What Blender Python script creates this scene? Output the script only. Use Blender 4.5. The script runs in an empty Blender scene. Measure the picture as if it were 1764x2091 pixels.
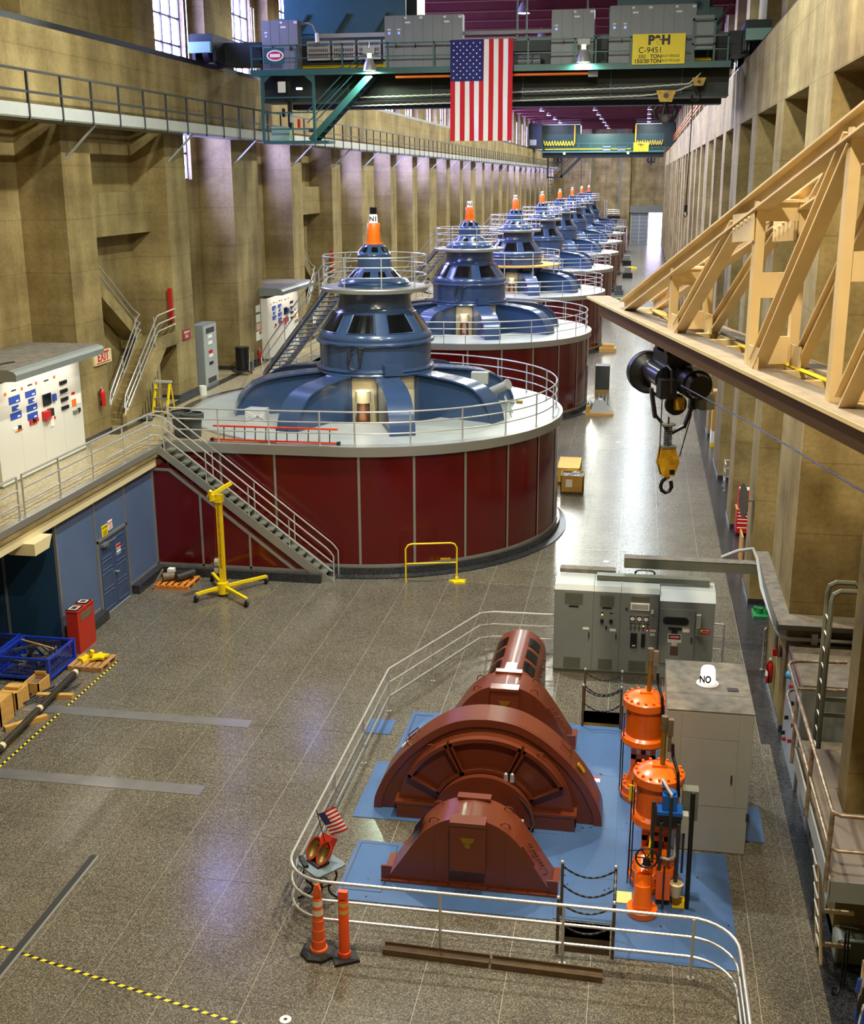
import bpy, math, random
from mathutils import Vector, Matrix
random.seed(7)
PI = math.pi
sc = bpy.context.scene
COL = sc.collection

# ------------------------------------------------------------------ camera
cam_d = bpy.data.cameras.new('camera'); cam = bpy.data.objects.new('camera', cam_d); COL.objects.link(cam)
YAW, PITCH, ROLL, FPX = 0.173236, 0.27599, -0.0042425, 2405.24
fw = Vector((-math.sin(YAW)*math.cos(PITCH), math.cos(YAW)*math.cos(PITCH), -math.sin(PITCH)))
rt = Vector((math.cos(YAW), math.sin(YAW), 0)); up = rt.cross(fw)
r2 = rt*math.cos(ROLL)+up*math.sin(ROLL); u2 = -rt*math.sin(ROLL)+up*math.cos(ROLL)
cam.matrix_world = Matrix(((r2.x, u2.x, -fw.x, 0), (r2.y, u2.y, -fw.y, 0), (r2.z, u2.z, -fw.z, 12.0), (0, 0, 0, 1)))
cam_d.sensor_fit = 'VERTICAL'; cam_d.sensor_height = 24.0; cam_d.lens = FPX*24.0/2091.0
cam_d.clip_start = 0.1; cam_d.clip_end = 600
sc.camera = cam

# ------------------------------------------------------------------ world, view
w = bpy.data.worlds.new('world'); sc.world = w; w.use_nodes = True
w.node_tree.nodes['Background'].inputs[0].default_value = (0.75, 0.8, 1.0, 1)
w.node_tree.nodes['Background'].inputs[1].default_value = 0.6
vs = sc.view_settings; vs.view_transform = 'Standard'; vs.look = 'None'; vs.gamma = 1.0; vs.use_curve_mapping = False
vs.exposure = 0.02
sc.cycles.max_bounces = 4; sc.cycles.diffuse_bounces = 3; sc.cycles.glossy_bounces = 2; sc.cycles.transmission_bounces = 2
sc.cycles.use_adaptive_sampling = True; sc.cycles.adaptive_threshold = 0.14; sc.cycles.adaptive_min_samples = 16
sc.cycles.sample_clamp_indirect = 6.0; sc.cycles.caustics_reflective = False; sc.cycles.caustics_refractive = False

# light constants (each lamp's own light is made in its builder)
CEILING_LAMP_W = 900.0
ROW_SHARE = (0.4, 2.1, 0.8)          # left, middle, right row of roof lamps
LAMP_COL = (0.98, 1.0, 0.87)

# ------------------------------------------------------------------ helpers
def lin(c):
    return tuple(((x/255.0)/12.92 if x/255.0 <= 0.04045 else ((x/255.0+0.055)/1.055)**2.4) for x in c)

MATS = {}
def mat(name, col, rough=0.5, metal=0.0, var=0.0, vscale=2.0, bump=0.0, bscale=30.0, spec=0.5, emit=None, estr=0.0, coat=0.0, col2=None, stretch=None):
    if name in MATS: return MATS[name]
    m = bpy.data.materials.new(name); m.use_nodes = True
    nt = m.node_tree; b = nt.nodes['Principled BSDF']
    c = lin(col); b.inputs['Base Color'].default_value = (*c, 1)
    b.inputs['Roughness'].default_value = rough; b.inputs['Metallic'].default_value = metal
    b.inputs['Specular IOR Level'].default_value = spec
    if coat: b.inputs['Coat Weight'].default_value = coat; b.inputs['Coat Roughness'].default_value = 0.12
    if emit and estr < 30 and name != 'daylit_doorway': m.cycles.emission_sampling = 'NONE'
    if emit: b.inputs['Emission Color'].default_value = (*emit, 1); b.inputs['Emission Strength'].default_value = estr
    geo = nt.nodes.new('ShaderNodeNewGeometry'); src = geo.outputs['Position']
    if stretch:
        mp = nt.nodes.new('ShaderNodeMapping'); mp.inputs['Scale'].default_value = stretch
        nt.links.new(src, mp.inputs['Vector']); src = mp.outputs[0]
    if var > 0:
        n = nt.nodes.new('ShaderNodeTexNoise'); n.inputs['Scale'].default_value = vscale; n.inputs['Detail'].default_value = 6
        nt.links.new(src, n.inputs['Vector'])
        r = nt.nodes.new('ShaderNodeValToRGB'); r.color_ramp.elements[0].position = 0.3; r.color_ramp.elements[1].position = 0.72
        c2 = lin(col2) if col2 else tuple(x*(1-var) for x in c)
        r.color_ramp.elements[0].color = (*c2, 1); r.color_ramp.elements[1].color = (*tuple(min(1, x*(1+var*0.4)) for x in c), 1)
        nt.links.new(n.outputs['Fac'], r.inputs['Fac']); nt.links.new(r.outputs['Color'], b.inputs['Base Color'])
    if bump > 0:
        n2 = nt.nodes.new('ShaderNodeTexNoise'); n2.inputs['Scale'].default_value = bscale; n2.inputs['Detail'].default_value = 3
        nt.links.new(geo.outputs['Position'], n2.inputs['Vector'])
        bp = nt.nodes.new('ShaderNodeBump'); bp.inputs['Strength'].default_value = bump; bp.inputs['Distance'].default_value = 0.02
        nt.links.new(n2.outputs['Fac'], bp.inputs['Height']); nt.links.new(bp.outputs['Normal'], b.inputs['Normal'])
    MATS[name] = m
    return m

def concrete(name, col, dark):
    m = bpy.data.materials.new(name); m.use_nodes = True; nt = m.node_tree; b = nt.nodes['Principled BSDF']; L = nt.links
    b.inputs['Roughness'].default_value = 0.75; b.inputs['Specular IOR Level'].default_value = 0.25
    g = nt.nodes.new('ShaderNodeNewGeometry')
    def noise(scale, st, det=6):
        mp = nt.nodes.new('ShaderNodeMapping'); mp.inputs['Scale'].default_value = st; L.new(g.outputs['Position'], mp.inputs['Vector'])
        n = nt.nodes.new('ShaderNodeTexNoise'); n.inputs['Scale'].default_value = scale; n.inputs['Detail'].default_value = det
        L.new(mp.outputs[0], n.inputs['Vector']); return n.outputs['Fac']
    def ramp(f, p0, p1, a, c):
        r = nt.nodes.new('ShaderNodeValToRGB'); e = r.color_ramp.elements
        e[0].position = p0; e[1].position = p1; e[0].color = (*a, 1); e[1].color = (*c, 1); L.new(f, r.inputs['Fac']); return r.outputs['Color']
    def mix(a, c, f=1.0):
        x = nt.nodes.new('ShaderNodeMix'); x.data_type = 'RGBA'; x.blend_type = 'MULTIPLY'; x.inputs['Factor'].default_value = f
        L.new(a, x.inputs['A']); L.new(c, x.inputs['B']); return x.outputs['Result']
    base = ramp(noise(0.55, (1, 1, 1)), 0.3, 0.7, lin(dark), lin(col))
    streak = ramp(noise(1.6, (1, 1, 0.09), 4), 0.32, 0.6, (0.72, 0.70, 0.64), (1, 1, 1))     # rust and damp runs down the wall
    board = ramp(noise(1.4, (0.12, 0.12, 2.2), 3), 0.36, 0.56, (0.90, 0.89, 0.87), (1, 1, 1))   # pour bands
    fine = ramp(noise(9.0, (1, 1, 1), 5), 0.3, 0.62, (0.82, 0.82, 0.8), (1, 1, 1))
    c = mix(mix(mix(base, streak), board), fine)
    sp = nt.nodes.new('ShaderNodeSeparateXYZ'); L.new(g.outputs['Position'], sp.inputs[0])       # horizontal pour joints every 1.55 m
    md = nt.nodes.new('ShaderNodeMath'); md.operation = 'MODULO'; md.inputs[1].default_value = 1.55; L.new(sp.outputs['Z'], md.inputs[0])
    lt = nt.nodes.new('ShaderNodeMath'); lt.operation = 'LESS_THAN'; lt.inputs[1].default_value = 0.03; L.new(md.outputs[0], lt.inputs[0])
    x = nt.nodes.new('ShaderNodeMix'); x.data_type = 'RGBA'; x.blend_type = 'MULTIPLY'; x.inputs['B'].default_value = (0.78, 0.76, 0.72, 1)
    L.new(lt.outputs[0], x.inputs['Factor']); L.new(c, x.inputs['A']); L.new(x.outputs['Result'], b.inputs['Base Color'])
    bp = nt.nodes.new('ShaderNodeBump'); bp.inputs['Strength'].default_value = 0.25; bp.inputs['Distance'].default_value = 0.02
    L.new(noise(14, (1, 1, 1), 3), bp.inputs['Height']); L.new(bp.outputs['Normal'], b.inputs['Normal'])
    MATS[name] = m; return m

def terrazzo(name, tones, rough, scale=42.0, rvar=0.1, lines=False):
    m = bpy.data.materials.new(name); m.use_nodes = True; nt = m.node_tree; b = nt.nodes['Principled BSDF']; L = nt.links
    g = nt.nodes.new('ShaderNodeNewGeometry')
    v = nt.nodes.new('ShaderNodeTexVoronoi'); v.inputs['Scale'].default_value = scale; L.new(g.outputs['Position'], v.inputs['Vector'])
    s = nt.nodes.new('ShaderNodeSeparateColor'); L.new(v.outputs['Color'], s.inputs[0])
    r = nt.nodes.new('ShaderNodeValToRGB'); r.color_ramp.interpolation = 'CONSTANT'; e = r.color_ramp.elements
    e[0].position = 0; e[0].color = (*lin(tones[0]), 1); e[1].position = 1.0/len(tones); e[1].color = (*lin(tones[1]), 1)
    for i in range(2, len(tones)):
        k = e.new(i/len(tones)); k.color = (*lin(tones[i]), 1)
    L.new(s.outputs[0], r.inputs['Fac'])
    n = nt.nodes.new('ShaderNodeTexNoise'); n.inputs['Scale'].default_value = 0.8; n.inputs['Detail'].default_value = 5; L.new(g.outputs['Position'], n.inputs['Vector'])
    r2 = nt.nodes.new('ShaderNodeValToRGB'); r2.color_ramp.elements[0].position = 0.34; r2.color_ramp.elements[1].position = 0.66
    r2.color_ramp.elements[0].color = (0.85, 0.845, 0.83, 1); r2.color_ramp.elements[1].color = (1, 1, 1, 1); L.new(n.outputs['Fac'], r2.inputs['Fac'])
    x = nt.nodes.new('ShaderNodeMix'); x.data_type = 'RGBA'; x.blend_type = 'MULTIPLY'; x.inputs['Factor'].default_value = 1
    L.new(r.outputs['Color'], x.inputs['A']); L.new(r2.outputs['Color'], x.inputs['B']); out = x.outputs['Result']
    if lines:                                             # slab joints beyond the part built tile by tile
        sp = nt.nodes.new('ShaderNodeSeparateXYZ'); L.new(g.outputs['Position'], sp.inputs[0]); fs = []
        for ax, per, off in (('X', 1.28, 100*1.28+2.88), ('Y', 1.51, 18.97-1.51*12)):
            ad = nt.nodes.new('ShaderNodeMath'); ad.operation = 'ADD'; ad.inputs[1].default_value = off if ax == 'X' else -off; L.new(sp.outputs[ax], ad.inputs[0])
            md = nt.nodes.new('ShaderNodeMath'); md.operation = 'MODULO'; md.inputs[1].default_value = per; L.new(ad.outputs[0], md.inputs[0])
            lt = nt.nodes.new('ShaderNodeMath'); lt.operation = 'LESS_THAN'; lt.inputs[1].default_value = 0.014; L.new(md.outputs[0], lt.inputs[0]); fs.append(lt)
        mx = nt.nodes.new('ShaderNodeMath'); mx.operation = 'MAXIMUM'; L.new(fs[0].outputs[0], mx.inputs[0]); L.new(fs[1].outputs[0], mx.inputs[1])
        y = nt.nodes.new('ShaderNodeMix'); y.data_type = 'RGBA'; y.inputs['B'].default_value = (*lin((150, 146, 132)), 1)
        L.new(mx.outputs[0], y.inputs['Factor']); L.new(out, y.inputs['A']); out = y.outputs['Result']
    L.new(out, b.inputs['Base Color'])
    r3 = nt.nodes.new('ShaderNodeMapRange'); r3.inputs['To Min'].default_value = rough-rvar; r3.inputs['To Max'].default_value = rough+rvar
    L.new(n.outputs['Fac'], r3.inputs['Value']); L.new(r3.outputs[0], b.inputs['Roughness'])
    b.inputs['Specular IOR Level'].default_value = 0.5
    MATS[name] = m; return m

def plate_mat(name, col, rough=0.35):
    """painted diamond-pattern tread plate: colour plus fine raised lozenges"""
    m = mat(name, col, rough, 0.0, var=0.18, vscale=1.2); nt = m.node_tree; b = nt.nodes['Principled BSDF']; L = nt.links
    g = nt.nodes.new('ShaderNodeNewGeometry'); mp = nt.nodes.new('ShaderNodeMapping'); mp.inputs['Rotation'].default_value = (0, 0, PI/4); mp.inputs['Scale'].default_value = (28, 28, 0)
    L.new(g.outputs['Position'], mp.inputs['Vector'])
    c = nt.nodes.new('ShaderNodeTexChecker'); c.inputs['Scale'].default_value = 1.0; L.new(mp.outputs[0], c.inputs['Vector'])
    bp = nt.nodes.new('ShaderNodeBump'); bp.inputs['Strength'].default_value = 0.5; bp.inputs['Distance'].default_value = 0.01
    L.new(c.outputs['Fac'], bp.inputs['Height']); L.new(bp.outputs['Normal'], b.inputs['Normal'])
    return m

class MB:
    def __init__(s): s.v = []; s.f = []
    def add(s, vs, fs):
        o = len(s.v); s.v += [tuple(p) for p in vs]; s.f += [tuple(i+o for i in f) for f in fs]; return s
    def box(s, x0, x1, y0, y1, z0, z1):
        return s.add([(x0,y0,z0),(x1,y0,z0),(x1,y1,z0),(x0,y1,z0),(x0,y0,z1),(x1,y0,z1),(x1,y1,z1),(x0,y1,z1)],
                     [(0,3,2,1),(4,5,6,7),(0,1,5,4),(1,2,6,5),(2,3,7,6),(3,0,4,7)])
    def beam(s, p0, p1, w, h, upv=(0,0,1)):
        p0 = Vector(p0); p1 = Vector(p1); d = (p1-p0).normalized(); U = Vector(upv)
        if abs(d.dot(U)) > 0.98: U = Vector((1,0,0))
        x = d.cross(U).normalized()*w/2; y = x.cross(d).normalized()*h/2
        vs = [p+a*x+b*y for p in (p0, p1) for a, b in ((-1,-1),(1,-1),(1,1),(-1,1))]
        return s.add(vs, [(3,2,1,0),(4,5,6,7),(0,1,5,4),(1,2,6,5),(2,3,7,6),(3,0,4,7)])
    def cyl(s, p0, p1, r0, r1=None, n=12):
        r1 = r0 if r1 is None else r1
        p0 = Vector(p0); p1 = Vector(p1); d = (p1-p0).normalized(); U = Vector((0,0,1)) if abs(d.z) < 0.9 else Vector((1,0,0))
        x = d.cross(U).normalized(); y = d.cross(x).normalized()
        vs = [p+(x*math.cos(2*PI*i/n)+y*math.sin(2*PI*i/n))*r for p, r in ((p0, r0), (p1, r1)) for i in range(n)]
        return s.add(vs, [(i, i+n, (i+1)%n+n, (i+1)%n) for i in range(n)]+[tuple(range(n)), tuple(range(2*n-1, n-1, -1))])
    def tube(s, pts, r, n=8, closed=False):
        P = [Vector(p) for p in pts]; m = len(P); rings = []; prev = None
        for i in range(m):
            a = P[i-1] if (i > 0 or closed) else P[0]; c = P[(i+1) % m] if (i < m-1 or closed) else P[-1]
            d = (c-a).normalized()
            if prev is None:
                U = Vector((0,0,1)) if abs(d.z) < 0.9 else Vector((1,0,0)); x = d.cross(U).normalized()
            else:
                x = (prev-d*prev.dot(d)).normalized()
            prev = x; y = d.cross(x); rings.append([P[i]+(x*math.cos(2*PI*k/n)+y*math.sin(2*PI*k/n))*r for k in range(n)])
        fs = []
        for i in range(m if closed else m-1):
            j = (i+1) % m
            fs += [(i*n+k, i*n+(k+1)%n, j*n+(k+1)%n, j*n+k) for k in range(n)]
        if not closed: fs += [tuple(range(n-1, -1, -1)), tuple(range((m-1)*n, m*n))]
        return s.add([p for r_ in rings for p in r_], fs)
    def lathe(s, prof, n=32, c=(0,0,0), a0=0.0, a1=2*PI):
        full = abs(a1-a0-2*PI) < 1e-6; k = n if full else n+1; vs = []
        for r, z in prof:
            for i in range(k):
                a = a0+(a1-a0)*i/n; vs.append((c[0]+r*math.cos(a), c[1]+r*math.sin(a), c[2]+z))
        fs = []
        for j in range(len(prof)-1):
            for i in range(n):
                i2 = (i+1) % k; fs.append((j*k+i, j*k+i2, (j+1)*k+i2, (j+1)*k+i))
        return s.add(vs, fs)
    def disc(s, c, r, n=24, down=False):
        f = tuple(range(n)); return s.add([(c[0]+r*math.cos(2*PI*i/n), c[1]+r*math.sin(2*PI*i/n), c[2]) for i in range(n)], [f[::-1] if down else f])
    def prism(s, poly, d0, d1, axis='y'):
        n = len(poly)
        def P(a, b, d): return {'x': (d, a, b), 'y': (a, d, b), 'z': (a, b, d)}[axis]
        vs = [P(a, b, d0) for a, b in poly]+[P(a, b, d1) for a, b in poly]
        return s.add(vs, [tuple(range(n)), tuple(range(2*n-1, n-1, -1))]+[(i, i+n, (i+1)%n+n, (i+1)%n) for i in range(n)])
    def ball(s, c, r, n=12, sz=1.0):
        pr = [(max(1e-4, r*math.cos(t)), r*sz*math.sin(t)) for t in [(-PI/2+PI*i/(n//2)) for i in range(n//2+1)]]
        return s.lathe(pr, n, c)
    def quad(s, a, b, c, d): return s.add([a, b, c, d], [(0,1,2,3)])
    def xform(s, M):
        s.v = [tuple(M @ Vector(p)) for p in s.v]; return s

ORG = {}
def obj(name, mb, m, parent=None, smooth=False, org=None, mesh=None, fix=True):
    if parent is not None: o0 = ORG[parent.name]
    elif org is not None: o0 = Vector(org)
    else:
        xs, ys, zs = zip(*mb.v); o0 = Vector(((min(xs)+max(xs))/2, (min(ys)+max(ys))/2, min(zs)))
    if mesh is None:
        mesh = bpy.data.meshes.new(name); mesh.from_pydata([(p[0]-o0.x, p[1]-o0.y, p[2]-o0.z) for p in mb.v], [], mb.f)
        if fix:
            import bmesh
            bm = bmesh.new(); bm.from_mesh(mesh); bmesh.ops.recalc_face_normals(bm, faces=bm.faces); bm.to_mesh(mesh); bm.free()
        mesh.materials.append(m)
        if smooth:
            mesh.shade_smooth(); mesh.set_sharp_from_angle(angle=math.radians(38))
    o = bpy.data.objects.new(name, mesh); COL.objects.link(o)
    if parent is not None: o.parent = parent
    else: o.location = o0
    ORG[o.name] = o0
    return o
def tag(o, label=None, cat=None, group=None, kind=None):
    if label: o['label'] = label
    if cat: o['category'] = cat
    if group: o['group'] = group
    if kind: o['kind'] = kind
    return o
def thing(name, label, cat, loc, group=None, kind=None):
    o = bpy.data.objects.new(name, None); COL.objects.link(o); o.location = loc; o.empty_display_size = 0.2
    ORG[o.name] = Vector(loc); return tag(o, label, cat, group, kind)
def one(name, mb, m, label, cat, group=None, smooth=False, kind=None):
    return tag(obj(name, mb, m, smooth=smooth), label, cat, group, kind)
def box(*a): return MB().box(*a)
def dup(o, parent=None):
    c = o.copy(); COL.objects.link(c)
    if parent is not None: c.parent = parent
    for ch in list(o.children): dup(ch, c)
    ORG[c.name] = ORG.get(o.name, Vector((0, 0, 0))).copy()
    return c
def dup_at(o, d, label=None):
    c = dup(o); c.location = o.location+Vector(d); ORG[c.name] = ORG[o.name]+Vector(d)
    if label: c['label'] = label
    return c
def txt(body, loc, size, m, parent, facing='-y', name='lettering', ext=0.003, align='CENTER', sx=1.0, bold=0.0):
    """flat lettering, baseline centre at loc; facing -y: read by someone looking along +y; +x: read by someone looking along -x"""
    cu = bpy.data.curves.new(name, 'FONT'); cu.body = body; cu.size = size; cu.extrude = ext; cu.align_x = align; cu.align_y = 'CENTER'; cu.offset = bold
    tmp = bpy.data.objects.new(name, cu); cu.materials.append(m)
    me = bpy.data.meshes.new_from_object(tmp); bpy.data.objects.remove(tmp); me.name = name
    if not me.materials: me.materials.append(m)
    o = bpy.data.objects.new(name, me); COL.objects.link(o)
    o.parent = parent; o.location = Vector(loc)-ORG[parent.name]
    o.rotation_euler = {'-y': (PI/2, 0, 0), '+x': (PI/2, 0, PI/2), '-x': (PI/2, 0, -PI/2), 'up': (0, 0, 0)}[facing]
    o.scale = (sx, 1, 1); ORG[o.name] = Vector(loc)
    return o
def spot_area(name, loc, size, watts, col, rot=(0,0,0), parent=None, shape='DISK', spread=None, sy=None):
    ld = bpy.data.lights.new(name, 'AREA'); ld.shape = shape; ld.size = size; ld.energy = watts; ld.color = col
    if sy: ld.size_y = sy
    if spread: ld.spread = spread
    o = bpy.data.objects.new(name, ld); COL.objects.link(o); o.rotation_euler = rot
    if parent is not None: o.parent = parent; o.location = Vector(loc)-ORG[parent.name]
    else: o.location = loc
    return o
def arc(cx, cy, r, a0, a1, n, z=0.0): return [(cx+r*math.cos(a0+(a1-a0)*i/n), cy+r*math.sin(a0+(a1-a0)*i/n), z) for i in range(n+1)]
def lift(path, dz): return [(p[0], p[1], p[2]+dz) for p in path]
def railing(parent, path, posts, m, heights=(0.38, 0.73, 1.07), r=0.024, rt_=0.028, seg=8, base=True):
    """three pipe rails along path and a post at each base point"""
    for i, h in enumerate(heights):
        obj('rail', MB().tube(lift(path, h), rt_ if i == len(heights)-1 else r, seg), m, parent, smooth=True)
    for p in posts:
        mb = MB().cyl((p[0], p[1], p[2]), (p[0], p[1], p[2]+heights[-1]), r*1.05, n=seg)
        if base: mb.cyl((p[0], p[1], p[2]), (p[0], p[1], p[2]+0.025), r*2.4, n=10)
        obj('post', mb, m, parent, smooth=True)

# ------------------------------------------------------------------ materials
CONC = concrete('board_marked_concrete', (172, 153, 106), (122, 106, 68))
FLOORM = terrazzo('terrazzo', [(92, 88, 79), (115, 109, 98), (83, 79, 72), (134, 127, 112), (102, 97, 87), (72, 69, 63)], 0.18, 56.0, 0.06)
FLOORL = terrazzo('terrazzo_with_joints', [(98, 93, 82), (122, 115, 100), (90, 85, 75), (146, 138, 118), (108, 102, 90), (80, 75, 67)], 0.24, 52.0, 0.03, True)
GALLF = terrazzo('gallery_terrazzo', [(150, 138, 108), (176, 160, 126), (128, 116, 90), (190, 176, 142)], 0.35, 36.0)
DARKF = terrazzo('dark_terrazzo', [(44, 46, 52), (56, 58, 64), (36, 38, 42), (64, 64, 68)], 0.22, 40.0, 0.08)
JOINT = mat('joint_strip', (150, 144, 130), 0.4)
CEILM = mat('red_roof_steel', (98, 24, 16), 0.55, var=0.2)
BLUE = mat('blue_machine_paint', (54, 76, 112), 0.22, 0.0, var=0.1, vscale=1.0, coat=0.4)
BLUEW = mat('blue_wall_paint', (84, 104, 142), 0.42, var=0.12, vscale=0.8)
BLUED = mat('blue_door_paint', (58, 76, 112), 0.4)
BLUEW_SHADE = mat('blue_wall_paint_in_shade', (30, 62, 92), 0.4)  # the blue wall's paint with the unlit recess's shade put into its colour
RED = mat('oxblood_panel_paint', (88, 10, 11), 0.16, var=0.12, vscale=0.7, coat=0.3)
WHITE = mat('pale_deck_paint', (164, 169, 167), 0.38, var=0.1, vscale=1.5)
CREAM = mat('cream_paint', (214, 200, 160), 0.5)
STEEL = mat('brushed_rail', (206, 206, 206), 0.28, 0.6)
TRIM = mat('brushed_trim', (176, 176, 172), 0.34, 0.7)
DSTEEL = mat('dark_steel', (70, 70, 72), 0.45, 0.6)
BLACK = mat('black_paint', (16, 16, 18), 0.35)
RUBBER = mat('black_rubber', (26, 26, 28), 0.7)
GLASSD = mat('dark_glass', (14, 16, 18), 0.12)
ORANGE = mat('orange_valve_paint', (240, 108, 8), 0.3, coat=0.3, var=0.1, vscale=3)
ORANGEP = mat('orange_cap_paint', (240, 112, 20), 0.4)
BROWN = mat('red_brown_machine_paint', (110, 53, 33), 0.3, var=0.12, vscale=1.2, coat=0.2)
BLUEP = plate_mat('blue_tread_plate', (70, 102, 152), 0.34)
GREY = mat('grey_cabinet_paint', (126, 132, 132), 0.42, var=0.06)
GREYL = mat('light_grey_paint', (166, 170, 168), 0.42, var=0.06)
GREYO = mat('olive_grey_paint', (112, 116, 104), 0.45, var=0.08)
GREYD = mat('dusty_grey_top', (120, 112, 100), 0.8, var=0.3, vscale=5, col2=(88, 84, 78))
TEAL = mat('teal_crane_paint', (40, 88, 88), 0.4, var=0.12)
DTEAL = mat('dark_green_crane_paint', (10, 28, 26), 0.5, var=0.15)
YELL = mat('yellow_paint', (236, 206, 16), 0.4)
DYELL = mat('worn_yellow_paint', (204, 158, 24), 0.45, var=0.3, vscale=8, col2=(150, 110, 20))
REDP = mat('bright_red_paint', (186, 26, 22), 0.35)
REDB = mat('red_box_paint', (176, 44, 26), 0.45)
WOOD = mat('pale_wood', (204, 158, 84), 0.7, var=0.25, vscale=6, stretch=(1, 1, 6))
WOODD = mat('dark_timber', (92, 72, 48), 0.8, var=0.35, vscale=5)
CARD = mat('brown_carton', (190, 146, 66), 0.7)
CREAMP = mat('cream_steel_paint', (228, 204, 156), 0.45, var=0.12, vscale=1.5)
DUST = mat('dusty_plate', (146, 134, 120), 0.8, var=0.25, vscale=3)
PAPER = mat('white_label', (236, 236, 232), 0.6)
SIGNB = mat('blue_label', (36, 70, 160), 0.5)
INK = mat('black_ink', (14, 14, 14), 0.6)
REDINK = mat('red_ink', (190, 30, 28), 0.6)
SIGNY = mat('yellow_sign_paint', (240, 216, 20), 0.5)
PLATE = mat('galvanised_plate', (158, 156, 158), 0.26, 0.6, var=0.15, vscale=2)
CHECK = plate_mat('worn_tread_plate', (134, 122, 110), 0.45)
CORK = mat('stained_steel', (110, 96, 78), 0.6, var=0.3, vscale=6)
BRASS = mat('oiled_brass_rod', (150, 122, 40), 0.35, 0.5)
BRONZE = mat('bronze_bowl', (130, 104, 56), 0.4, 0.5)
GREENP = mat('green_machine_paint', (30, 120, 66), 0.45)
CAGEB = mat('royal_blue_paint', (24, 56, 178), 0.4)
PLASTIC = mat('clear_wrap', (190, 194, 200), 0.2)
BINP = mat('grey_bin_plastic', (70, 74, 76), 0.55)
ORLAD = mat('orange_fibreglass', (226, 70, 30), 0.4)
COPPER = mat('copper_gleam', (216, 150, 110), 0.25, 0.8)
FLAGR = mat('flag_red', (206, 22, 44), 0.8); FLAGW = mat('flag_white', (246, 246, 250), 0.8); FLAGB = mat('flag_blue', (30, 36, 112), 0.8)
LAMPM = mat('lamp_glow', (255, 250, 240), 0.5, emit=(1.0, 0.96, 0.88), estr=14.0)
CEILL = mat('ceiling_lamp_glow', (255, 255, 250), 0.5, emit=(0.96, 0.97, 1.0), estr=22.0)
NOLAMP = mat('marker_lamp_glow', (150, 150, 146), 0.5, emit=(1.0, 0.95, 0.92), estr=0.9)
WINM = mat('daylit_window', (250, 250, 255), 0.4, emit=(0.32, 0.34, 1.0), estr=48.0)
DAYM = mat('daylit_doorway', (250, 250, 255), 0.5, emit=(0.66, 0.55, 1.0), estr=5.0)
# ================================================================== THE HALL
Y0, Y1 = -3.0, 231.0
XR, XL = 3.5, -16.75            # pilaster faces
GZ = 4.1                        # gallery / generator deck level
ROOF = 21.3
UNIT = 23.4
PITS = [(-0.81, -0.03, 16.46, 17.27), (-0.87, -0.04, 24.72, 25.5)]

def rect_minus(x0, x1, y0, y1, holes):
    rs = [(x0, x1, y0, y1)]
    for hx0, hx1, hy0, hy1 in holes:
        out = []
        for a0, a1, b0, b1 in rs:
            if hx0 >= a1 or hx1 <= a0 or hy0 >= b1 or hy1 <= b0: out.append((a0, a1, b0, b1)); continue
            cx0, cx1 = max(a0, hx0), min(a1, hx1)
            if cx0 > a0: out.append((a0, cx0, b0, b1))
            if cx1 < a1: out.append((cx1, a1, b0, b1))
            if hy0 > b0: out.append((cx0, cx1, b0, hy0))
            if hy1 < b1: out.append((cx0, cx1, hy1, b1))
        rs = out
    return rs

# ---- floor: base slab, near slabs one by one
TX = [-2.88+1.28*k for k in range(-10, 5)]; TY = [18.97+1.51*k for k in range(-5, 11)]
TILEX0, TILEX1, TILEY0, TILEY1 = -14.67, 3.04, TY[0], TY[-1]
mb = MB()
mb.box(-14.67, 3.04, Y0, TILEY0, -0.3, 0); mb.box(-14.67, 3.04, TILEY1, Y1, -0.3, 0)
floor = obj('floor', mb, FLOORL, org=(-5, 100, 0)); tag(floor, 'polished speckled terrazzo floor of the long hall', kind='structure')
mb = MB()
for a0, a1, b0, b1 in rect_minus(TILEX0, TILEX1, TILEY0, TILEY1, PITS): mb.box(a0, a1, b0, b1, -0.3, -0.006)
obj('joint_bed', mb, JOINT, floor)
xs = [TILEX0]+[x for x in TX if TILEX0+0.2 < x < TILEX1-0.2]+[TILEX1]; ys = TY
tile_mesh = {}
for i in range(len(xs)-1):
    for j in range(len(ys)-1):
        x0, x1, y0, y1 = xs[i]+0.006, xs[i+1]-0.006, ys[j]+0.006, ys[j+1]-0.006
        rs = rect_minus(x0, x1, y0, y1, PITS)
        if len(rs) == 1 and rs[0] == (x0, x1, y0, y1):
            key = (round(x1-x0, 3), round(y1-y0, 3)); cx, cy = (x0+x1)/2, (y0+y1)/2
            if key not in tile_mesh:
                t = obj('floor_slab', MB().box(x0-cx, x1-cx, y0-cy, y1-cy, -0.03, 0), FLOORM, None, org=(0,0,0)); tile_mesh[key] = t.data
            else:
                t = obj('floor_slab', None, FLOORM, None, org=(0,0,0), mesh=tile_mesh[key])
            t.parent = floor; t.location = Vector((cx, cy, 0))-ORG[floor.name]
        else:
            mb = MB()
            for r_ in rs: mb.box(r_[0], r_[1], r_[2], r_[3], -0.03, 0)
            obj('floor_slab', mb, FLOORM, floor)
for (a0, a1, b0, b1), nm in zip(PITS, ('open_pit', 'covered_pit')):
    mb = MB().box(a0-0.05, a0, b0-0.05, b1+0.05, -1.6, -0.03).box(a1, a1+0.05, b0-0.05, b1+0.05, -1.6, -0.03).box(a0, a1, b0-0.05, b0, -1.6, -0.03).box(a0, a1, b1, b1+0.05, -1.6, -0.03).box(a0-0.05, a1+0.05, b0-0.05, b1+0.05, -1.7, -1.6)
    obj('pit_lining', mb, CORK if nm == 'open_pit' else CONC, floor)
obj('pit_cover', box(-0.86, -0.05, 24.74, 25.48, -0.5, -0.44), CREAM, floor)
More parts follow.
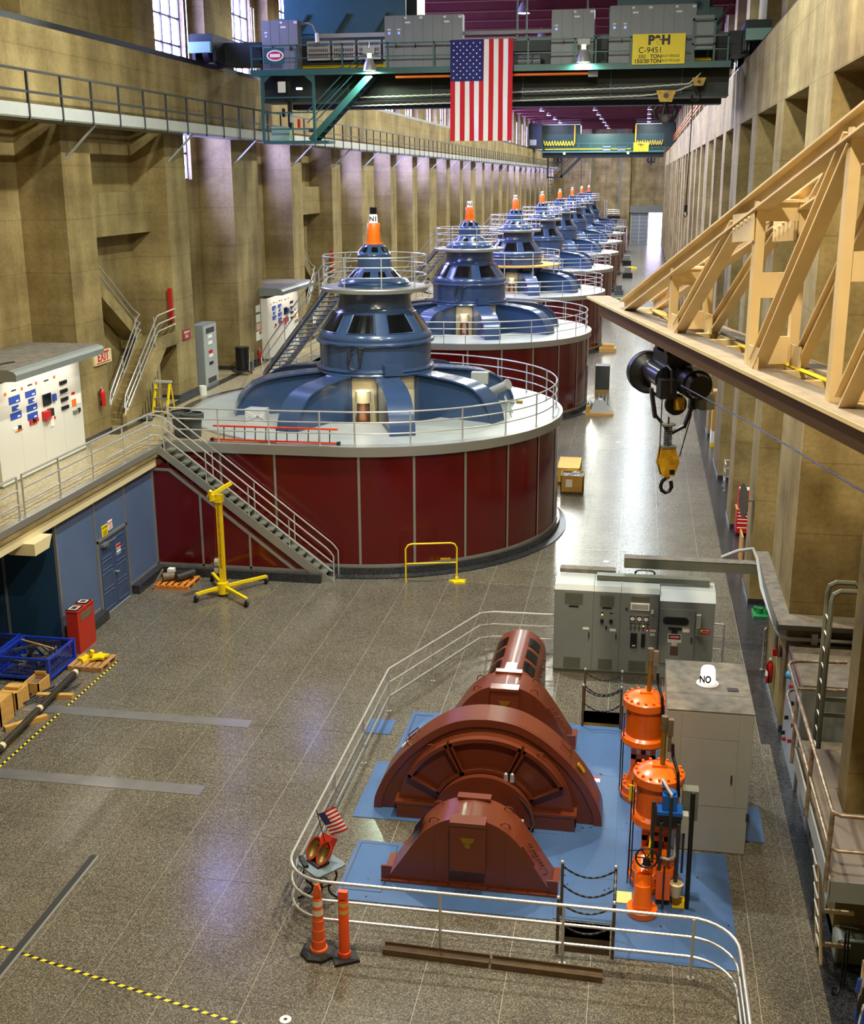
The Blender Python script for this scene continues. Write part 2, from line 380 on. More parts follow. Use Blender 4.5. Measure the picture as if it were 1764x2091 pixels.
# dark border along the right wall, in slabs
mb_y = [Y0]+[12+2.3*k for k in range(6)]
for k in range(12):
    y0 = 13.1+k*2.45; y1 = y0+2.438
    x0 = 3.245 if y1 < 24.6 else 3.045
    obj('border_slab', box(x0, 5.0, y0, y1, -0.2, -0.002), DARKF, floor)
obj('border_strip', MB().box(3.045, 5.0, 13.1+12*2.45, Y1, -0.2, -0.002).box(3.245, 5.0, Y0, 13.1, -0.2, -0.002), DARKF, floor)
obj('border_joint', MB().box(3.03, 3.045, 24.45, Y1, -0.2, 0.0), JOINT, floor)
obj('border_edge', MB().box(3.04, 3.245, Y0, 24.43, -0.3, -0.001), FLOORM, floor)
# inset steel strips, slot, tape, drain
def ftape(name, p0, p1, wdt, label, grp):
    """striped floor tape, alternating black and yellow lengths"""
    p0 = Vector((*p0, 0)); p1 = Vector((*p1, 0)); d = (p1-p0); n = int(d.length/0.085); u = d.normalized(); v = Vector((-u.y, u.x, 0))*wdt/2
    t = thing(name, label, 'tape', (p0.x, p0.y, 0), grp)
    for i in range(n):
        q0 = p0+d*(i/n); q1 = p0+d*((i+1)/n); sh = u*0.035
        f = [q0-v, q1-v, q1+v+sh, q0+v+sh]; g = [(p.x, p.y, 0.003) for p in f]+[(p.x, p.y, 0.0005) for p in f]
        obj('yellow_stripe' if i % 2 else 'black_stripe', MB().add(g, [(0,1,2,3),(7,6,5,4),(0,4,5,1),(1,5,6,2),(2,6,7,3),(3,7,4,0)]), YELL if i % 2 else BLACK, t)
ftape('floor_tape', (-9.9, 15.09), (-5.1, 13.9), 0.055, 'black and yellow striped tape crossing the floor in the bottom left corner', None)
ftape('floor_tape', (-12.98, 20.6), (-12.92, 26.5), 0.055, 'black and yellow striped tape beside the long pipe and the pallet', None)
for y0, y1, lb in ((23.33, 23.72, 'bare steel cover strip set in the floor, the farther of the two'), (20.25, 20.64, 'bare steel cover strip set in the floor, the nearer and brighter of the two')):
    one('floor_strip', box(-13.9, -8.35, y0, y1, 0.001, 0.008), PLATE, lb, 'plate', 'steel strips in the floor')
t = thing('floor_rail', 'dark steel slot with a bright edge sunk in the floor at lower left', 'rail slot', (-9.45, 16, 0))
obj('slot', box(-9.54, -9.42, 12.5, 17.84, 0.001, 0.006), DSTEEL, t); obj('edge_strip', box(-9.415, -9.37, 12.5, 17.84, 0.001, 0.012), TRIM, t)
t = thing('floor_drain', 'small white round floor cap with a dark centre at the bottom edge', 'drain', (-4.72, 14.17, 0))
obj('ring', MB().lathe([(0.03, 0.006), (0.085, 0.006), (0.09, 0.001)], 20, (-4.72, 14.17, 0)), PAPER, t); obj('hole', MB().disc((-4.72, 14.17, 0.003), 0.032, 12), BLACK, t)
# flush hatches outlined in the far aisle
for k, (a, b_) in enumerate(((35.6, 38.0), (53.5, 56.5))):
    t = thing('floor_hatch', ('flush floor hatch with a bright frame behind the grey control cabinets', 'flush floor hatch in the aisle beside the second generator')[k], 'hatch', (-0.6, a, 0))
    x0, x1 = -1.9, 0.5
    mbh = MB()
    for (p, q_) in (((x0, a), (x1, a)), ((x1, a), (x1, b_)), ((x1, b_), (x0, b_)), ((x0, b_), (x0, a))): mbh.beam((*p, 0.003), (*q_, 0.003), 0.03, 0.004)
    obj('frame', mbh, TRIM, t); obj('lifting_eye', MB().cyl((-0.7, (a+b_)/2, 0), (-0.7, (a+b_)/2, 0.006), 0.1, n=16), TRIM, t)

# ---- ceiling
mb = MB().box(-19, 6.5, Y0, Y1, ROOF, ROOF+0.3)
ceil = obj('ceiling', mb, CEILM, org=(-6, 100, ROOF)); tag(ceil, 'dark red steel roof deck on cross beams', kind='structure')
for k in range(int((Y1-Y0)/3.9)):
    y = 1.0+3.9*k; obj('roof_beam', MB().box(-18.6, 6.0, y-0.14, y+0.14, ROOF-0.75, ROOF-0.7).box(-18.6, 6.0, y-0.03, y+0.03, ROOF-0.7, ROOF), CEILM, ceil)

# ---- side walls: bays between pilasters repeat every generator unit
BAYS = []        # (bay start, bay end)
PIL = []
for k in range(-2, 10):
    o = k*UNIT
    for a, b_ in ((24.9, 28.3), (33.4, 35.3), (41.2, 43.1)): PIL.append((a+o, b_+o))
PIL = [p for p in sorted(PIL) if p[1] > Y0 and p[0] < Y1-0.5]
PIL = [(max(a, Y0), min(b_, Y1)) for a, b_ in PIL]
XB = -18.2
wl = obj('wall_left', MB().box(XL-0.95, XL, Y0, Y1, 13.94, 16.12), CONC, org=(XL, 0, GZ)); tag(wl, 'tall board-marked concrete wall with pilasters and a crane girder', kind='structure')
for a, b_ in PIL:
    obj('pilaster', MB().box(XB, XL, a, b_, GZ, 13.94).box(XB, -17.6, a, b_, 13.94, ROOF), CONC, wl)
    obj('pilaster_skirting', MB().box(XB, XL+0.02, a-0.02, b_+0.02, GZ, GZ+0.16), DARKF, wl)
edges = [Y0]+[v for p in PIL for v in p]+[Y1]
bays = [(edges[i], edges[i+1]) for i in range(0, len(edges), 2) if edges[i+1]-edges[i] > 0.5]
wn = 0
for a, b_ in bays:
    if a < 42.0 or b_-a < 3:
        obj('bay_wall', MB().box(XB-0.4, XB, a, b_, GZ, ROOF), CONC, wl); continue
    w0, w1 = a+0.75, b_-0.75; z0, z1 = 12.0, 21.1
    obj('bay_wall', MB().box(XB-0.4, XB, a, b_, GZ, z0).box(XB-0.4, XB, a, b_, z1, ROOF).box(XB-0.4, XB, a, w0, z0, z1).box(XB-0.4, XB, w1, b_, z0, z1), CONC, wl)
    wn += 1
    wd = thing('window_%d' % wn, None, None, (XB-0.2, (w0+w1)/2, z0), None, 'structure'); wd['label'] = 'tall daylit steel window in bay %d of the left wall' % wn
    obj('pane', MB().quad((XB-0.25, w0, z0), (XB-0.25, w1, z0), (XB-0.25, w1, z1), (XB-0.25, w0, z1)), WINM, wd, fix=False)
    fr = MB(); n = 4
    for i in range(n+1):
        y = w0+(w1-w0)*i/n; fr.box(XB-0.24, XB-0.16, y-0.055, y+0.055, z0, z1)
    obj('mullion', fr, DSTEEL, wd); fr = MB()
    for i in range(10):
        z = z0+(z1-z0)*i/9; fr.box(XB-0.24, XB-0.18, w0, w1, z-0.04, z+0.04)
    obj('glazing_bar', fr, DSTEEL, wd)
    obj('hanging_rod', MB().cyl((XB+0.25, w1-0.25, 14.2), (XB+0.25, w1-0.25, 19.5), 0.02, n=6).cyl((XB+0.25, w1-0.6, 14.2), (XB+0.25, w1-0.6, 19.5), 0.02, n=6), STEEL, wd)
# concrete box over the stair bay and bay ledges near the camera
for o in (0, UNIT):
    obj('stair_hood', MB().box(XB, -17.45, 35.3+o, 41.2+o, 10.2, 11.6).box(XB, -18.0, 35.3+o, 41.2+o, 11.6, 13.9), CONC, wl)
obj('runway_rail', MB().box(-17.05, -16.78, Y0, Y1, 16.12, 16.17).box(-16.98, -16.86, Y0, Y1, 16.17, 16.32), BLACK, wl)
obj('joint_strip', MB().box(XL, XL+0.012, 26.6+UNIT, 26.63+UNIT, GZ, 16.1).box(XL, XL+0.012, 26.6, 26.63, 13.9, 16.1), JOINT, wl)

wr = obj('wall_right', MB().box(XR, XR+0.95, Y0, Y1, 13.94, 16.15), CONC, org=(XR, 0, 0)); tag(wr, 'tall concrete wall of deep pilasters under a crane girder', kind='structure')
PILR = [((a+0.2, b_+0.4) if b_-a > 3 and a > 24 else (a+0.1, b_+0.1) if a > 24 else (17.3, 18.0) if abs(a-17.8) < 0.1 else (a, b_)) for a, b_ in PIL]
for a, b_ in PILR:
    if b_ > Y1: b_ = Y1
    obj('pilaster', MB().box(XR, 5.0, a, b_, 0, 13.94).box(XR+0.7, 5.0, a, b_, 13.94, ROOF), CONC, wr)
    obj('pilaster_skirting', MB().box(XR-0.02, 5.0, a-0.02, b_+0.02, 0, 0.16), DARKF, wr)
obj('bay_wall', MB().box(5.0, 5.4, Y0, Y1, 0, ROOF), CONC, wr)
for k in range(-1, 9): obj('joint_strip', MB().box(XR-0.012, XR, 27.1+k*UNIT, 27.13+k*UNIT, 3, 16.1), JOINT, wr)
obj('runway_rail', MB().box(3.55, 3.85, Y0, Y1, 16.15, 16.2).box(3.62, 3.74, Y0, Y1, 16.2, 16.34), BLACK, wr)
# orange conductor bars above the right runway
for k in range(3): one('conductor_bar', MB().box(3.86, 3.92, 58, Y1, 17.1+k*0.35, 17.18+k*0.35), ORANGEP, ('lowest', 'middle', 'top')[k]+' orange conductor bar above the right-hand runway, beyond the near crane', 'conductor', 'orange conductor bars')
# far wall with roller door
wb = obj('wall_back', MB().box(-18.6, -2.3, Y1, Y1+0.5, 0, ROOF).box(3.75, 5.4, Y1, Y1+0.5, 0, ROOF).box(-2.3, 3.75, Y1, Y1+0.5, 5.8, ROOF), CONC, org=(-6, Y1, 0)); tag(wb, 'far end wall of stained concrete with shallow pilasters', kind='structure')
for x0, x1 in ((-11.6, -9.9), (-4.3, -2.6)): obj('pilaster', MB().box(x0, x1, Y1-0.6, Y1, 0, ROOF), CONC, wb)
obj('grey_strip', MB().box(-9.9, -9.5, Y1-0.1, Y1, 0, ROOF).box(-4.7, -4.3, Y1-0.1, Y1, 0, ROOF), GREYO, wb)  # raised grey strips beside the pilasters, drawn for dark recesses
d1 = thing('door_1', None, None, (0.5, Y1-0.1, 0), None, 'structure'); d1['label'] = 'half-open grey sectional roller door with daylight beyond'
obj('header_box', MB().box(-2.5, 3.9, Y1-0.7, Y1-0.05, 5.7, 6.9), GREYO, d1)
for k in range(8): obj('door_section', MB().box(-2.3, 1.0, Y1-0.15, Y1-0.05, 0.02+k*0.71, 0.69+k*0.71), GREY, d1)
for k in range(3): obj('door_stile', MB().box(-2.3+k*1.55, -2.1+k*1.55, Y1-0.2, Y1-0.15, 0, 5.7), GREYL, d1)
obj('doorway_daylight', MB().quad((1.0, Y1+0.4, 0), (3.75, Y1+0.4, 0), (3.75, Y1+0.4, 5.8), (1.0, Y1+0.4, 5.8)), DAYM, d1, fix=False)
obj('door_track', MB().box(3.55, 3.75, Y1-0.2, Y1, 0, 5.7), GREYO, d1)
t = thing('wall_ladder_landing', 'small railed landing with a ladder on the far wall left of the roller door', 'ladder', (-5.6, Y1-0.6, 0))
obj('platform', box(-6.6, -4.4, Y1-1.2, Y1-0.02, 5.0, 5.15), DSTEEL, t); obj('hood', box(-6.4, -4.5, Y1-0.6, Y1-0.02, 2.8, 5.0), BLACK, t)
for x in (-7.2, -6.8): obj('stile', box(x-0.05, x+0.05, Y1-1.1, Y1-1.0, 0, 8.0), STEEL, t)
for k in range(14): obj('rung', box(-7.2, -6.8, Y1-1.08, Y1-1.02, 0.4+k*0.5, 0.46+k*0.5), STEEL, t)
railing(t, [(-6.6, Y1-1.2, 5.15), (-4.4, Y1-1.2, 5.15)], [(-6.6, Y1-1.2, 5.15), (-5.5, Y1-1.2, 5.15), (-4.4, Y1-1.2, 5.15)], STEEL, r=0.05, rt_=0.05)
wf = obj('wall_front', MB().box(-19, 6, Y0-0.4, Y0, 0, ROOF), CONC, org=(-6, Y0, 0)); tag(wf, 'concrete end wall behind the viewer', kind='structure')

# ---- gallery floor on the left and the wall under it
gf = obj('floor_gallery', MB().box(XB, -14.42, Y0, Y1, GZ-0.3, GZ-0.02), CONC, org=(-16, 30, GZ)); tag(gf, 'raised gallery floor of tan terrazzo along the left wall', kind='structure')
obj('paving', MB().box(XB, -14.6, Y0, Y1, GZ-0.02, GZ), GALLF, gf)
obj('nosing', MB().box(-14.6, -14.4, Y0, 33.75, GZ-0.16, GZ+0.012).box(-14.6, -14.42, 33.75, Y1, GZ-0.16, GZ+0.008), TRIM, gf)
obj('edge_beam', MB().box(-14.9, -14.5, Y0, 33.45, GZ-0.62, GZ-0.3), CREAM, gf)
obj('corbel', MB().prism([(25.2, 3.2), (25.9, 3.2), (26.1, 3.5), (25.2, 3.5)], -14.9, -14.2, 'x'), CREAM, gf)
obj('skirting_strip', MB().box(-16.74, -16.35, 34.9, 200, GZ+0.0005, GZ+0.002), DARKF, gf)
wg = obj('wall_gallery', MB().box(-14.95, -14.72, 27.1, 34.2, 0, 3.6).box(-14.95, -14.72, 34.2, Y1, 0, 3.78).box(-18.2, -14.7, 27.1, 27.3, 0, 3.6), CREAM, org=(-14.7, 20, 0)); tag(wg, 'blue panelled wall under the gallery edge', kind='structure')
obj('recess_wall', MB().box(-18.4, -18.2, Y0, 27.3, 0, 3.8), BLUEW_SHADE, wg); obj('recess_floor', MB().box(-18.2, -14.67, Y0, 27.1, -0.3, -0.001), FLOORM, wg)
seams = [27.12, 29.36, 31.33, 33.42]
for i in range(len(seams)-1):
    a, b_ = seams[i]+0.035, seams[i+1]-0.035; z0 = 2.26 if abs(seams[i]-29.36) < 0.01 else 0.3
    obj('wall_panel', MB().box(-14.72, -14.68, a, b_, z0, 3.5), BLUEW, wg)
for s_ in seams: obj('batten', MB().box(-14.72, -14.655, s_-0.035, s_+0.035, 0.3, 3.5), TRIM, wg)
for x0_, x1_ in ((-16.15, -14.72), (-17.6, -16.22)): obj('wall_panel', MB().box(x0_, x1_, 27.06, 27.1, 0.3, 3.5), BLUEW_SHADE, wg)
obj('batten', MB().box(-16.22, -16.15, 27.04, 27.1, 0.3, 3.5), TRIM, wg)
obj('bottom_rail', MB().box(-14.72, -14.655, 27.12, 29.33, 0.27, 0.33).box(-14.72, -14.655, 31.36, 33.4, 0.27, 0.33), TRIM, wg)
obj('curb', MB().box(-14.72, -14.42, 27.1, 29.3, 0, 0.27).box(-14.72, -14.42, 31.4, 33.45, 0, 0.27).box(-18.2, -14.72, 26.85, 27.1, 0, 0.27), DARKF, wg)
dr = thing('door_2', None, None, (-14.68, 30.34, 0), None, 'structure'); dr['label'] = 'blue panelled double door in the blue wall'
obj('door_frame', MB().box(-14.72, -14.63, 29.36, 29.43, 0, 2.26).box(-14.72, -14.63, 31.26, 31.33, 0, 2.26).box(-14.72, -14.63, 29.36, 31.33, 2.19, 2.26), TRIM, dr)
for a, b_ in ((29.44, 30.34), (30.355, 31.25)):
    lf = obj('door_leaf', MB().box(-14.71, -14.66, a, b_, 0.02, 2.18), BLUED, dr)
    for z0, z1 in ((0.15, 0.62), (0.74, 1.2), (1.32, 1.55), (1.66, 2.05)):
        mbp = MB()
        for (p, q_) in (((a+0.12, z0), (b_-0.12, z0)), ((b_-0.12, z0), (b_-0.12, z1)), ((b_-0.12, z1), (a+0.12, z1)), ((a+0.12, z1), (a+0.12, z0))):
            mbp.beam((-14.655, p[0], p[1]), (-14.655, q_[0], q_[1]), 0.02, 0.03, (1,0,0))
        obj('moulding', mbp, BLUEW, lf)
obj('lever', MB().cyl((-14.66, 30.42, 1.05), (-14.58, 30.42, 1.05), 0.03, n=10).cyl((-14.58, 30.42, 1.05), (-14.58, 30.5, 1.05), 0.015, n=8), STEEL, dr)
obj('closer', MB().box(-14.66, -14.55, 29.6, 29.95, 2.02, 2.1).beam((-14.56, 29.8, 2.1), (-14.5, 30.25, 2.14), 0.03, 0.02), TRIM, dr)
obj('door_notice', MB().box(-14.66, -14.652, 30.56, 30.84, 1.5, 1.8), PAPER, dr); obj('notice_heading', MB().box(-14.652, -14.65, 30.56, 30.84, 1.7, 1.8), REDINK, dr)
for nm, c, y0, y1, z0, z1, lb, tx in (('yellow_caution_sign', SIGNY, 29.76, 30.12, 2.28, 2.58, 'yellow caution sign above the blue door', 'CAUTION'), ('white_notice_sign', PAPER, 30.16, 30.44, 2.36, 2.62, 'small white notice with red print above the blue door', 'NOTICE')):
    t = thing(nm, lb, 'sign', (-14.67, (y0+y1)/2, z0)); obj('board', MB().box(-14.68, -14.66, y0, y1, z0, z1), c, t)
    txt(tx, (-14.657, (y0+y1)/2, z1-0.06), 0.075, INK if c == SIGNY else REDINK, t, '+x')
    for k in range(3): obj('printed_line', MB().box(-14.66, -14.658, y0+0.05, y1-0.05, z0+0.03+k*0.05, z0+0.05+k*0.05), INK if c == SIGNY else REDINK, t)
# ceiling lamps
CL = []
for ix, x in enumerate((-13.4, -6.6, 0.25)):
    for k in range(-5, 15):
        y = 66+11.7*k
        if y > Y1-4 or k == -2 or (k == -5 and ix < 2) or (k == -4 and ix < 1): continue
        CL.append((x, y, ix, k if k < -2 else k-1))
proto = None; ROWL = {}
ORD = ('left', 'middle', 'right')
NTH = ['1st', '2nd', '3rd']+['%dth' % i for i in range(4, 25)]
for x, y, ix, k in CL:
    if proto is None:
        proto = thing('ceiling_lamp', 'x', 'lamp', (x, y, 20.25), 'round lamps under the roof')
        obj('housing', MB().lathe([(0.05, 1.05), (0.06, 0.6), (0.16, 0.5), (0.3, 0.12), (0.34, 0.0)], 16, (x, y, 20.25)), STEEL, proto, smooth=True)
        obj('lens', MB().disc((x, y, 20.26), 0.3, 16, True), CEILL, proto, fix=False)
        spot_area('lamp_light', (x, y, 20.2), 0.6, CEILING_LAMP_W, LAMP_COL, parent=proto)
        o = proto
    else:
        o = dup(proto); o.location = (x, y, 20.25); ORG[o.name] = Vector((x, y, 20.25))
    for ch in o.children:
        if ch.type == 'LIGHT':
            warm_fill = ix == 2 and k < -3                     # two unseen near-end lamps, warmed and boosted to fill the foreground
            key = (ix, warm_fill, k == -3, k == -4)
            if key not in ROWL:
                ROWL[key] = ch.data.copy(); ROWL[key].energy = CEILING_LAMP_W*(2.9 if warm_fill else ROW_SHARE[ix]*(1.5 if k == -3 else 0.5 if k == -4 else 1.0))
                if ix == 2: ROWL[key].color = (0.84, 0.95, 1.0)
                if warm_fill: ROWL[key].color = (1.0, 0.84, 0.57)
            ch.data = ROWL[key]
    o['label'] = '%s round lamp from the near end in the %s row under the roof' % (NTH[k+5], ORD[ix])
# ================================================================== GENERATORS
GX, GY, DZ = -9.1, 40.6, GZ+0.02
def make_generator():
    g = thing('generator', 'x', 'generator', (GX, GY, 0), 'generators in a row down the hall')
    c = (GX, GY, 0)
    # red housing
    h = obj('housing', MB().lathe([(6.44, 0.3), (6.44, 3.88)], 96, c), RED, g, smooth=True)
    st = math.radians(15)
    a0 = math.radians(-82.5)
    for k in range(-2, 11):
        b0 = a0+k*st+0.006; b1 = a0+(k+1)*st-0.006
        obj('housing_panel', MB().lathe([(6.44, 0.36), (6.5, 0.36), (6.5, 3.86), (6.44, 3.86)], 6, c, b0, b1), RED, g, smooth=True)
        p = a0+k*st
        obj('batten', MB().lathe([(6.48, 0.36), (6.525, 0.36), (6.525, 3.86), (6.48, 3.86)], 1, c, p-0.006, p+0.006), TRIM, g)
    obj('base_trim', MB().lathe([(6.44, 0.28), (6.53, 0.28), (6.53, 0.37), (6.44, 0.37)], 96, c), TRIM, g, smooth=True)
    obj('base_curb', MB().lathe([(6.85, 0.0), (6.85, 0.04), (6.62, 0.07), (6.6, 0.28), (6.44, 0.28)], 96, c), DARKF, g, smooth=True)
    obj('rim', MB().lathe([(6.44, 3.84), (6.62, 3.84), (6.62, DZ+0.02), (6.5, DZ+0.02), (6.46, DZ)], 96, c), TRIM, g, smooth=True)
    # deck, with the flat landing that joins it to the gallery
    dk = MB(); seg = [math.radians(-90+i*3.0) for i in range(76)]
    pts = [(GX+6.5*math.cos(a), GY+6.5*math.sin(a)) for a in seg]
    pts = [p for p in pts]
    ring = [(GX+6.5*math.cos(2*PI*i/96), GY+6.5*math.sin(2*PI*i/96)) for i in range(96)]
    dk.lathe([(2.9, DZ-0.5), (2.9, DZ), (6.5, DZ), (6.5, DZ-0.1), (2.9, DZ-0.1)], 96, c); obj('deck', dk, WHITE, g); obj('well_floor', MB().disc((GX, GY, DZ-0.5), 2.95, 48), GREYO, g)
    obj('landing', MB().box(GX-5.4, GX-0.3, GY-6.48, GY-4.5, DZ-0.1, DZ-0.004), GALLF, g)
    obj('landing_fascia', MB().box(GX-5.35, GX, GY-6.62, GY-6.46, 3.84, DZ+0.02), TRIM, g)
    for k in range(3):
        x0 = GX-5.3+k*1.75; obj('housing_panel', MB().box(x0+0.03, x0+1.72, GY-6.5, GY-6.44, 0.3, 3.84), RED, g)
        obj('batten', MB().box(x0-0.035, x0+0.035, GY-6.53, GY-6.44, 0.3, 3.84), TRIM, g)
    obj('floor_ring', MB().lathe([(6.5, GZ+0.003), (7.0, GZ+0.003)], 48, c, math.radians(100), math.radians(232)), DARKF, g)
    # deck railing
    rl = obj('deck_railing', MB().cyl((GX-5.2, GY-6.5, DZ), (GX-5.2, GY-6.5, DZ+1.07), 0.026, n=8), STEEL, g)
    ra, r_ = math.radians(128), 6.4
    path = [(GX-5.35, GY-6.1, DZ)]+[(GX-5.25, GY-6.4, DZ), (GX-5.0, GY-6.5, DZ), (GX-1.2, GY-6.48, DZ)]+arc(GX, GY, r_, math.radians(-92), ra, 64, DZ)
    posts = [(GX-5.2+1.62*k, GY-6.49, DZ) for k in range(1, 4)]
    for k in range(15):
        a = math.radians(-83.5+15.3*k); 
        if a < ra: posts.append((GX+r_*math.cos(a), GY+r_*math.sin(a), DZ))
    for i, hgt in enumerate((0.40, 0.74, 1.07)):
        obj('rail', MB().tube(lift(path, hgt), 0.026 if i == 2 else 0.022, 8), STEEL, rl, smooth=True)
    for p in posts: obj('post', MB().cyl(p, (p[0], p[1], p[2]+1.07), 0.026, n=8).cyl(p, (p[0], p[1], p[2]+0.03), 0.05, n=8), STEEL, rl, smooth=True)
    # core and eight bracket arms
    obj('core', MB().lathe([(1.85, DZ-0.5), (1.85, 5.6)], 40, c), CREAM, g, smooth=True)
    prof = [(1.75, 5.60), (2.6, 5.54), (3.4, 5.46), (3.9, 5.37), (4.3, 5.22), (4.6, 5.0), (4.82, 4.72), (4.95, 4.42), (5.0, DZ)]
    for k in range(8):
        a = math.radians(-113+45*k); R = Matrix.Translation((GX, GY, 0)) @ Matrix.Rotation(a, 4, 'Z')
        fl = MB(); wd = 0.42
        n = len(prof)
        out = [(r, z) for r, z in prof]; inn = [(r-0.05 if z < 5.2 else r, z-0.06 if z > 4.6 else z) for r, z in prof]
        vs = [(r, y, z) for y in (-wd, wd) for r, z in out]+[(r, y, z) for y in (-wd, wd) for r, z in inn]
        fs = []
        for i in range(n-1):
            fs += [(i, i+1, n+i+1, n+i), (2*n+i, 3*n+i, 3*n+i+1, 2*n+i+1), (i, 2*n+i, 2*n+i+1, i+1), (n+i, n+i+1, 3*n+i+1, 3*n+i)]
        fs += [(0, n, 3*n, 2*n), (n-1, 3*n-1, 4*n-1, 2*n-1)]
        fl.add(vs, fs).xform(R); arm = obj('bracket_arm', fl, BLUE, g, smooth=True)
        web = MB(); poly = [(r-0.03, z-0.04) for r, z in prof[:-1]]+[(4.94, DZ-0.05), (1.75, DZ-0.5)]
        web.prism(poly, -0.29, 0.29, 'y').xform(R); obj('web', web, BLUE, arm)
        obj('root_stiffener', MB().box(1.85, 2.05, -0.30, 0.30, DZ-0.5, 5.5).xform(R), BLUE, arm)
    # shell
    obj('bottom_ring', MB().lathe([(1.8, 5.5), (2.04, 5.5), (2.08, 5.56), (2.04, 5.62), (2.08, 5.68), (2.05, 5.74), (1.95, 5.76)], 56, c), BLUE, g, smooth=True)
    obj('shell', MB().lathe([(1.95, 5.74), (1.96, 6.5)], 56, c), BLUE, g, smooth=True)
    obj('belt', MB().lathe([(1.96, 6.5), (2.05, 6.54), (2.08, 6.6), (2.05, 6.66), (1.97, 6.68)], 56, c), BLUE, g, smooth=True)
    bell = obj('bell', MB().lathe([(1.97, 6.66), (2.0, 6.74), (1.97, 6.84), (1.89, 6.92), (1.40, 7.6), (1.34, 7.67), (1.29, 7.78), (1.26, 7.95), (1.25, 8.12), (1.29, 8.3)], 56, c), BLUE, g, smooth=True)
    def cone_pt(a, z, off):
        t_ = (z-6.92)/(7.6-6.92); r = 1.89+(1.40-1.89)*t_; n = Vector((0.58, 0.45)).normalized()
        return (GX+(r+off*n.x)*math.cos(a), GY+(r+off*n.x)*math.sin(a), z+off*n.y)
    for k in range(8):
        a = math.radians(-93+45*k); hw = math.radians(14.5)
        m_ = MB(); vs = []; N = 6
        for z in (6.98, 7.54):
            for i in range(N+1):
                f_ = a+(hw if z < 7.2 else hw*0.92)*(2*i/N-1); vs.append(cone_pt(f_, z, 0.012))
        m_.add(vs, [(i, i+1, N+2+i, N+1+i) for i in range(N)])
        pw = obj('vent_window', m_, GLASSD, bell)
        fr = MB(); hw2 = math.radians(16.0)
        for a_, z_, b_, zz in ((-1, 6.95, 1, 6.95), (1, 6.95, .92, 7.57), (.92, 7.57, -.92, 7.57), (-.92, 7.57, -1, 6.95)):
            pp = [cone_pt(a+hw2*(a_+(b_-a_)*i/6), z_+(zz-z_)*i/6, 0.012) for i in range(7)]; fr.tube(pp, 0.016, 4)
        obj('window_frame', fr, BLUE, pw)
    # platform and its railing
    obj('platform', MB().lathe([(1.2, 8.28), (1.86, 8.28), (1.88, 8.4), (1.86, 8.43), (1.2, 8.43)], 48, c), TRIM, g, smooth=True)
    pr = obj('platform_railing', MB().tube(arc(GX, GY, 1.8, math.radians(-155), math.radians(180), 48, 8.43+1.03), 0.024, 8), STEEL, g, smooth=True)
    for hgt in (0.38, 0.72): obj('rail', MB().tube(arc(GX, GY, 1.8, math.radians(-155), math.radians(180), 48, 8.43+hgt), 0.02, 8), STEEL, pr, smooth=True)
    for k in range(9):
        a = math.radians(-153+41.5*k); obj('post', MB().cyl((GX+1.8*math.cos(a), GY+1.8*math.sin(a), 8.43), (GX+1.8*math.cos(a), GY+1.8*math.sin(a), 9.46), 0.024, n=8), STEEL, pr, smooth=True)
    # upper dome
    dome = obj('upper_dome', MB().lathe([(1.28, 8.43), (1.27, 8.47), (1.2, 8.5), (1.22, 8.56), (1.16, 8.64), (0.98, 8.72), (0.72, 8.96), (0.66, 9.0), (0.59, 9.06), (0.58, 9.46), (0.6, 9.48), (0.58, 9.52), (0.55, 9.55), (0.36, 9.8), (0.3, 9.84)], 40, c), BLUE, g, smooth=True)
    for nwin, r0, r1, z0, z1, hw in ((10, 0.96, 0.76, 8.745, 8.93, 0.11), (8, 0.53, 0.41, 9.59, 9.74, 0.17)):
        for k in range(nwin):
            a = 2*PI*(k+0.35)/nwin; vs = []
            for r, z in ((r0, z0), (r1, z1)):
                for i in range(4):
                    f_ = a+hw*1.3*(2*i/3-1); vs.append((GX+(r+0.012)*math.cos(f_), GY+(r+0.012)*math.sin(f_), z+0.01))
            obj('vent_slot', MB().add(vs, [(i, i+1, 5+i, 4+i) for i in range(3)]), GLASSD, dome)
    cap = obj('orange_cap', MB().lathe([(0.32, 9.83), (0.32, 9.87), (0.235, 9.88), (0.235, 10.2), (0.22, 10.21), (0.22, 10.5), (0.19, 10.54), (0.01, 10.54)], 28, c), ORANGEP, g, smooth=True)
    obj('marker_lamp', MB().lathe([(0.15, 10.54), (0.135, 10.8), (0.12, 10.83), (0.01, 10.83)], 20, c), NOLAMP, g, smooth=True)
    # fittings on the shell facing the aisle end
    for a, z in ((-103, 6.35), (-92, 6.42)):
        a = math.radians(a); x, y = GX+2.08*math.cos(a), GY+2.08*math.sin(a)
        obj('air_filter', MB().cyl((x, y, z-0.25), (x, y, z), 0.06, 0.08, n=12).cyl((x, y, z), (x, y, z+0.12), 0.05, n=10).cyl((x, y, z-0.45), (x, y, z-0.25), 0.025, n=8), DSTEEL, g, smooth=True)
    a = math.radians(-97); x, y = GX+2.05*math.cos(a), GY+2.05*math.sin(a)
    obj('hose', MB().tube([(x-0.22, y, 6.1), (x-0.2, y-0.04, 5.85), (x, y-0.05, 5.78), (x+0.16, y-0.03, 5.85), (x+0.19, y, 6.1)], 0.022, 6).tube([(x-0.2, y-0.02, 6.47), (x, y-0.04, 6.58), (x+0.3, y-0.02, 6.5)], 0.015, 6), BLACK, g, smooth=True)
    a = math.radians(-62); M_ = Matrix.Translation((GX, GY, 0)) @ Matrix.Rotation(a, 4, 'Z')
    obj('junction_box', MB().box(1.95, 2.3, -0.32, 0.32, 5.6, 5.95).xform(M_), BLUE, g)
    # slip-ring glimpse between the front arms: lit column
    a = math.radians(-88); x, y = GX+2.4*math.cos(a), GY+2.4*math.sin(a)
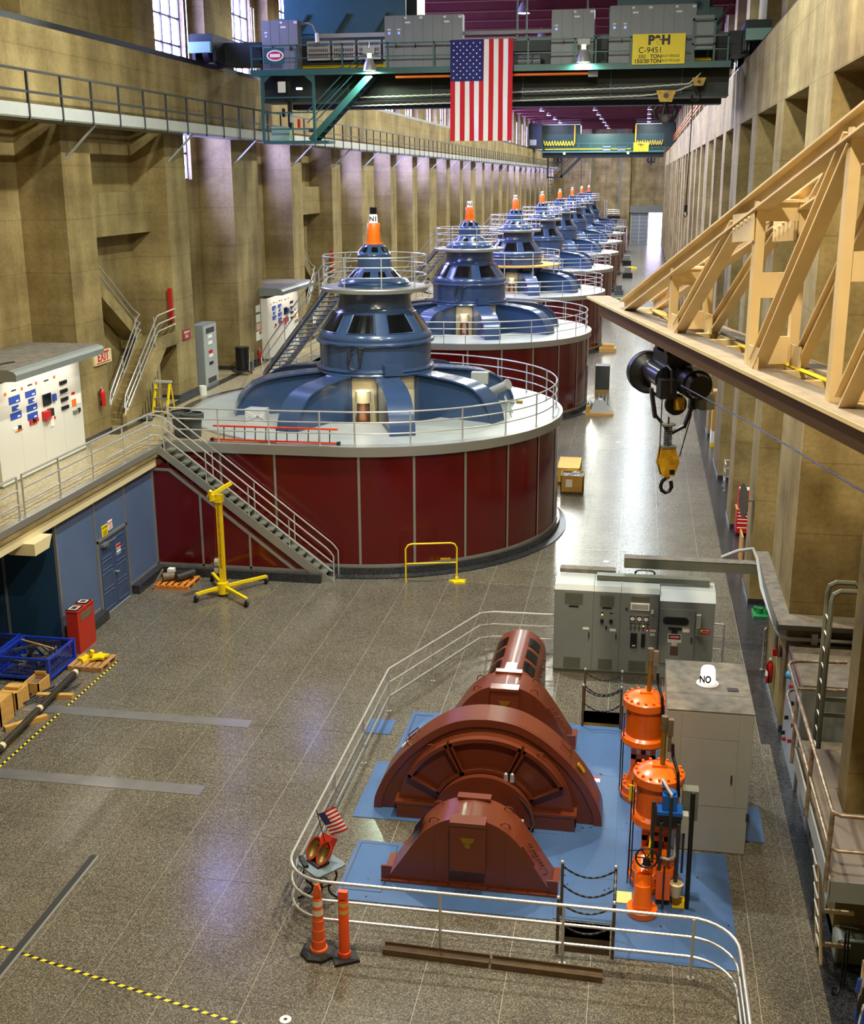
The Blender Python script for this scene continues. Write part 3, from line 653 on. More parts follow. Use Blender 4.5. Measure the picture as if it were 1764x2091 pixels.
    obj('oil_pot', MB().cyl((x, y, DZ-0.5), (x, y, 4.75), 0.22, n=20), COPPER, g, smooth=True)
    obj('pot_collar', MB().cyl((x, y, 4.75), (x, y, 5.15), 0.26, n=20), CREAM, g, smooth=True)
    obj('pot_base', MB().cyl((x, y, DZ-0.5), (x, y, DZ-0.2), 0.27, n=16), CORK, g, smooth=True)
    # stair up to the platform from the gallery side
    b0 = Vector((-15.1, 47.4, GZ)); b1 = Vector((GX-1.5, GY+1.0, 8.36)); d = (b1-b0); hd = Vector((d.x, d.y, 0)).normalized(); sd = Vector((-hd.y, hd.x, 0))
    stt = obj('access_stair', MB().beam(b0+sd*0.36, b1+sd*0.36, 0.05, 0.26), TRIM, g)
    obj('stringer', MB().beam(b0-sd*0.36, b1-sd*0.36, 0.05, 0.26), BLUE, stt); obj('stringer', MB().beam(b0-sd*0.40, b1-sd*0.40, 0.02, 0.12), TRIM, stt)
    N = 21
    for i in range(N):
        q = b0+d*((i+0.5)/N); obj('tread', MB().beam(q-sd*0.34, q+sd*0.34, 0.22, 0.035), GREY, stt)
    for s_ in (-1, 1):
        o_ = sd*0.4*s_
        for hgt, rr in ((0.95, 0.026), (0.55, 0.02)):
            pth = [b0+o_+Vector((0, 0, 0.12)), b0+o_-hd*0.12+Vector((0, 0, hgt*0.75)), b0+o_+hd*0.1+Vector((0, 0, hgt))]+[b0+d*f_+o_+Vector((0, 0, hgt+0.05)) for f_ in (0.1, 0.5, 0.95)]+[b1+o_+hd*0.15+Vector((0, 0, hgt+0.1))]
            obj('rail', MB().tube(pth, rr, 8), STEEL, stt, smooth=True)
        for f_ in (0.12, 0.37, 0.62, 0.87):
            q = b0+d*f_+o_; obj('post', MB().cyl(q-Vector((0, 0, 0.08)), q+Vector((0, 0, 1.0)), 0.022, n=8), STEEL, stt, smooth=True)
    return g
g1 = make_generator()
GENS = [g1]
glab = ['blue generator on the nearest red drum, lamp marked N1, with a dark cap on top', 'blue generator on a red drum, second in the row, lamp marked N2', 'blue generator third in the row, lamp marked N3, with a ring scaffold round its waist']+['blue generator on a red drum, %s in the row from the camera' % o for o in ('fourth', 'fifth', 'sixth', 'seventh')]+['blue generator farthest from the camera, last in the row']
g1['label'] = glab[0]
for k in range(1, 8): GENS.append(dup_at(g1, (0, UNIT*k, 0), glab[k]))
for k, g in enumerate(GENS[:6]):
    y = GY+UNIT*k
    txt('N%d' % (k+1), (GX+0.03, y-0.158, 10.67), 0.22, INK, g, '-y', bold=0.006)
obj('dark_cap', MB().cyl((GX, GY, 10.83), (GX, GY, 11.06), 0.125, n=14), BLACK, g1, smooth=True)
obj('label_plate', MB().box(GX+0.0, GX+0.1, GY-0.14, GY-0.12, 10.88, 11.02), GLASSD, g1)
# lights hidden inside the bell gap of the first three: the lit column behind the arms
for g in GENS[:4]:
    y = g.location.y; spot_area('column_light', (GX+2.4*math.cos(math.radians(-88)), y-2.75, 5.45), 0.25, 14.0, (1.0, 0.9, 0.7), parent=g)
# ring scaffold round the third generator
y3 = GY+2*UNIT
sf = thing('ring_scaffold', 'round railed work platform around the waist of the third generator', 'platform', (GX, y3, 5.95))
obj('floor_ring', MB().lathe([(2.1, 5.9), (3.3, 5.9), (3.3, 6.0), (2.1, 6.0)], 40, (GX, y3, 0)), WOOD, sf, smooth=True)
for h in (0.5, 0.95): obj('rail', MB().tube(arc(GX, y3, 3.25, 0, 2*PI, 40, 6.0+h)[:-1], 0.025, 6, True), STEEL, sf, smooth=True)
for k in range(10):
    a = 2*PI*k/10+0.2; obj('post', MB().cyl((GX+3.25*math.cos(a), y3+3.25*math.sin(a), DZ), (GX+3.25*math.cos(a), y3+3.25*math.sin(a), 6.95), 0.04, n=8), STEEL, sf, smooth=True)

# ---- things on the first deck
def P(x, y, z=0): return (x, y, z)
t = thing('ladder', 'orange fibreglass ladder lying on its side along the front rail of the first generator', 'ladder', (-12, 34.3, DZ))
for z_, y_ in ((DZ+0.06, 34.36), (DZ+0.48, 34.42)): obj('stile', MB().beam((-12.95, y_, z_), (-8.95, y_, z_), 0.07, 0.05), ORLAD, t)
for k in range(11): x = -12.6+k*0.34; obj('rung', MB().cyl((x, 34.36, DZ+0.06), (x, 34.42, DZ+0.48), 0.018, n=8), DSTEEL, t)
for x in (-12.98, -8.92): obj('foot', MB().box(x-0.05, x+0.05, 34.3, 34.44, DZ+0.02, DZ+0.1), RUBBER, t)
for x, y, lb in ((-13.75, 34.75, 'grey round trash can with a lid ring, right of its pair by the stair head'), (-14.2, 34.95, 'grey round trash can partly hidden behind its twin by the stair head')):
    t = thing('trash_can', lb, 'trash can', (x, y, DZ), 'trash cans at the stair head')
    obj('barrel', MB().lathe([(0.01, 0.02), (0.24, 0.02), (0.31, 0.74), (0.30, 0.75), (0.23, 0.06)], 24, (x, y, DZ)), BINP, t, smooth=True)
    obj('rim', MB().lathe([(0.31, 0.62), (0.36, 0.62), (0.37, 0.78), (0.31, 0.80)], 24, (x, y, DZ)), BINP, t, smooth=True)
    obj('wheel', MB().cyl((x-0.1, y+0.2, DZ+0.05), (x+0.1, y+0.2, DZ+0.05), 0.05, n=10), BLACK, t)
t = thing('plastic_wrapped_box', 'clear plastic wrapped bundle against the left arm of the first generator', 'bundle', (-12.2, 38.0, DZ))
mbx = MB(); rnd = random.Random(3)
pts = []
for (sx, sy, sz) in ((-1,-1,0),(1,-1,0),(1,1,0),(-1,1,0),(-1,-1,1),(1,-1,1),(1,1,1),(-1,1,1)): pts.append((-12.55+sx*0.33+rnd.uniform(-.04,.04), 37.6+sy*0.25+rnd.uniform(-.04,.04), DZ+sz*0.42+(rnd.uniform(-.03,.05) if sz else 0)))
mbx.add(pts, [(0,3,2,1),(4,5,6,7),(0,1,5,4),(1,2,6,5),(2,3,7,6),(3,0,4,7)]); obj('wrap', mbx, PLASTIC, t)
for k in range(4): obj('crease', MB().beam((-12.85, 37.34, DZ+0.08+k*0.09), (-12.25, 37.34, DZ+0.3-k*0.05), 0.02, 0.02), PAPER, t)
t = thing('test_stand', 'white tube and control box on a light frame on the right of the first deck', 'stand', (-4.6, 40.8, DZ))
obj('control_box', MB().box(-5.75, -5.15, 41.0, 41.3, 5.0, 5.4), GREYL, t)
obj('box_leg', MB().box(-5.7, -5.65, 41.1, 41.15, DZ, 5.0).box(-5.25, -5.2, 41.1, 41.15, DZ, 5.0), GREYL, t)
obj('tube', MB().cyl((-5.1, 40.6, 4.75), (-4.35, 40.2, 5.15), 0.15, n=20), GREYL, t, smooth=True); obj('tube_flange', MB().cyl((-4.37, 40.21, 5.14), (-4.33, 40.19, 5.16), 0.19, n=20), WHITE, t, smooth=True)
for x, y in ((-4.95, 39.95), (-4.15, 39.6), (-4.2, 40.4), (-4.95, 40.75)): obj('frame_leg', MB().cyl((x, y, DZ), (x*0.4-4.65*0.6, y*0.4+40.35*0.6, 4.75), 0.025, n=6), GREYL, t)
obj('frame_bar', MB().beam((-4.95, 39.95, 4.3), (-4.15, 39.6, 4.3), 0.04, 0.04).beam((-4.95, 39.95, 4.6), (-3.95, 39.75, 4.62), 0.05, 0.05), GREYL, t)
obj('brass_fitting', MB().cyl((-4.0, 39.75, 4.62), (-3.8, 39.72, 4.62), 0.06, n=10), BRASS, t)

# ---- red stair wall and stair down to the floor
SY0, SY1 = 33.42, 34.0
t = thing('stairway', 'steel stairway with silver stringers down the red wall of the first generator', 'stairs', (-11.7, SY0, 0))
X0, X1 = -14.3, -9.05; N = 22
def zs(x): return GZ*(X1-x)/(X1-X0)
for yy in (SY0-0.02, SY1+0.02):
    obj('stringer', MB().prism([(X0-0.2, GZ-0.24), (X0-0.2, GZ+0.01), (X0-0.02, GZ+0.01), (X1+0.12, 0.05), (X1+0.12, 0.0), (X1-0.28, 0.0), (X0-0.05, GZ-0.24)], yy-0.03, yy+0.03, 'y'), TRIM, t)
for i in range(N):
    x = X0+(X1-X0)*(i+0.7)/N; z = GZ*(1-(i+0.75)/N)
    obj('tread', MB().box(x-0.11, x+0.15, SY0+0.02, SY1-0.02, z-0.04, z), GREYO, t)
for s_, yy in ((0, SY0), (1, SY1)):
    if s_ == 1: yy = SY1
    for h in (0.36, 0.66, 0.98):
        if s_ == 1 and h != 0.98: continue
        pth = [(X0-0.35, yy, GZ+h), (X0-0.05, yy, GZ+h), (X0+0.12, yy, GZ+h-0.06), (X1-0.1, yy, 0.12+h), (X1+0.02, yy, 0.0+h), (X1+0.1, yy, h-0.1), (X1+0.1, yy, max(0.0, h-0.35))]
        if h < 0.9: pth = pth[:4]+[(X1+0.08, yy, h-0.02)]
        else: pth = pth[:5]+[(X1+0.12, yy, h-0.14), (X1+0.12, yy, 0.0)]
        obj('handrail', MB().tube(pth, 0.026, 8), STEEL, t, smooth=True)
    for f_ in (0.02, 0.27, 0.52, 0.76):
        x = X0+(X1-X0)*f_; obj('post', MB().cyl((x, yy, zs(x)-0.05), (x, yy, zs(x)+0.97), 0.024, n=8), STEEL, t, smooth=True)
sw = obj('wall_stair', MB().prism([(-14.68, 0.25), (X1-0.35, 0.25), (X0-0.1, GZ-0.4), (-14.68, GZ-0.4)], SY0+0.03, SY0+0.09, 'y'), RED, org=(-12, SY0, 0)); tag(sw, 'dark red triangular panelled wall under the stairway', kind='structure')
def zt(x): return min(GZ-0.72, max(0.3, zs(x)-0.60))
for a, b_ in ((-14.62, -13.16), (-13.1, -11.61), (-11.55, -10.2)):
    poly = [(a, 0.36), (b_, 0.36)]+([(b_, zt(b_))] if zt(b_) > 0.37 else [])+([(-14.0, GZ-0.72)] if a < -14.0 else [])+[(a, zt(a))]
    obj('wall_panel', MB().prism(poly, SY0-0.005, SY0+0.03, 'y'), RED, sw)
for x in (-13.13, -11.58): obj('batten', MB().box(x-0.035, x+0.035, SY0-0.02, SY0+0.03, 0.3, zt(x)+0.03), TRIM, sw)
obj('batten', MB().box(-14.68, -14.61, SY0-0.02, SY0+0.03, 0.3, GZ-0.6), TRIM, sw)
obj('diagonal_batten', MB().prism([(-14.65, GZ-0.68), (-14.05, GZ-0.68), (-10.06, 0.3), (-10.2, 0.3), (-14.1, GZ-0.76), (-14.65, GZ-0.76)], SY0-0.025, SY0+0.03, 'y'), TRIM, sw)
obj('base_batten', MB().box(-14.65, -9.5, SY0-0.02, SY0+0.05, 0.28, 0.37), TRIM, sw)
obj('curb', MB().box(-14.42, -9.3, SY0-0.22, SY0+0.05, 0, 0.28), DARKF, sw)
# ---- gallery edge railing
t = thing('gallery_railing', 'three-bar silver railing along the gallery edge above the blue wall', 'railing', (-14.5, 29, GZ))
path = [(-14.5, 25.45, GZ), (-14.5, 33.0, GZ), (-14.45, 33.35, GZ)]
railing(t, path, [(-14.5, y, GZ) for y in (25.45, 27.3, 29.2, 31.2, 33.0)], STEEL)
t = thing('gallery_railing', 'three-bar silver railing at the far left edge of the photo, ending at a gap', 'railing', (-14.5, 23, GZ))
railing(t, [(-14.5, 18.0, GZ), (-14.5, 25.2, GZ)], [(-14.5, y, GZ) for y in (19, 21, 23.2, 25.2)], STEEL)
for k in range(0, 3):
    t = thing('gallery_railing', 'three-bar silver railing closing the gap behind the %s generator' % ('first', 'second', 'third')[k], 'railing', (-14.4, 50.6+UNIT*k, GZ), 'railings between the generators')
    a, b_ = 46.2+UNIT*k, 56.5+UNIT*k
    railing(t, [(-13.6, a-0.1, GZ), (-14.5, a+0.4, GZ), (-14.5, b_, GZ)], [(-14.5, a+0.4+i*2.4, GZ) for i in range(5)], STEEL)
# ================================================================== FOREGROUND MACHINE PIT
# ---- railing round the machine
t = thing('machine_railing', 'polished three-bar pipe railing enclosing the brown machine and orange valves', 'railing', (-1.5, 20, 0))
corner = [(-5.36+0.75*(1-math.cos(a)), 16.88-0.75*math.sin(a), 0) for a in [PI/2*i/8 for i in range(9)]]
corner2 = [(1.15+0.72*math.sin(a), 15.4+0.73*math.cos(a), 0) for a in [PI/2*i/8 for i in range(9)]]
path = [(-1.85, 28.85, 0), (-3.4, 28.82, 0), (-3.75, 28.65, 0), (-5.15, 25.2, 0), (-5.36, 24.7, 0), (-5.36, 20, 0)]+corner+[(-4.4, 16.13, 0), (1.0, 16.13, 0)]+corner2+[(1.88, 14.2, 0), (1.88, 11.0, 0)]
railing(t, path, [(-3.56, 28.78, 0), (-4.64, 26.55, 0), (-5.36, 24.7, 0), (-5.36, 22.11, 0), (-5.36, 19.66, 0), (-5.36, 16.95, 0), (-4.72, 16.13, 0), (-2.72, 16.13, 0), (-0.76, 16.13, 0), (1.23, 16.1, 0), (1.88, 15.29, 0), (1.88, 13.0, 0)], STEEL)
t = thing('short_railing', 'short three-bar railing end right of the grey control cabinets', 'railing', (2.35, 28.85, 0))
railing(t, [(2.15, 28.85, 0), (2.42, 28.85, 0), (2.47, 28.8, 0)], [(2.47, 28.82, 0)], STEEL)
t = thing('short_railing', 'short railing stub standing by the near right pilaster', 'railing', (3.45, 28.62, 0))
railing(t, [(3.45, 28.6, 0), (3.5, 28.75, 0), (3.95, 28.95, 0)], [(3.45, 28.6, 0)], STEEL)
# ---- blue floor plates
t = thing('floor_plating', 'blue painted tread plates around the brown machine', 'floor plates', (-1.5, 20, 0))
def bp(x0, x1, y0, y1, h=0.012, m=None, nm='floor_plate'): return obj(nm, box(x0, x1, y0, y1, 0.001, h), m or BLUEP, t)
bp(-0.0, 0.98, 16.42, 18.1); bp(0.985, 2.0, 16.4, 19.75); bp(0.0, 0.98, 18.105, 20.3); bp(0.0, 0.98, 20.305, 22.4)
bp(0.0, 0.8, 22.405, 24.7); bp(-0.02, 0.34, 24.705, 25.45)
bp(-1.0, -0.005, 17.3, 18.6); bp(-1.0, -0.005, 18.605, 20.3); bp(-1.0, -0.005, 20.305, 22.4); bp(-1.1, -0.005, 22.405, 24.7)
bp(-4.78, -1.005, 17.25, 19.15); bp(-3.8, -1.005, 19.155, 19.95); bp(-5.1, -1.005, 19.955, 22.25); bp(-4.8, -1.105, 22.255, 24.78)
bp(2.4, 2.75, 20.3, 21.6)
bp(-5.68, -5.1, 23.53, 24.25)
hb = bp(-4.7, -4.0, 17.55, 19.05, 0.016, mat('blue_hatch_paint', (66, 100, 152), 0.3, var=0.1), 'hatch_cover')
for (a, b_) in (((-4.7, 17.55), (-4.0, 17.55)), ((-4.0, 17.55), (-4.0, 19.05)), ((-4.0, 19.05), (-4.7, 19.05)), ((-4.7, 19.05), (-4.7, 17.55))): obj('hatch_joint', MB().beam((*a, 0.014), (*b_, 0.014), 0.02, 0.006), DSTEEL, t)
for (a, b_) in (((-4.7, 23.0), (-4.3, 23.0)), ((-4.7, 23.0), (-4.7, 24.6)), ((-4.7, 24.6), (-4.3, 24.6))): obj('hatch_joint', MB().beam((*a, 0.014), (*b_, 0.014), 0.02, 0.006), DSTEEL, t)
obj('notice', box(-0.66, -0.38, 22.1, 22.3, 0.012, 0.016), PAPER, t); obj('notice_heading', box(-0.66, -0.38, 22.24, 22.3, 0.016, 0.018), REDINK, t)
for i in range(26):
    x, y = random.choice([(-0.9, 18.7), (-0.1, 18.2), (0.5, 18.2), (0.9, 17.0), (1.9, 17.2), (-0.6, 20.4), (0.3, 20.4), (-0.4, 22.5), (0.2, 23.5), (1.5, 18.6), (-4.3, 18.7), (-4.3, 17.8), (-2.5, 17.5)]); x += random.uniform(-.12, .12); y += random.uniform(-.5, .5)
    if 17.3 < y < 24.6 and (x > -1 or y < 18.9): obj('bolt_hole', MB().disc((x, y, 0.0175), 0.018, 8), BLACK, t)

# ---- the brown turbine-generator set: four arched covers on one axis
AX = -2.52
def spl(pts, n=6):
    out = []
    for i in range(len(pts)-1):
        p0 = pts[max(0, i-1)]; p1 = pts[i]; p2 = pts[i+1]; p3 = pts[min(len(pts)-1, i+2)]
        for k in range(n):
            t_ = k/n
            out.append(tuple(0.5*((2*p1[j])+(-p0[j]+p2[j])*t_+(2*p0[j]-5*p1[j]+4*p2[j]-p3[j])*t_**2+(-p0[j]+3*p1[j]-3*p2[j]+p3[j])*t_**3) for j in (0, 1)))
    return out+[pts[-1]]
def mirror(h): return [(AX+x, z) for x, z in h]+[(AX-x, z) for x, z in reversed(h)][0 if h[-1][0] > 1e-6 else 1:]
bm_ = thing('turbine_generator', 'red-brown turbine generator set of arched covers behind the railing', 'machine', (AX, 21, 0))
def cover(h, y0, y1, nm, ov=0.06):
    pr = mirror(h); c_ = obj(nm, MB().prism(pr, y0, y1, 'y'), BROWN, bm_, smooth=True)
    rim = [(AX+(x-AX)*1.012, z*1.008+0.006) for x, z in pr]
    return c_, pr
small = [(1.46, 0.03)]+spl([(1.42, 0.1), (1.18, 0.47), (0.98, 0.78), (0.80, 1.02), (0.55, 1.22), (0.28, 1.33), (0.0, 1.37)])
def lug(c_, x, y, z, sc_=1.0):
    obj('lifting_lug', MB().tube([(x-0.09*sc_, y, z-0.02), (x-0.07*sc_, y-0.01, z+0.07*sc_), (x, y-0.015, z+0.10*sc_), (x+0.07*sc_, y-0.01, z+0.07*sc_), (x+0.09*sc_, y, z-0.02)], 0.014, 6), BROWN, c_, smooth=True)
for y0, y1, nm, sgn in ((17.95, 18.72, 'near_bearing_cover', -1), (23.55, 24.35, 'far_bearing_cover', -1)):
    c_, pr = cover(small, y0, y1, nm)
    obj('base_flange', MB().box(AX-1.56, AX+1.56, y0-0.07, y1+0.05, 0.012, 0.05), BROWN, c_)
    for sx in (-1, 1): obj('side_flange', MB().prism([(AX+sx*1.43, 0.05), (AX+sx*1.56, 0.05), (AX+sx*1.56, 0.3), (AX+sx*1.36, 0.3)], y0-0.02, y0+0.02, 'y'), BROWN, c_)
    for x in (-0.62, 0.62): obj('face_seam', MB().box(AX+x-0.012, AX+x+0.012, y0-0.012, y0, 0.05, 1.12), BROWN, c_)
    dpl = obj('dust_hood', MB().box(AX-0.31, AX+0.31, y0-0.16, y0, 0.42, 1.32).box(AX-0.31, AX+0.31, y0-0.18, y0+0.1, 1.3, 1.37), BROWN, c_)
    obj('top_plate', MB().box(AX-0.3, AX+0.3, y1-0.12, y1+0.06, 1.36, 1.40), BROWN, c_)
    obj('name_plate', MB().prism([(AX-0.13, 1.08), (AX+0.13, 1.08), (AX+0.08, 0.98), (AX-0.08, 0.98)], y0-0.168, y0-0.16, 'y').prism([(AX-0.05, 0.97), (AX+0.05, 0.97), (AX+0.04, 0.88), (AX-0.04, 0.88)], y0-0.168, y0-0.16, 'y'), BRASS, c_)
    for x, z in ((-0.62, 1.18), (0.62, 1.18)):
        lug(c_, AX+x, y0+0.12, z); lug(c_, AX+x, y1-0.1, z)
    for k in range(8): obj('hinge_bolt', MB().cyl((AX+1.02+k*0.035, y0+0.35, 0.76-k*0.058), (AX+1.05+k*0.035, y0+0.35, 0.79-k*0.058), 0.022, n=6), BROWN, c_)
    obj('side_rib', MB().beam((AX+0.92, y0+0.04, 0.9), (AX+1.14, y0+0.04, 0.56), 0.04, 0.05), BROWN, c_)
    for k in (0.62, 0.28):
        x = AX+1.46-k*0.62; obj('grab_handle', MB().tube([(x+0.02, y0+0.2, k), (x+0.09, y0+0.2, k+0.03), (x+0.03, y0+0.2, k+0.14), (x-0.05, y0+0.2, k+0.12)], 0.012, 6), BROWN, c_, smooth=True)
    for k in range(9): obj('flange_bolt', MB().cyl((AX-1.4+k*0.35, y0-0.045, 0.05), (AX-1.4+k*0.35, y0-0.045, 0.07), 0.018, n=6), DSTEEL, c_)
obj('side_window', MB().add([(AX-1.03, 18.08, 0.80), (AX-0.84, 18.08, 1.06), (AX-0.84, 18.5, 1.06), (AX-1.03, 18.5, 0.80)], [(0,1,2,3)]).xform(Matrix.Translation((-0.012, 0, 0.012))), GLASSD, bm_)
big = spl([(2.24, 0.02), (2.2, 0.3), (2.0, 0.74), (1.75, 1.10), (1.5, 1.38), (1.1, 1.72), (0.7, 1.95), (0.35, 2.05), (0.0, 2.08)])
yb0, yb1 = 20.42, 21.05
c_, prb = cover(big, yb0, yb1, 'stator_cover')
# outer rim band standing proud of the face, then the recessed annulus
bandp = [(AX+(x-AX), z) for x, z in prb]; inner = [(AX+(x-AX)*0.93, z*0.93) for x, z in prb]
vs = [(x, yb0-0.06, z) for x, z in bandp]+[(x, yb0-0.06, z) for x, z in inner]+[(x, yb0+0.02, z) for x, z in bandp]+[(x, yb0+0.02, z) for x, z in inner]; n = len(bandp)
fs = []
for i in range(n-1): fs += [(i, i+1, n+i+1, n+i), (n+i, n+i+1, 3*n+i+1, 3*n+i), (i, 2*n+i, 2*n+i+1, i+1)]
obj('rim_band', MB().add(vs, fs), BROWN, c_, smooth=True)
def arcpoly(r0, r1, a0, a1, n, sx=1.0, zc=0.12):
    return [(AX+r1*sx*math.cos(a0+(a1-a0)*i/n), zc+r1*math.sin(a0+(a1-a0)*i/n)) for i in range(n+1)]+[(AX+r0*sx*math.cos(a1-(a1-a0)*i/n), zc+r0*math.sin(a1-(a1-a0)*i/n)) for i in range(n+1)]
# end-winding shield: lower step, ring, three sector panels with raised borders
obj('shield', MB().prism(arcpoly(0.2, 1.72, 0.02, PI-0.02, 36, 1.0, 0.1), yb0-0.22, yb0, 'y'), BROWN, c_, smooth=True)
for sx in (-1, 1):
    xa, xb, xc = sorted((AX+sx*1.72, AX+sx*0.5))+[AX+sx*1.76]
    obj('shield_foot', MB().box(xa, xb, yb0-0.34, yb0, 0.012, 0.34).box(min(xc, xa), max(xc, xb), yb0-0.36, yb0, 0.30, 0.36), BROWN, c_)
obj('hub_disc', MB().prism(arcpoly(0.02, 0.98, 0.0, PI, 28, 1.0, 0.12), yb0-0.5, yb0-0.2, 'y'), BROWN, c_, smooth=True)
for a0, a1 in ((28, 64), (66, 114), (116, 152)):
    a0, a1 = math.radians(a0), math.radians(a1)
    fr = MB().prism(arcpoly(1.62, 1.70, a0, a1, 12), yb0-0.36, yb0-0.2, 'y').prism(arcpoly(1.0, 1.07, a0, a1, 12), yb0-0.36, yb0-0.2, 'y').prism(arcpoly(1.0, 1.7, a0, a0+0.03, 2), yb0-0.36, yb0-0.2, 'y').prism(arcpoly(1.0, 1.7, a1-0.03, a1, 2), yb0-0.36, yb0-0.2, 'y')
    obj('sector_frame', fr, BROWN, c_, smooth=True)
for x, z in ((-1.05, 1.5), (1.05, 1.5)): lug(c_, AX+x, yb0-0.25, z, 0.8)
for sx in (-1, 1):
    for dy in (0.2, 0.45): obj('grab_handle', MB().tube([(AX+sx*1.40, yb0+dy, 1.47), (AX+sx*1.43, yb0+dy, 1.56), (AX+sx*1.62, yb0+dy, 1.38), (AX+sx*1.58, yb0+dy, 1.29)], 0.014, 6), BROWN, c_, smooth=True)
obj('door_plate', MB().beam((AX+1.86, yb0+0.18, 1.02), (AX+1.74, yb0+0.18, 1.18), 0.12, 0.03), DYELL, c_)
obj('white_tag', MB().beam((AX-1.72, yb0+0.3, 1.2), (AX-1.62, yb0+0.3, 1.32), 0.1, 0.02), PAPER, c_)
for dx in (-0.06, 0.06): obj('terminal', MB().cyl((AX+0.47+dx, yb0-0.36, 0.98), (AX+0.47+dx, yb0-0.36, 1.1), 0.045, n=12).ball((AX+0.47+dx, yb0-0.36, 1.12), 0.045, 10), STEEL, c_, smooth=True)
obj('cable', MB().tube([(AX+0.41, yb0-0.37, 0.98), (AX+0.42, yb0-0.52, 0.6), (AX+0.43, yb0-0.6, 0.3), (AX+0.44, yb0-0.8, 0.15)], 0.016, 6).tube([(AX+0.53, yb0-0.37, 0.98), (AX+0.6, yb0-0.45, 0.8), (AX+0.9, yb0-0.6, 0.55), (AX+1.0, yb0-0.75, 0.35), (AX+0.88, yb0-0.95, 0.2), (AX+0.75, yb0-1.0, 0.2)], 0.016, 6), DSTEEL, c_, smooth=True)
obj('terminal_box', MB().box(AX+0.62, AX+0.82, yb0-1.25, yb0-0.95, 0.02, 0.55), GREYL, c_)
obj('shaft_casing', MB().prism(arcpoly(0.02, 0.55, 0, PI, 20, 1.0, 0.1), 18.7, yb0, 'y').prism(arcpoly(0.02, 0.75, 0, PI, 20, 1.0, 0.1), yb1, 23.6, 'y'), BROWN, c_, smooth=True)
obj('rear_casing', MB().prism([(AX+x*0.62, z*0.62+0.05) for x, z in [(p[0]-AX, p[1]) for p in prb]], yb1, 22.3, 'y'), BROWN, c_, smooth=True)
# exciter hood at the far end
hood = [(0.62, 0.02), (0.62, 0.7)]+[(0.62*math.cos(a), 0.7+0.6*math.sin(a)) for a in [PI/2*i/10 for i in range(1, 11)]]
hc = obj('exciter_hood', MB().prism(mirror(hood), 24.35, 27.1, 'y'), BROWN, bm_, smooth=True)
for k in range(3):
    for sx in (-1, 1):
        y0 = 24.75+k*0.72; vs = []
        for y in (y0, y0+0.5):
            for i in range(6): a = 0.62+0.53*i/5; vs.append((AX+sx*0.632*math.cos(a), y, 0.7+0.612*math.sin(a)+0.004))
        obj('mesh_window', MB().add(vs, [(i, i+1, i+7, i+6) for i in range(5)]), GLASSD, hc)
obj('top_strip', MB().box(AX-0.13, AX+0.13, 24.35, 25.0, 1.296, 1.31), BROWN, hc)
for k in range(5): obj('cover_bolt', MB().ball((AX+0.635, 24.6+k*0.5, 0.75), 0.03, 8), BROWN, hc)

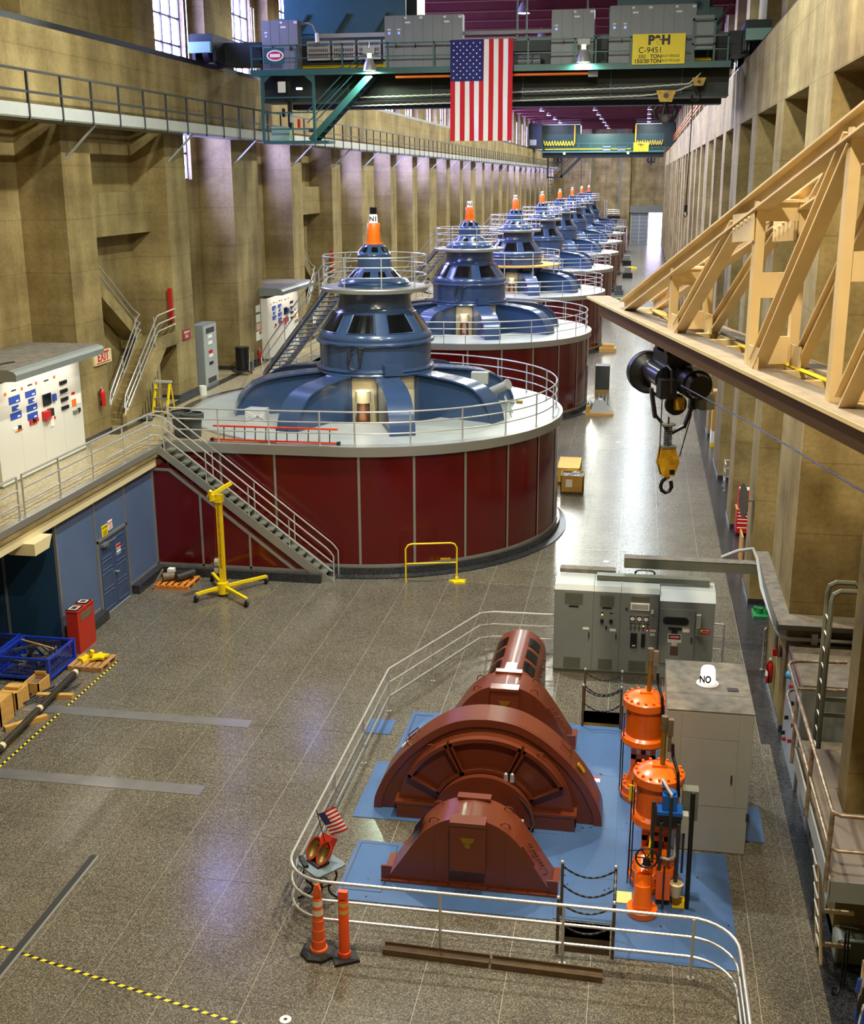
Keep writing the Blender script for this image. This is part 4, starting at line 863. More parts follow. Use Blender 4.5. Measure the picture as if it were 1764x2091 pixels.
# ---- four grey control cabinets
def vents(t_, x0, x1, y, z0, z1, n=11):
    obj('louvre', MB().box(x0, x1, y-0.004, y, z0, z1), BLACK, t_)
    mbv = MB()
    for i in range(n): z = z0+(z1-z0)*(i+0.5)/n; mbv.box(x0, x1, y-0.012, y-0.004, z-0.006, z+0.006)
    o = obj('louvre_slat', mbv, GREYO, t_); o['kind'] = 'stuff'
def plaque(t_, nm, x0, x1, y, z0, z1, m): return obj(nm, MB().box(x0, x1, y-0.012, y, z0, z1), m, t_)
CF, CB = 27.62, 28.55; H_ = 2.32
cabs = [(-1.76, -0.80), (-0.795, -0.135), (-0.13, 0.80)]
clab = ['grey control cabinet with two louvres, leftmost of the row behind the machine', 'narrow grey control cabinet with two black switches, second of the row', 'grey control cabinet with three round dials and a row of lamps']
for (x0, x1), lb in zip(cabs, clab):
    t = thing('control_cabinet', lb, 'cabinet', ((x0+x1)/2, CF, 0), 'grey control cabinets')
    obj('body', MB().prism([(CF, 0.1), (CF, H_-0.12), (CF+0.1, H_), (CB, H_+0.02), (CB, 0.1)], x0, x1, 'x'), GREY, t)
    obj('top_sheet', MB().prism([(CF-0.006, H_-0.11), (CF+0.098, H_+0.008), (CB, H_+0.026), (CB, H_+0.022), (CF+0.1, H_)], x0+0.004, x1-0.004, 'x'), GREYL, t)
    obj('plinth', MB().box(x0, x1, CF+0.03, CB, 0, 0.1), GREYO, t)
    obj('door', MB().box(x0+0.02, x1-0.02, CF-0.015, CF, 0.12, H_-0.14), GREY, t)
    f = CF-0.015; cx = (x0+x1)/2
    vents(t, cx-0.22, cx+0.22, f, 1.86, 2.14, 14) if lb != clab[1] else vents(t, cx-0.17, cx+0.17, f, 1.84, 2.12, 14)
    vents(t, cx-0.22, cx+0.2, f, 0.16, 0.44, 12) if lb != clab[1] else vents(t, cx-0.17, cx+0.17, f, 0.16, 0.44, 12)
    plaque(t, 'name_strip', cx-0.12, cx+0.12, f, 1.78, 1.82, INK)
    if lb != clab[2]:
        obj('handle', MB().box(x1-0.1, x1-0.07, f-0.05, f, 1.0, 1.14), DSTEEL, t); plaque(t, 'warning_label', x1-0.24, x1-0.09, f, 1.2, 1.26, PAPER)
    if lb == clab[1]:
        for sx in (-0.11, 0.11):
            obj('switch', MB().box(cx+sx-0.04, cx+sx+0.04, f-0.06, f, 1.42, 1.5), BLACK, t); plaque(t, 'lamp_tag', cx+sx-0.04, cx+sx+0.04, f, 1.66, 1.68, INK)
        obj('pilot_lamp', MB().ball((cx-0.11, f-0.01, 1.62), 0.02, 8), mat('amber_pilot', (255, 190, 40), 0.4, emit=(1, 0.6, 0.1), estr=2.0), t)
        obj('switch', MB().box(cx-0.02, cx+0.02, f-0.05, f, 1.26, 1.32), BLACK, t)
    if lb == clab[2]:
        obj('recorder', MB().box(cx-0.23, cx+0.23, f-0.05, f, 1.80, 1.98), PAPER, t); obj('recorder_window', MB().box(cx-0.19, cx+0.19, f-0.056, f-0.05, 1.83, 1.95), GREYL, t)
        for k in range(3):
            x = cx-0.17+k*0.165; d_ = obj('dial_bezel', MB().box(x-0.06, x+0.06, f-0.03, f, 1.5, 1.63), BLACK, t)
            obj('dial_face', MB().cyl((x, f-0.036, 1.565), (x, f-0.03, 1.565), 0.052, n=20), PAPER, d_); obj('needle', MB().beam((x, f-0.04, 1.565), (x+0.02, f-0.04, 1.6), 0.006, 0.004, (0, 1, 0)), REDINK, d_)
        for r_ in range(2):
            for k in range(5):
                x = cx-0.2+k*0.1; z = 1.38-r_*0.11; plaque(t, 'lamp_tag', x-0.04, x+0.04, f, z+0.045, z+0.06, INK)
                lit = (r_, k) in ((0, 3), (1, 4))
                obj('pilot_lamp', MB().ball((x, f-0.008, z), 0.018, 8), MATS['amber_pilot'] if (r_, k) == (0, 3) else mat('red_pilot', (255, 40, 30), 0.4, emit=(1, 0.1, 0.06), estr=2.0) if lit else BLACK, t)
        obj('relay', MB().box(cx-0.2, cx-0.04, f-0.06, f, 0.82, 1.18), BLACK, t); obj('relay', MB().box(cx+0.06, cx+0.16, f-0.06, f, 0.84, 1.18), BLACK, t)
        plaque(t, 'relay_label', cx-0.15, cx-0.08, f-0.06, 0.86, 0.89, PAPER); plaque(t, 'warning_label', cx+0.27, cx+0.41, f, 1.24, 1.33, PAPER); plaque(t, 'warning_heading', cx+0.27, cx+0.41, f-0.001, 1.31, 1.33, ORANGEP)
        plaque(t, 'warning_label', cx+0.27, cx+0.39, f, 1.14, 1.2, PAPER)
        obj('switch', MB().box(cx-0.34, cx-0.3, f-0.04, f, 1.78, 1.84), BLACK, t); obj('switch', MB().box(cx+0.27, cx+0.33, f-0.04, f, 1.72, 1.82), PAPER, t)
x0, x1 = 0.815, 2.12
t = thing('switchgear_cabinet', 'wide grey switchgear cabinet with a high voltage danger sign, rightmost of the row', 'cabinet', ((x0+x1)/2, CF, 0))
yf = CF-0.12
obj('body', MB().prism([(yf, 0.1), (yf, 2.1), (yf+0.35, 2.28), (CB, 2.28), (CB, 0.1)], x0, x1, 'x'), GREY, t); obj('plinth', MB().box(x0, x1, yf+0.02, CB, 0, 0.1), GREYO, t)
obj('sloped_top', MB().prism([(yf-0.008, 2.1), (yf+0.34, 2.285), (CB, 2.285), (CB, 2.28), (yf+0.35, 2.28), (yf, 2.09)], x0-0.01, x1+0.01, 'x'), GREYL, t)
dr_ = obj('door', MB().box(x0+0.04, x0+0.84, yf-0.05, yf, 0.5, 1.92), GREY, t); f = yf-0.05
obj('window_gasket', MB().prism([(x0+0.14+0.1*math.cos(a)+(0.42 if -PI/2 <= a <= PI/2 else 0.0)+0.04, 1.62+0.1*math.sin(a)) for a in [-PI/2+2*PI*i/24 for i in range(24)]], f-0.02, f, 'y'), BLACK, dr_)
obj('window', MB().box(x0+0.17, x0+0.6, f-0.024, f-0.02, 1.555, 1.685), GLASSD, dr_)
obj('interlock', MB().box(x0+0.22, x0+0.54, f-0.04, f, 1.40, 1.46).box(x0+0.3, x0+0.44, f-0.05, f, 1.32, 1.40), BLACK, dr_)
obj('danger_sign', MB().box(x0+0.22, x0+0.54, f-0.008, f, 1.06, 1.28), PAPER, dr_); obj('sign_field', MB().box(x0+0.235, x0+0.525, f-0.01, f-0.008, 1.14, 1.265), INK, dr_)
obj('sign_oval', MB().prism([(x0+0.38+0.12*math.cos(2*PI*i/20), 1.205+0.045*math.sin(2*PI*i/20)) for i in range(20)], f-0.013, f-0.01, 'y'), REDINK, dr_)
txt('DANGER', (x0+0.38, f-0.014, 1.205), 0.06, PAPER, t, '-y', ext=0.001); txt('HIGH VOLTAGE', (x0+0.38, f-0.01, 1.10), 0.038, INK, t, '-y', ext=0.001)
obj('voltage_plate', MB().box(x0+0.32, x0+0.44, f-0.006, f, 0.98, 1.04), PAPER, dr_); txt('2400', (x0+0.38, f-0.008, 1.01), 0.05, INK, t, '-y', ext=0.001)
obj('rating_plate', MB().box(x0+0.29, x0+0.48, f-0.006, f, 0.72, 0.95), mat('bronze_plate', (86, 60, 52), 0.4), dr_)
obj('warning_label', MB().box(x0+0.56, x0+0.73, f-0.006, f, 1.34, 1.45), PAPER, dr_); obj('warning_heading', MB().box(x0+0.56, x0+0.73, f-0.008, f-0.006, 1.43, 1.45), ORANGEP, dr_)
obj('handle', MB().box(x0+0.77, x0+0.8, f-0.04, f, 1.08, 1.22), DSTEEL, dr_)
sw_ = obj('disconnect_switch', MB().box(x0+0.87, x0+0.98, yf-0.12, yf, 1.28, 1.82), GREYL, t); obj('lever', MB().box(x0+0.89, x0+0.96, yf-0.2, yf-0.12, 1.3, 1.52), GREYO, sw_); obj('padlock', MB().box(x0+0.98, x0+1.03, yf-0.17, yf-0.13, 1.42, 1.46), YELL, sw_)
obj('voltage_notice', MB().box(x0+1.0, x0+1.22, yf-0.006, yf, 1.30, 1.44), REDINK, t); txt('DANGER', (x0+1.11, yf-0.01, 1.40), 0.045, PAPER, t, '-y', ext=0.001); txt('2400 VOLTS', (x0+1.11, yf-0.01, 1.34), 0.032, PAPER, t, '-y', ext=0.001)
for k in range(7): obj('rivet', MB().ball((x0+0.1+k*0.17, yf, 0.3), 0.012, 6), GREYL, t)
# cable ducts above them
t = thing('cable_duct', 'grey square cable duct running from the cabinet tops to the right wall', 'duct', (1, 28, 2.4))
obj('upper_duct', MB().box(-0.1, 3.35, 28.55, 28.85, 2.55, 2.8), GREYO, t); obj('lower_duct', MB().box(-0.75, 2.0, 28.1, 28.35, H_+0.03, 2.47), GREYO, t); obj('back_duct', MB().box(-1.7, -0.3, 28.56, 28.85, 2.35, 2.45), GREYD, t)
obj('wall_duct', MB().box(3.2, 3.5, 25.0, 29.5, 2.55, 2.85), GREYO, t); obj('wall_duct_lid', MB().box(3.19, 3.5, 25.0, 29.5, 2.85, 2.86), GREYD, t); obj('cross_duct', MB().box(3.2, 5.0, 24.7, 25.0, 2.6, 2.85), GREYO, t); obj('cross_duct_lid', MB().box(3.2, 5.0, 24.3, 25.0, 2.85, 2.86), GREYD, t); obj('lid', MB().box(-0.1, 3.2, 28.54, 28.86, 2.8, 2.81), GREYD, t)
t = thing('conduit', 'grey steel conduit pipe bending over the cable duct and down the near right pilaster', 'conduit', (3.2, 27, 2))
obj('pipe', MB().tube([(2.3, 28.95, 2.82), (2.7, 29.0, 3.0), (3.05, 28.9, 3.1), (3.15, 28.7, 2.9), (3.17, 27.5, 2.55), (3.25, 25.9, 2.42), (3.3, 24.85, 2.42), (3.5, 24.7, 2.4), (5.0, 24.7, 2.4)], 0.045, 8), GREYL, t, smooth=True)
obj('drop_pipe', MB().tube([(3.36, 26.1, 2.4), (3.42, 26.1, 2.2), (3.44, 26.2, 1.55)], 0.04, 8), GREYO, t, smooth=True); obj('red_pull_box', MB().box(3.36, 3.5, 26.12, 26.28, 1.4, 1.56), REDP, t)
obj('strap', MB().box(3.96, 4.08, 24.62, 24.72, 2.3, 2.56), GREYL, t)

# ---- tall cabinet with the lit NO lamp
x0, x1, y0, y1, zt_ = 0.82, 2.33, 19.83, 22.1, 2.8
t = thing('lamp_cabinet', 'tall grey cabinet with a glowing lamp marked NO on its dusty top', 'cabinet', ((x0+x1)/2, (y0+y1)/2, 0))
obj('body', MB().box(x0, x1, y0, y1, 0, zt_), GREYL, t); obj('top_sheet', MB().box(x0-0.01, x1+0.01, y0-0.01, y1+0.01, zt_, zt_+0.02), GREYD, t)
obj('front_panel', MB().box(x0+0.01, x0+0.25, y0-0.012, y0, 0.95, zt_-0.02), GREYL, t); obj('front_panel', MB().box(x0+0.26, x1-0.25, y0-0.012, y0, 2.28, zt_-0.02), GREYL, t); obj('front_panel', MB().box(x1-0.24, x1-0.01, y0-0.012, y0, 0.95, zt_-0.02), GREYL, t); obj('front_panel', MB().box(x0+0.01, x1-0.01, y0-0.012, y0, 0.02, 0.94), GREYL, t)
dd = obj('door', MB().box(x0+0.262, x1-0.252, y0-0.018, y0, 0.952, 2.27), GREYL, t); obj('handle', MB().box(x1-0.34, x1-0.31, y0-0.06, y0-0.018, 1.45, 1.6), DSTEEL, dd)
obj('hasp', MB().box(x1-0.02, x1+0.03, y0-0.03, y0, 0.7, 0.85), DSTEEL, t)
obj('vent', MB().box(1.92, 2.12, 20.75, 20.9, zt_+0.02, zt_+0.035), DSTEEL, t); obj('top_seam', MB().box(x0, x1, 20.55, 20.56, zt_+0.02, zt_+0.022), DSTEEL, t)
lx, ly = 1.57, 21.05
lm = obj('marker_lamp', MB().lathe([(0.15, 0.0), (0.135, 0.28), (0.11, 0.33), (0.05, 0.35), (0.005, 0.35)], 24, (lx, ly, zt_+0.03)), mat('no_lamp_glow', (150, 150, 146), 0.5, emit=(1.0, 0.95, 0.9), estr=1.0), t, smooth=True)
obj('lamp_flange', MB().lathe([(0.21, 0.0), (0.21, 0.015), (0.15, 0.03)], 24, (lx, ly, zt_+0.02)), PAPER, lm, smooth=True)
txt('NO', (lx-0.055, ly-0.152, zt_+0.16), 0.19, INK, t, '-y', ext=0.002, sx=0.7, bold=0.006)
pl = bpy.data.lights.new('marker_light', 'POINT'); pl.energy = 16; pl.color = (1, 0.95, 0.9); pl.shadow_soft_size = 0.16
plo = bpy.data.objects.new('marker_light', pl); COL.objects.link(plo); plo.parent = t; plo.location = Vector((lx, ly, zt_+0.48))-ORG[t.name]

# ---- orange valves
def valve(x, y, full, lb):
    v = thing('orange_valve', lb, 'valve', (x, y, 0), 'orange hydraulic valves')
    c = (x, y, 0)
    obj('lower_body', MB().lathe([(0.3, 0.12), (0.40, 0.14), (0.42, 0.3), (0.36, 0.34), (0.30, 0.42), (0.25, 0.6), (0.2, 0.78)], 28, c), ORANGE, v, smooth=True)
    obj('foot_ring', MB().lathe([(0.36, 0.0), (0.42, 0.0), (0.44, 0.14), (0.1, 0.14)], 28, c), ORANGE, v, smooth=True)
    for k in range(16): a = 2*PI*k/16; obj('flange_bolt', MB().cyl((x+0.37*math.cos(a), y+0.37*math.sin(a), 0.3), (x+0.37*math.cos(a), y+0.37*math.sin(a), 0.38), 0.025, n=6), ORANGE, v)
    yk = obj('yoke', MB().box(x-0.24, x-0.14, y-0.1, y+0.1, 0.6, 1.25).box(x+0.14, x+0.24, y-0.1, y+0.1, 0.6, 1.25).box(x-0.24, x+0.24, y-0.1, y+0.1, 0.86, 0.96), ORANGE, v); obj('stem', MB().cyl((x, y, 0.7), (x, y, 1.3), 0.05, n=10), DSTEEL, yk)
    obj('cylinder_flange', MB().lathe([(0.2, 1.16), (0.42, 1.22), (0.45, 1.26), (0.44, 1.36), (0.36, 1.42)], 32, c), ORANGE, v, smooth=True)
    obj('cylinder', MB().lathe([(0.37, 1.38), (0.37, 2.02)], 32, c), ORANGE, v, smooth=True)
    obj('top_flange', MB().lathe([(0.37, 1.98), (0.44, 2.0), (0.44, 2.14), (0.40, 2.17), (0.3, 2.21), (0.16, 2.26), (0.01, 2.27)], 32, c), ORANGE, v, smooth=True)
    for k in range(16): a = 2*PI*k/16; obj('top_bolt', MB().cyl((x+0.385*math.cos(a), y+0.385*math.sin(a), 2.14), (x+0.385*math.cos(a), y+0.385*math.sin(a), 2.21), 0.03, n=6), ORANGE, v)
    obj('gland', MB().box(x-0.12, x+0.12, y-0.08, y+0.08, 2.25, 2.3), ORANGE, v)
    rd = obj('indicator_rod', MB().cyl((x+0.05, y, 2.28), (x+0.05, y, 2.98), 0.045, n=12), BRASS, v, smooth=True)
    obj('rod_guide', MB().cyl((x+0.05, y, 2.95), (x+0.05, y, 3.2), 0.06, n=12).box(x+0.1, x+0.2, y-0.05, y+0.05, 2.85, 3.15).box(x+0.12, x+0.18, y-0.03, y+0.03, 2.55, 2.85), CORK, rd)
    obj('hose', MB().tube([(x+0.2, y, 2.7), (x+0.22, y, 2.45), (x+0.3, y-0.3, 2.32), (x+0.33, y-0.36, 1.9)], 0.03, 8), BLACK, v, smooth=True)
    for dx, dy in ((-0.44, 0.12), (-0.4, -0.15)): obj('drain_line', MB().cyl((x+dx, y+dy, 0.02), (x+dx, y+dy, 1.9), 0.014, n=6), DSTEEL, v)
    txt('ON', (x-0.34, y-0.22, 1.86), 0.12, CORK, v, '-y', ext=0.008)
    return v
valve(0.46, 21.7, True, 'orange flanged valve with a tall rod, the farther one beside the tall grey cabinet')
v = valve(0.68, 18.7, True, 'orange flanged valve with piping, a black handwheel and a blue pump, the nearer one')
x, y = 0.68, 18.7
obj('outlet_cone', MB().cyl((x-0.2, y-0.78, 0.62), (x-0.2, y-1.0, 0.12), 0.14, 0.17, n=20).cyl((x-0.2, y-0.5, 0.7), (x-0.2, y-0.8, 0.58), 0.17, 0.14, n=20).cyl((x-0.2, y-0.99, 0.02), (x-0.2, y-0.99, 0.12), 0.26, n=24).cyl((x-0.2, y-0.99, 0.1), (x-0.2, y-0.92, 0.5), 0.18, 0.13, n=20), ORANGE, v, smooth=True)
obj('side_body', MB().box(x+0.02, x+0.26, y-0.78, y-0.3, 0.15, 0.7).cyl((x+0.14, y-0.6, 0.7), (x+0.14, y-0.6, 0.95), 0.11, n=14), ORANGE, v)
hw = obj('handwheel', MB().tube([(x-0.16+0.18*math.cos(2*PI*i/24), y-0.86+0.06*math.sin(2*PI*i/24), 0.98+0.15*math.sin(2*PI*i/24)) for i in range(24)], 0.018, 6, True), BLACK, v, smooth=True)
for k in range(6):
    a = 2*PI*k/6; obj('spoke', MB().cyl((x-0.16, y-0.86, 0.98), (x-0.16+0.18*math.cos(a), y-0.86+0.06*math.sin(a), 0.98+0.15*math.sin(a)), 0.01, n=6), BLACK, hw)
obj('wheel_boss', MB().cyl((x-0.16, y-0.9, 0.86), (x-0.16, y-0.86, 0.98), 0.06, n=12), BLACK, hw)
bl = mat('blue_pump_paint', (20, 88, 176), 0.35)
obj('pump_plate', MB().box(x-0.02, x+0.40, y-0.72, y-0.38, 1.72, 1.78), bl, v); obj('pump_motor', MB().box(x+0.06, x+0.3, y-0.66, y-0.44, 1.78, 2.05).cyl((x+0.18, y-0.55, 2.05), (x+0.18, y-0.55, 2.1), 0.1, n=16), bl, v); obj('pump_manifold', MB().box(x-0.04, x+0.38, y-0.7, y-0.42, 1.5, 1.72), BLACK, v)
for dx, dy, z0, z1, rr in ((-0.08, -0.68, 0.8, 1.95, 0.035), (0.06, -0.74, 0.1, 1.6, 0.03), (0.2, -0.76, 0.9, 2.1, 0.03), (0.34, -0.74, 0.3, 1.6, 0.035), (0.44, -0.6, 0.6, 1.6, 0.02), (0.14, -0.9, 0.05, 0.9, 0.018)):
    obj('pipe', MB().cyl((x+dx, y+dy, z0), (x+dx, y+dy, z1), rr, n=8), DSTEEL, v, smooth=True)
obj('supply_pipe', MB().tube([(x+0.2, y-0.76, 1.95), (x+0.2, y-0.72, 2.12), (x+0.1, y-0.55, 2.2), (x+0.07, y-0.47, 2.25), (x+0.06, y-0.44, 2.1)], 0.03, 8).tube([(x+0.06, y-0.74, 0.95), (x+0.2, y-0.8, 0.95), (x+0.3, y-0.76, 1.0), (x+0.32, y-0.7, 1.3)], 0.028, 8), STEEL, v, smooth=True)
obj('tall_black_rod', MB().cyl((x+0.55, y-0.75, 0.02), (x+0.55, y-0.65, 2.15), 0.04, n=12), BLACK, v, smooth=True)
obj('limit_box', MB().box(x+0.4, x+0.66, y-0.42, y-0.2, 1.5, 2.05), GREYO, v); obj('small_box', MB().box(x+0.36, x+0.5, y-0.68, y-0.5, 1.4, 1.72), GREYL, v)
obj('funnel', MB().cyl((x+0.36, y-0.78, 0.25), (x+0.36, y-0.78, 0.5), 0.07, 0.12, n=16), CREAM, v)
obj('warning_chain', MB().tube([(x-0.1, y-0.66, 1.3), (x-0.12, y-0.74, 1.1), (x-0.1, y-0.78, 0.9)], 0.02, 6), YELL, v)
for dx, dy, m_ in ((-0.5, -0.62, mat('pale_yellow', (210, 206, 130), 0.6)), (0.44, -0.6, YELL)): obj('base_plate', MB().box(x+dx-0.13, x+dx+0.13, y+dy-0.17, y+dy+0.17, 0.012, 0.03), m_, v)
obj('tag', MB().box(x-0.5, x-0.42, y-0.1, y-0.08, 1.6, 1.9), YELL, v)
obj('linkage_rod', MB().cyl((x-0.46, y-0.3, 0.1), (x-0.44, y-0.3, 2.0), 0.01, n=6).cyl((x-0.46, y-0.3, 0.75), (x-0.2, y-0.3, 0.78), 0.01, n=6), BLACK, v)

# ---- chain posts at the two pits
CHAINM = DSTEEL
def chain(parent, p0, p1, sag, n=16, r=0.016):
    p0 = Vector(p0); p1 = Vector(p1); pts = []
    for i in range(n+1):
        f_ = i/n; q = p0.lerp(p1, f_); q.z -= sag*4*f_*(1-f_); pts.append(q)
    mbc = MB()
    for i in range(n):
        a, b_ = pts[i], pts[i+1]; d = b_-a; mbc.beam(a-d*0.1, b_+d*0.1, r*(2.0 if i % 2 else 0.9), r*(0.9 if i % 2 else 2.0))
    return obj('chain', mbc, CHAINM, parent)
for nm, x0, x1, ys_ in (('near', -0.86, 0.02, (17.42, 16.4)), ('far', -0.87, -0.02, (25.55, 24.65))):
    for i, y in enumerate(ys_):
        for k, x in enumerate((x0, x1)):
            t = thing('barrier_post', 'thin brown chain post at the %s corner of the %s pit' % (('back left', 'back right', 'front left', 'front right')[i*2+k], nm), 'post', (x, y, 0), 'chain posts round the pits')
            obj('post', MB().cyl((x, y, 0), (x, y, 1.0), 0.025, n=8), WOODD, t, smooth=True); obj('cap', MB().ball((x, y, 1.02), 0.035, 8), STEEL, t, smooth=True)
    for y, lb in zip(ys_, ('back', 'front')):
        t = thing('barrier_chain', 'sagging chain across the %s side of the %s pit' % (lb, nm), 'chain', ((x0+x1)/2, y, 0), 'chains round the pits'); chain(t, (x0, y, 0.95), (x1, y, 0.95), 0.18)
        chain(t, (x0, y, 0.6), (x1, y, 0.6), 0.2)
    t = thing('barrier_chain', 'sagging chain along the right side of the %s pit' % nm, 'chain', (x1, ys_[0], 0), 'chains round the pits'); chain(t, (x1, ys_[0], 0.95), (x1, ys_[1], 0.95), 0.2)
# ---- timber beams on the floor outside the rail
for xa, ya, xb, yb, lb in ((-3.62, 16.0, -1.9, 15.94, 'dark weathered steel channel lying outside the front rail, the left one'), (-1.86, 15.94, -0.12, 15.88, 'dark weathered steel channel lying outside the front rail, the right one')):
    t = thing('floor_channel', lb, 'beam', ((xa+xb)/2, ya, 0), 'channels lying outside the rail')
    obj('web', MB().beam((xa, ya, 0.05), (xb, yb, 0.05), 0.2, 0.012), WOODD, t); obj('flange', MB().beam((xa, ya-0.1, 0.05), (xb, yb-0.1, 0.05), 0.02, 0.1), WOODD, t); obj('flange', MB().beam((xa, ya+0.1, 0.05), (xb, yb+0.1, 0.05), 0.02, 0.1), WOODD, t)
# ---- traffic posts
def bands(t_, x, y, prof_fn, spec):
    for nm, z0, z1, m_ in spec: obj(nm, MB().lathe([(prof_fn(z0)+0.004, z0), (prof_fn(z1)+0.004, z1)], 20, (x, y, 0)), m_, t_, smooth=True)
x, y = -4.64, 15.78
TORG = mat('traffic_orange', (236, 82, 24), 0.5); TORG2 = mat('traffic_orange_faded', (224, 96, 40), 0.55); REFL = mat('reflective_band', (214, 206, 190), 0.35)
t = thing('traffic_post', 'tapered orange channelizer post with two white bands on an octagonal base', 'traffic post', (x, y, 0), 'orange traffic posts')
obj('base', MB().lathe([(0.3, 0.0), (0.3, 0.05), (0.24, 0.08), (0.1, 0.08)], 8, (x, y, 0), PI/8, PI/8+2*PI), RUBBER, t)
fn = lambda z: 0.125-0.06*z/1.15
obj('tube', MB().lathe([(fn(0.08), 0.08), (fn(0.26), 0.26), (fn(0.26)-0.008, 0.265), (fn(0.45), 0.45), (fn(0.45)-0.008, 0.455), (fn(0.62), 0.62), (fn(0.62)-0.008, 0.625), (fn(1.0), 1.0), (0.065, 1.02)], 22, (x, y, 0)), TORG2, t, smooth=True)
bands(t, x, y, fn, (('reflective_band', 0.72, 0.82, REFL), ('reflective_band', 0.88, 0.98, REFL)))
obj('grip', MB().prism([(x-0.065, 1.0), (x+0.065, 1.0), (x+0.065, 1.16), (x+0.02, 1.26), (x-0.03, 1.24), (x-0.065, 1.1)], y-0.03, y+0.03, 'y'), TORG2, t)
obj('collar', MB().lathe([(0.15, 0.06), (0.14, 0.11), (0.12, 0.12)], 20, (x, y, 0)), TORG2, t, smooth=True)
x, y = -4.2, 15.72
t = thing('traffic_post', 'straight orange delineator tube on a square black rubber base', 'traffic post', (x, y, 0), 'orange traffic posts')
bs = MB().box(-0.2, 0.2, -0.2, 0.2, 0, 0.05); bs.xform(Matrix.Translation((x, y, 0)) @ Matrix.Rotation(math.radians(28), 4, 'Z')); obj('base', bs, RUBBER, t)
obj('tube', MB().lathe([(0.1, 0.05), (0.1, 0.12), (0.085, 0.13), (0.082, 1.05), (0.07, 1.08)], 22, (x, y, 0)), TORG, t, smooth=True)
bands(t, x, y, lambda z: 0.082, (('reflective_band', 0.84, 0.91, mat('amber_band', (216, 176, 90), 0.4)), ('reflective_band', 0.97, 1.04, MATS['amber_band'])))
obj('grip', MB().box(x-0.075, x+0.075, y-0.045, y+0.045, 1.08, 1.22), TORG, t)
# ---- little table with the split red bowl and flag
tc = (-4.98, 17.16)
t = thing('display_table', 'small grey table on curled black iron legs in the rail corner', 'table', (tc[0], tc[1], 0))
ang = math.radians(-38); M_ = Matrix.Translation((tc[0], tc[1], 0)) @ Matrix.Rotation(ang, 4, 'Z')
rp = []
for cx_, cy_, a0 in ((0.27, 0.22, 0), (-0.27, 0.22, PI/2), (-0.27, -0.22, PI), (0.27, -0.22, 1.5*PI)): rp += [(cx_+0.09*math.cos(a0+PI/2*i/5), cy_+0.09*math.sin(a0+PI/2*i/5)) for i in range(6)]
obj('top', MB().prism(rp, 0.72, 0.75, 'z').xform(M_), mat('slate_table', (108, 124, 136), 0.35), t)
for sx, sy in ((1,1), (-1,1), (-1,-1), (1,-1)):
    pts = spl([(0.16, 0.72), (0.24, 0.55), (0.2, 0.38), (0.12, 0.28), (0.16, 0.14), (0.36, 0.01)], 4)
    obj('leg', MB().tube([(sx*r_*0.9, sy*r_*0.8, z) for r_, z in pts], 0.018, 6).xform(M_), BLACK, t, smooth=True)
obj('leg_ring', MB().tube([(0.17*math.cos(2*PI*i/16), 0.15*math.sin(2*PI*i/16), 0.36) for i in range(16)], 0.012, 6, True).xform(M_), BLACK, t, smooth=True)
t = thing('split_bucket_model', 'red twin-bowl turbine bucket standing on the small grey table', 'model', (tc[0], tc[1], 0.75))
B0 = Matrix.Translation((tc[0]-0.02, tc[1]+0.02, 0.96)) @ Matrix.Rotation(math.radians(-32), 4, 'Z') @ Matrix.Rotation(math.radians(52), 4, 'X')
for sx in (-1, 1):
    outer, innr = [], []
    n, m_ = 20, 7
    for j in range(m_+1):
        ph = PI/2*j/m_
        for i in range(n):
            a = 2*PI*i/n; outer.append((sx*0.125+0.135*math.cos(a)*math.cos(ph), 0.215*math.sin(a)*math.cos(ph), -0.14*math.sin(ph)))
            innr.append((sx*0.125+0.112*math.cos(a)*math.cos(ph), 0.19*math.sin(a)*math.cos(ph), -0.112*math.sin(ph)))
    fs = [(j*n+i, j*n+(i+1)%n, (j+1)*n+(i+1)%n, (j+1)*n+i) for j in range(m_) for i in range(n)]
    obj('bucket_shell', MB().add(outer, fs).xform(B0), REDB, t, smooth=True); obj('bucket_bowl', MB().add(innr, fs).xform(B0), BRONZE, t, smooth=True)
    obj('bucket_lip', MB().add(outer[:n]+innr[:n], [(i, (i+1)%n, n+(i+1)%n, n+i) for i in range(n)]).xform(B0), REDB, t)
obj('shank', MB().box(-0.12, 0.12, 0.1, 0.3, -0.2, -0.05).xform(B0), REDB, t)
obj('stand', MB().box(-0.16, 0.16, -0.12, 0.12, 0.75, 0.79).xform(Matrix.Translation((tc[0]-0.02, tc[1]-0.02, 0)) @ Matrix.Rotation(math.radians(-38), 4, 'Z')), BLACK, t)
obj('name_plate', MB().box(-0.17, 0.17, -0.28, -0.2, 0.752, 0.80).xform(Matrix.Translation((tc[0]-0.06, tc[1]+0.06, 0)) @ Matrix.Rotation(math.radians(-38-20), 4, 'Z')), INK, t)
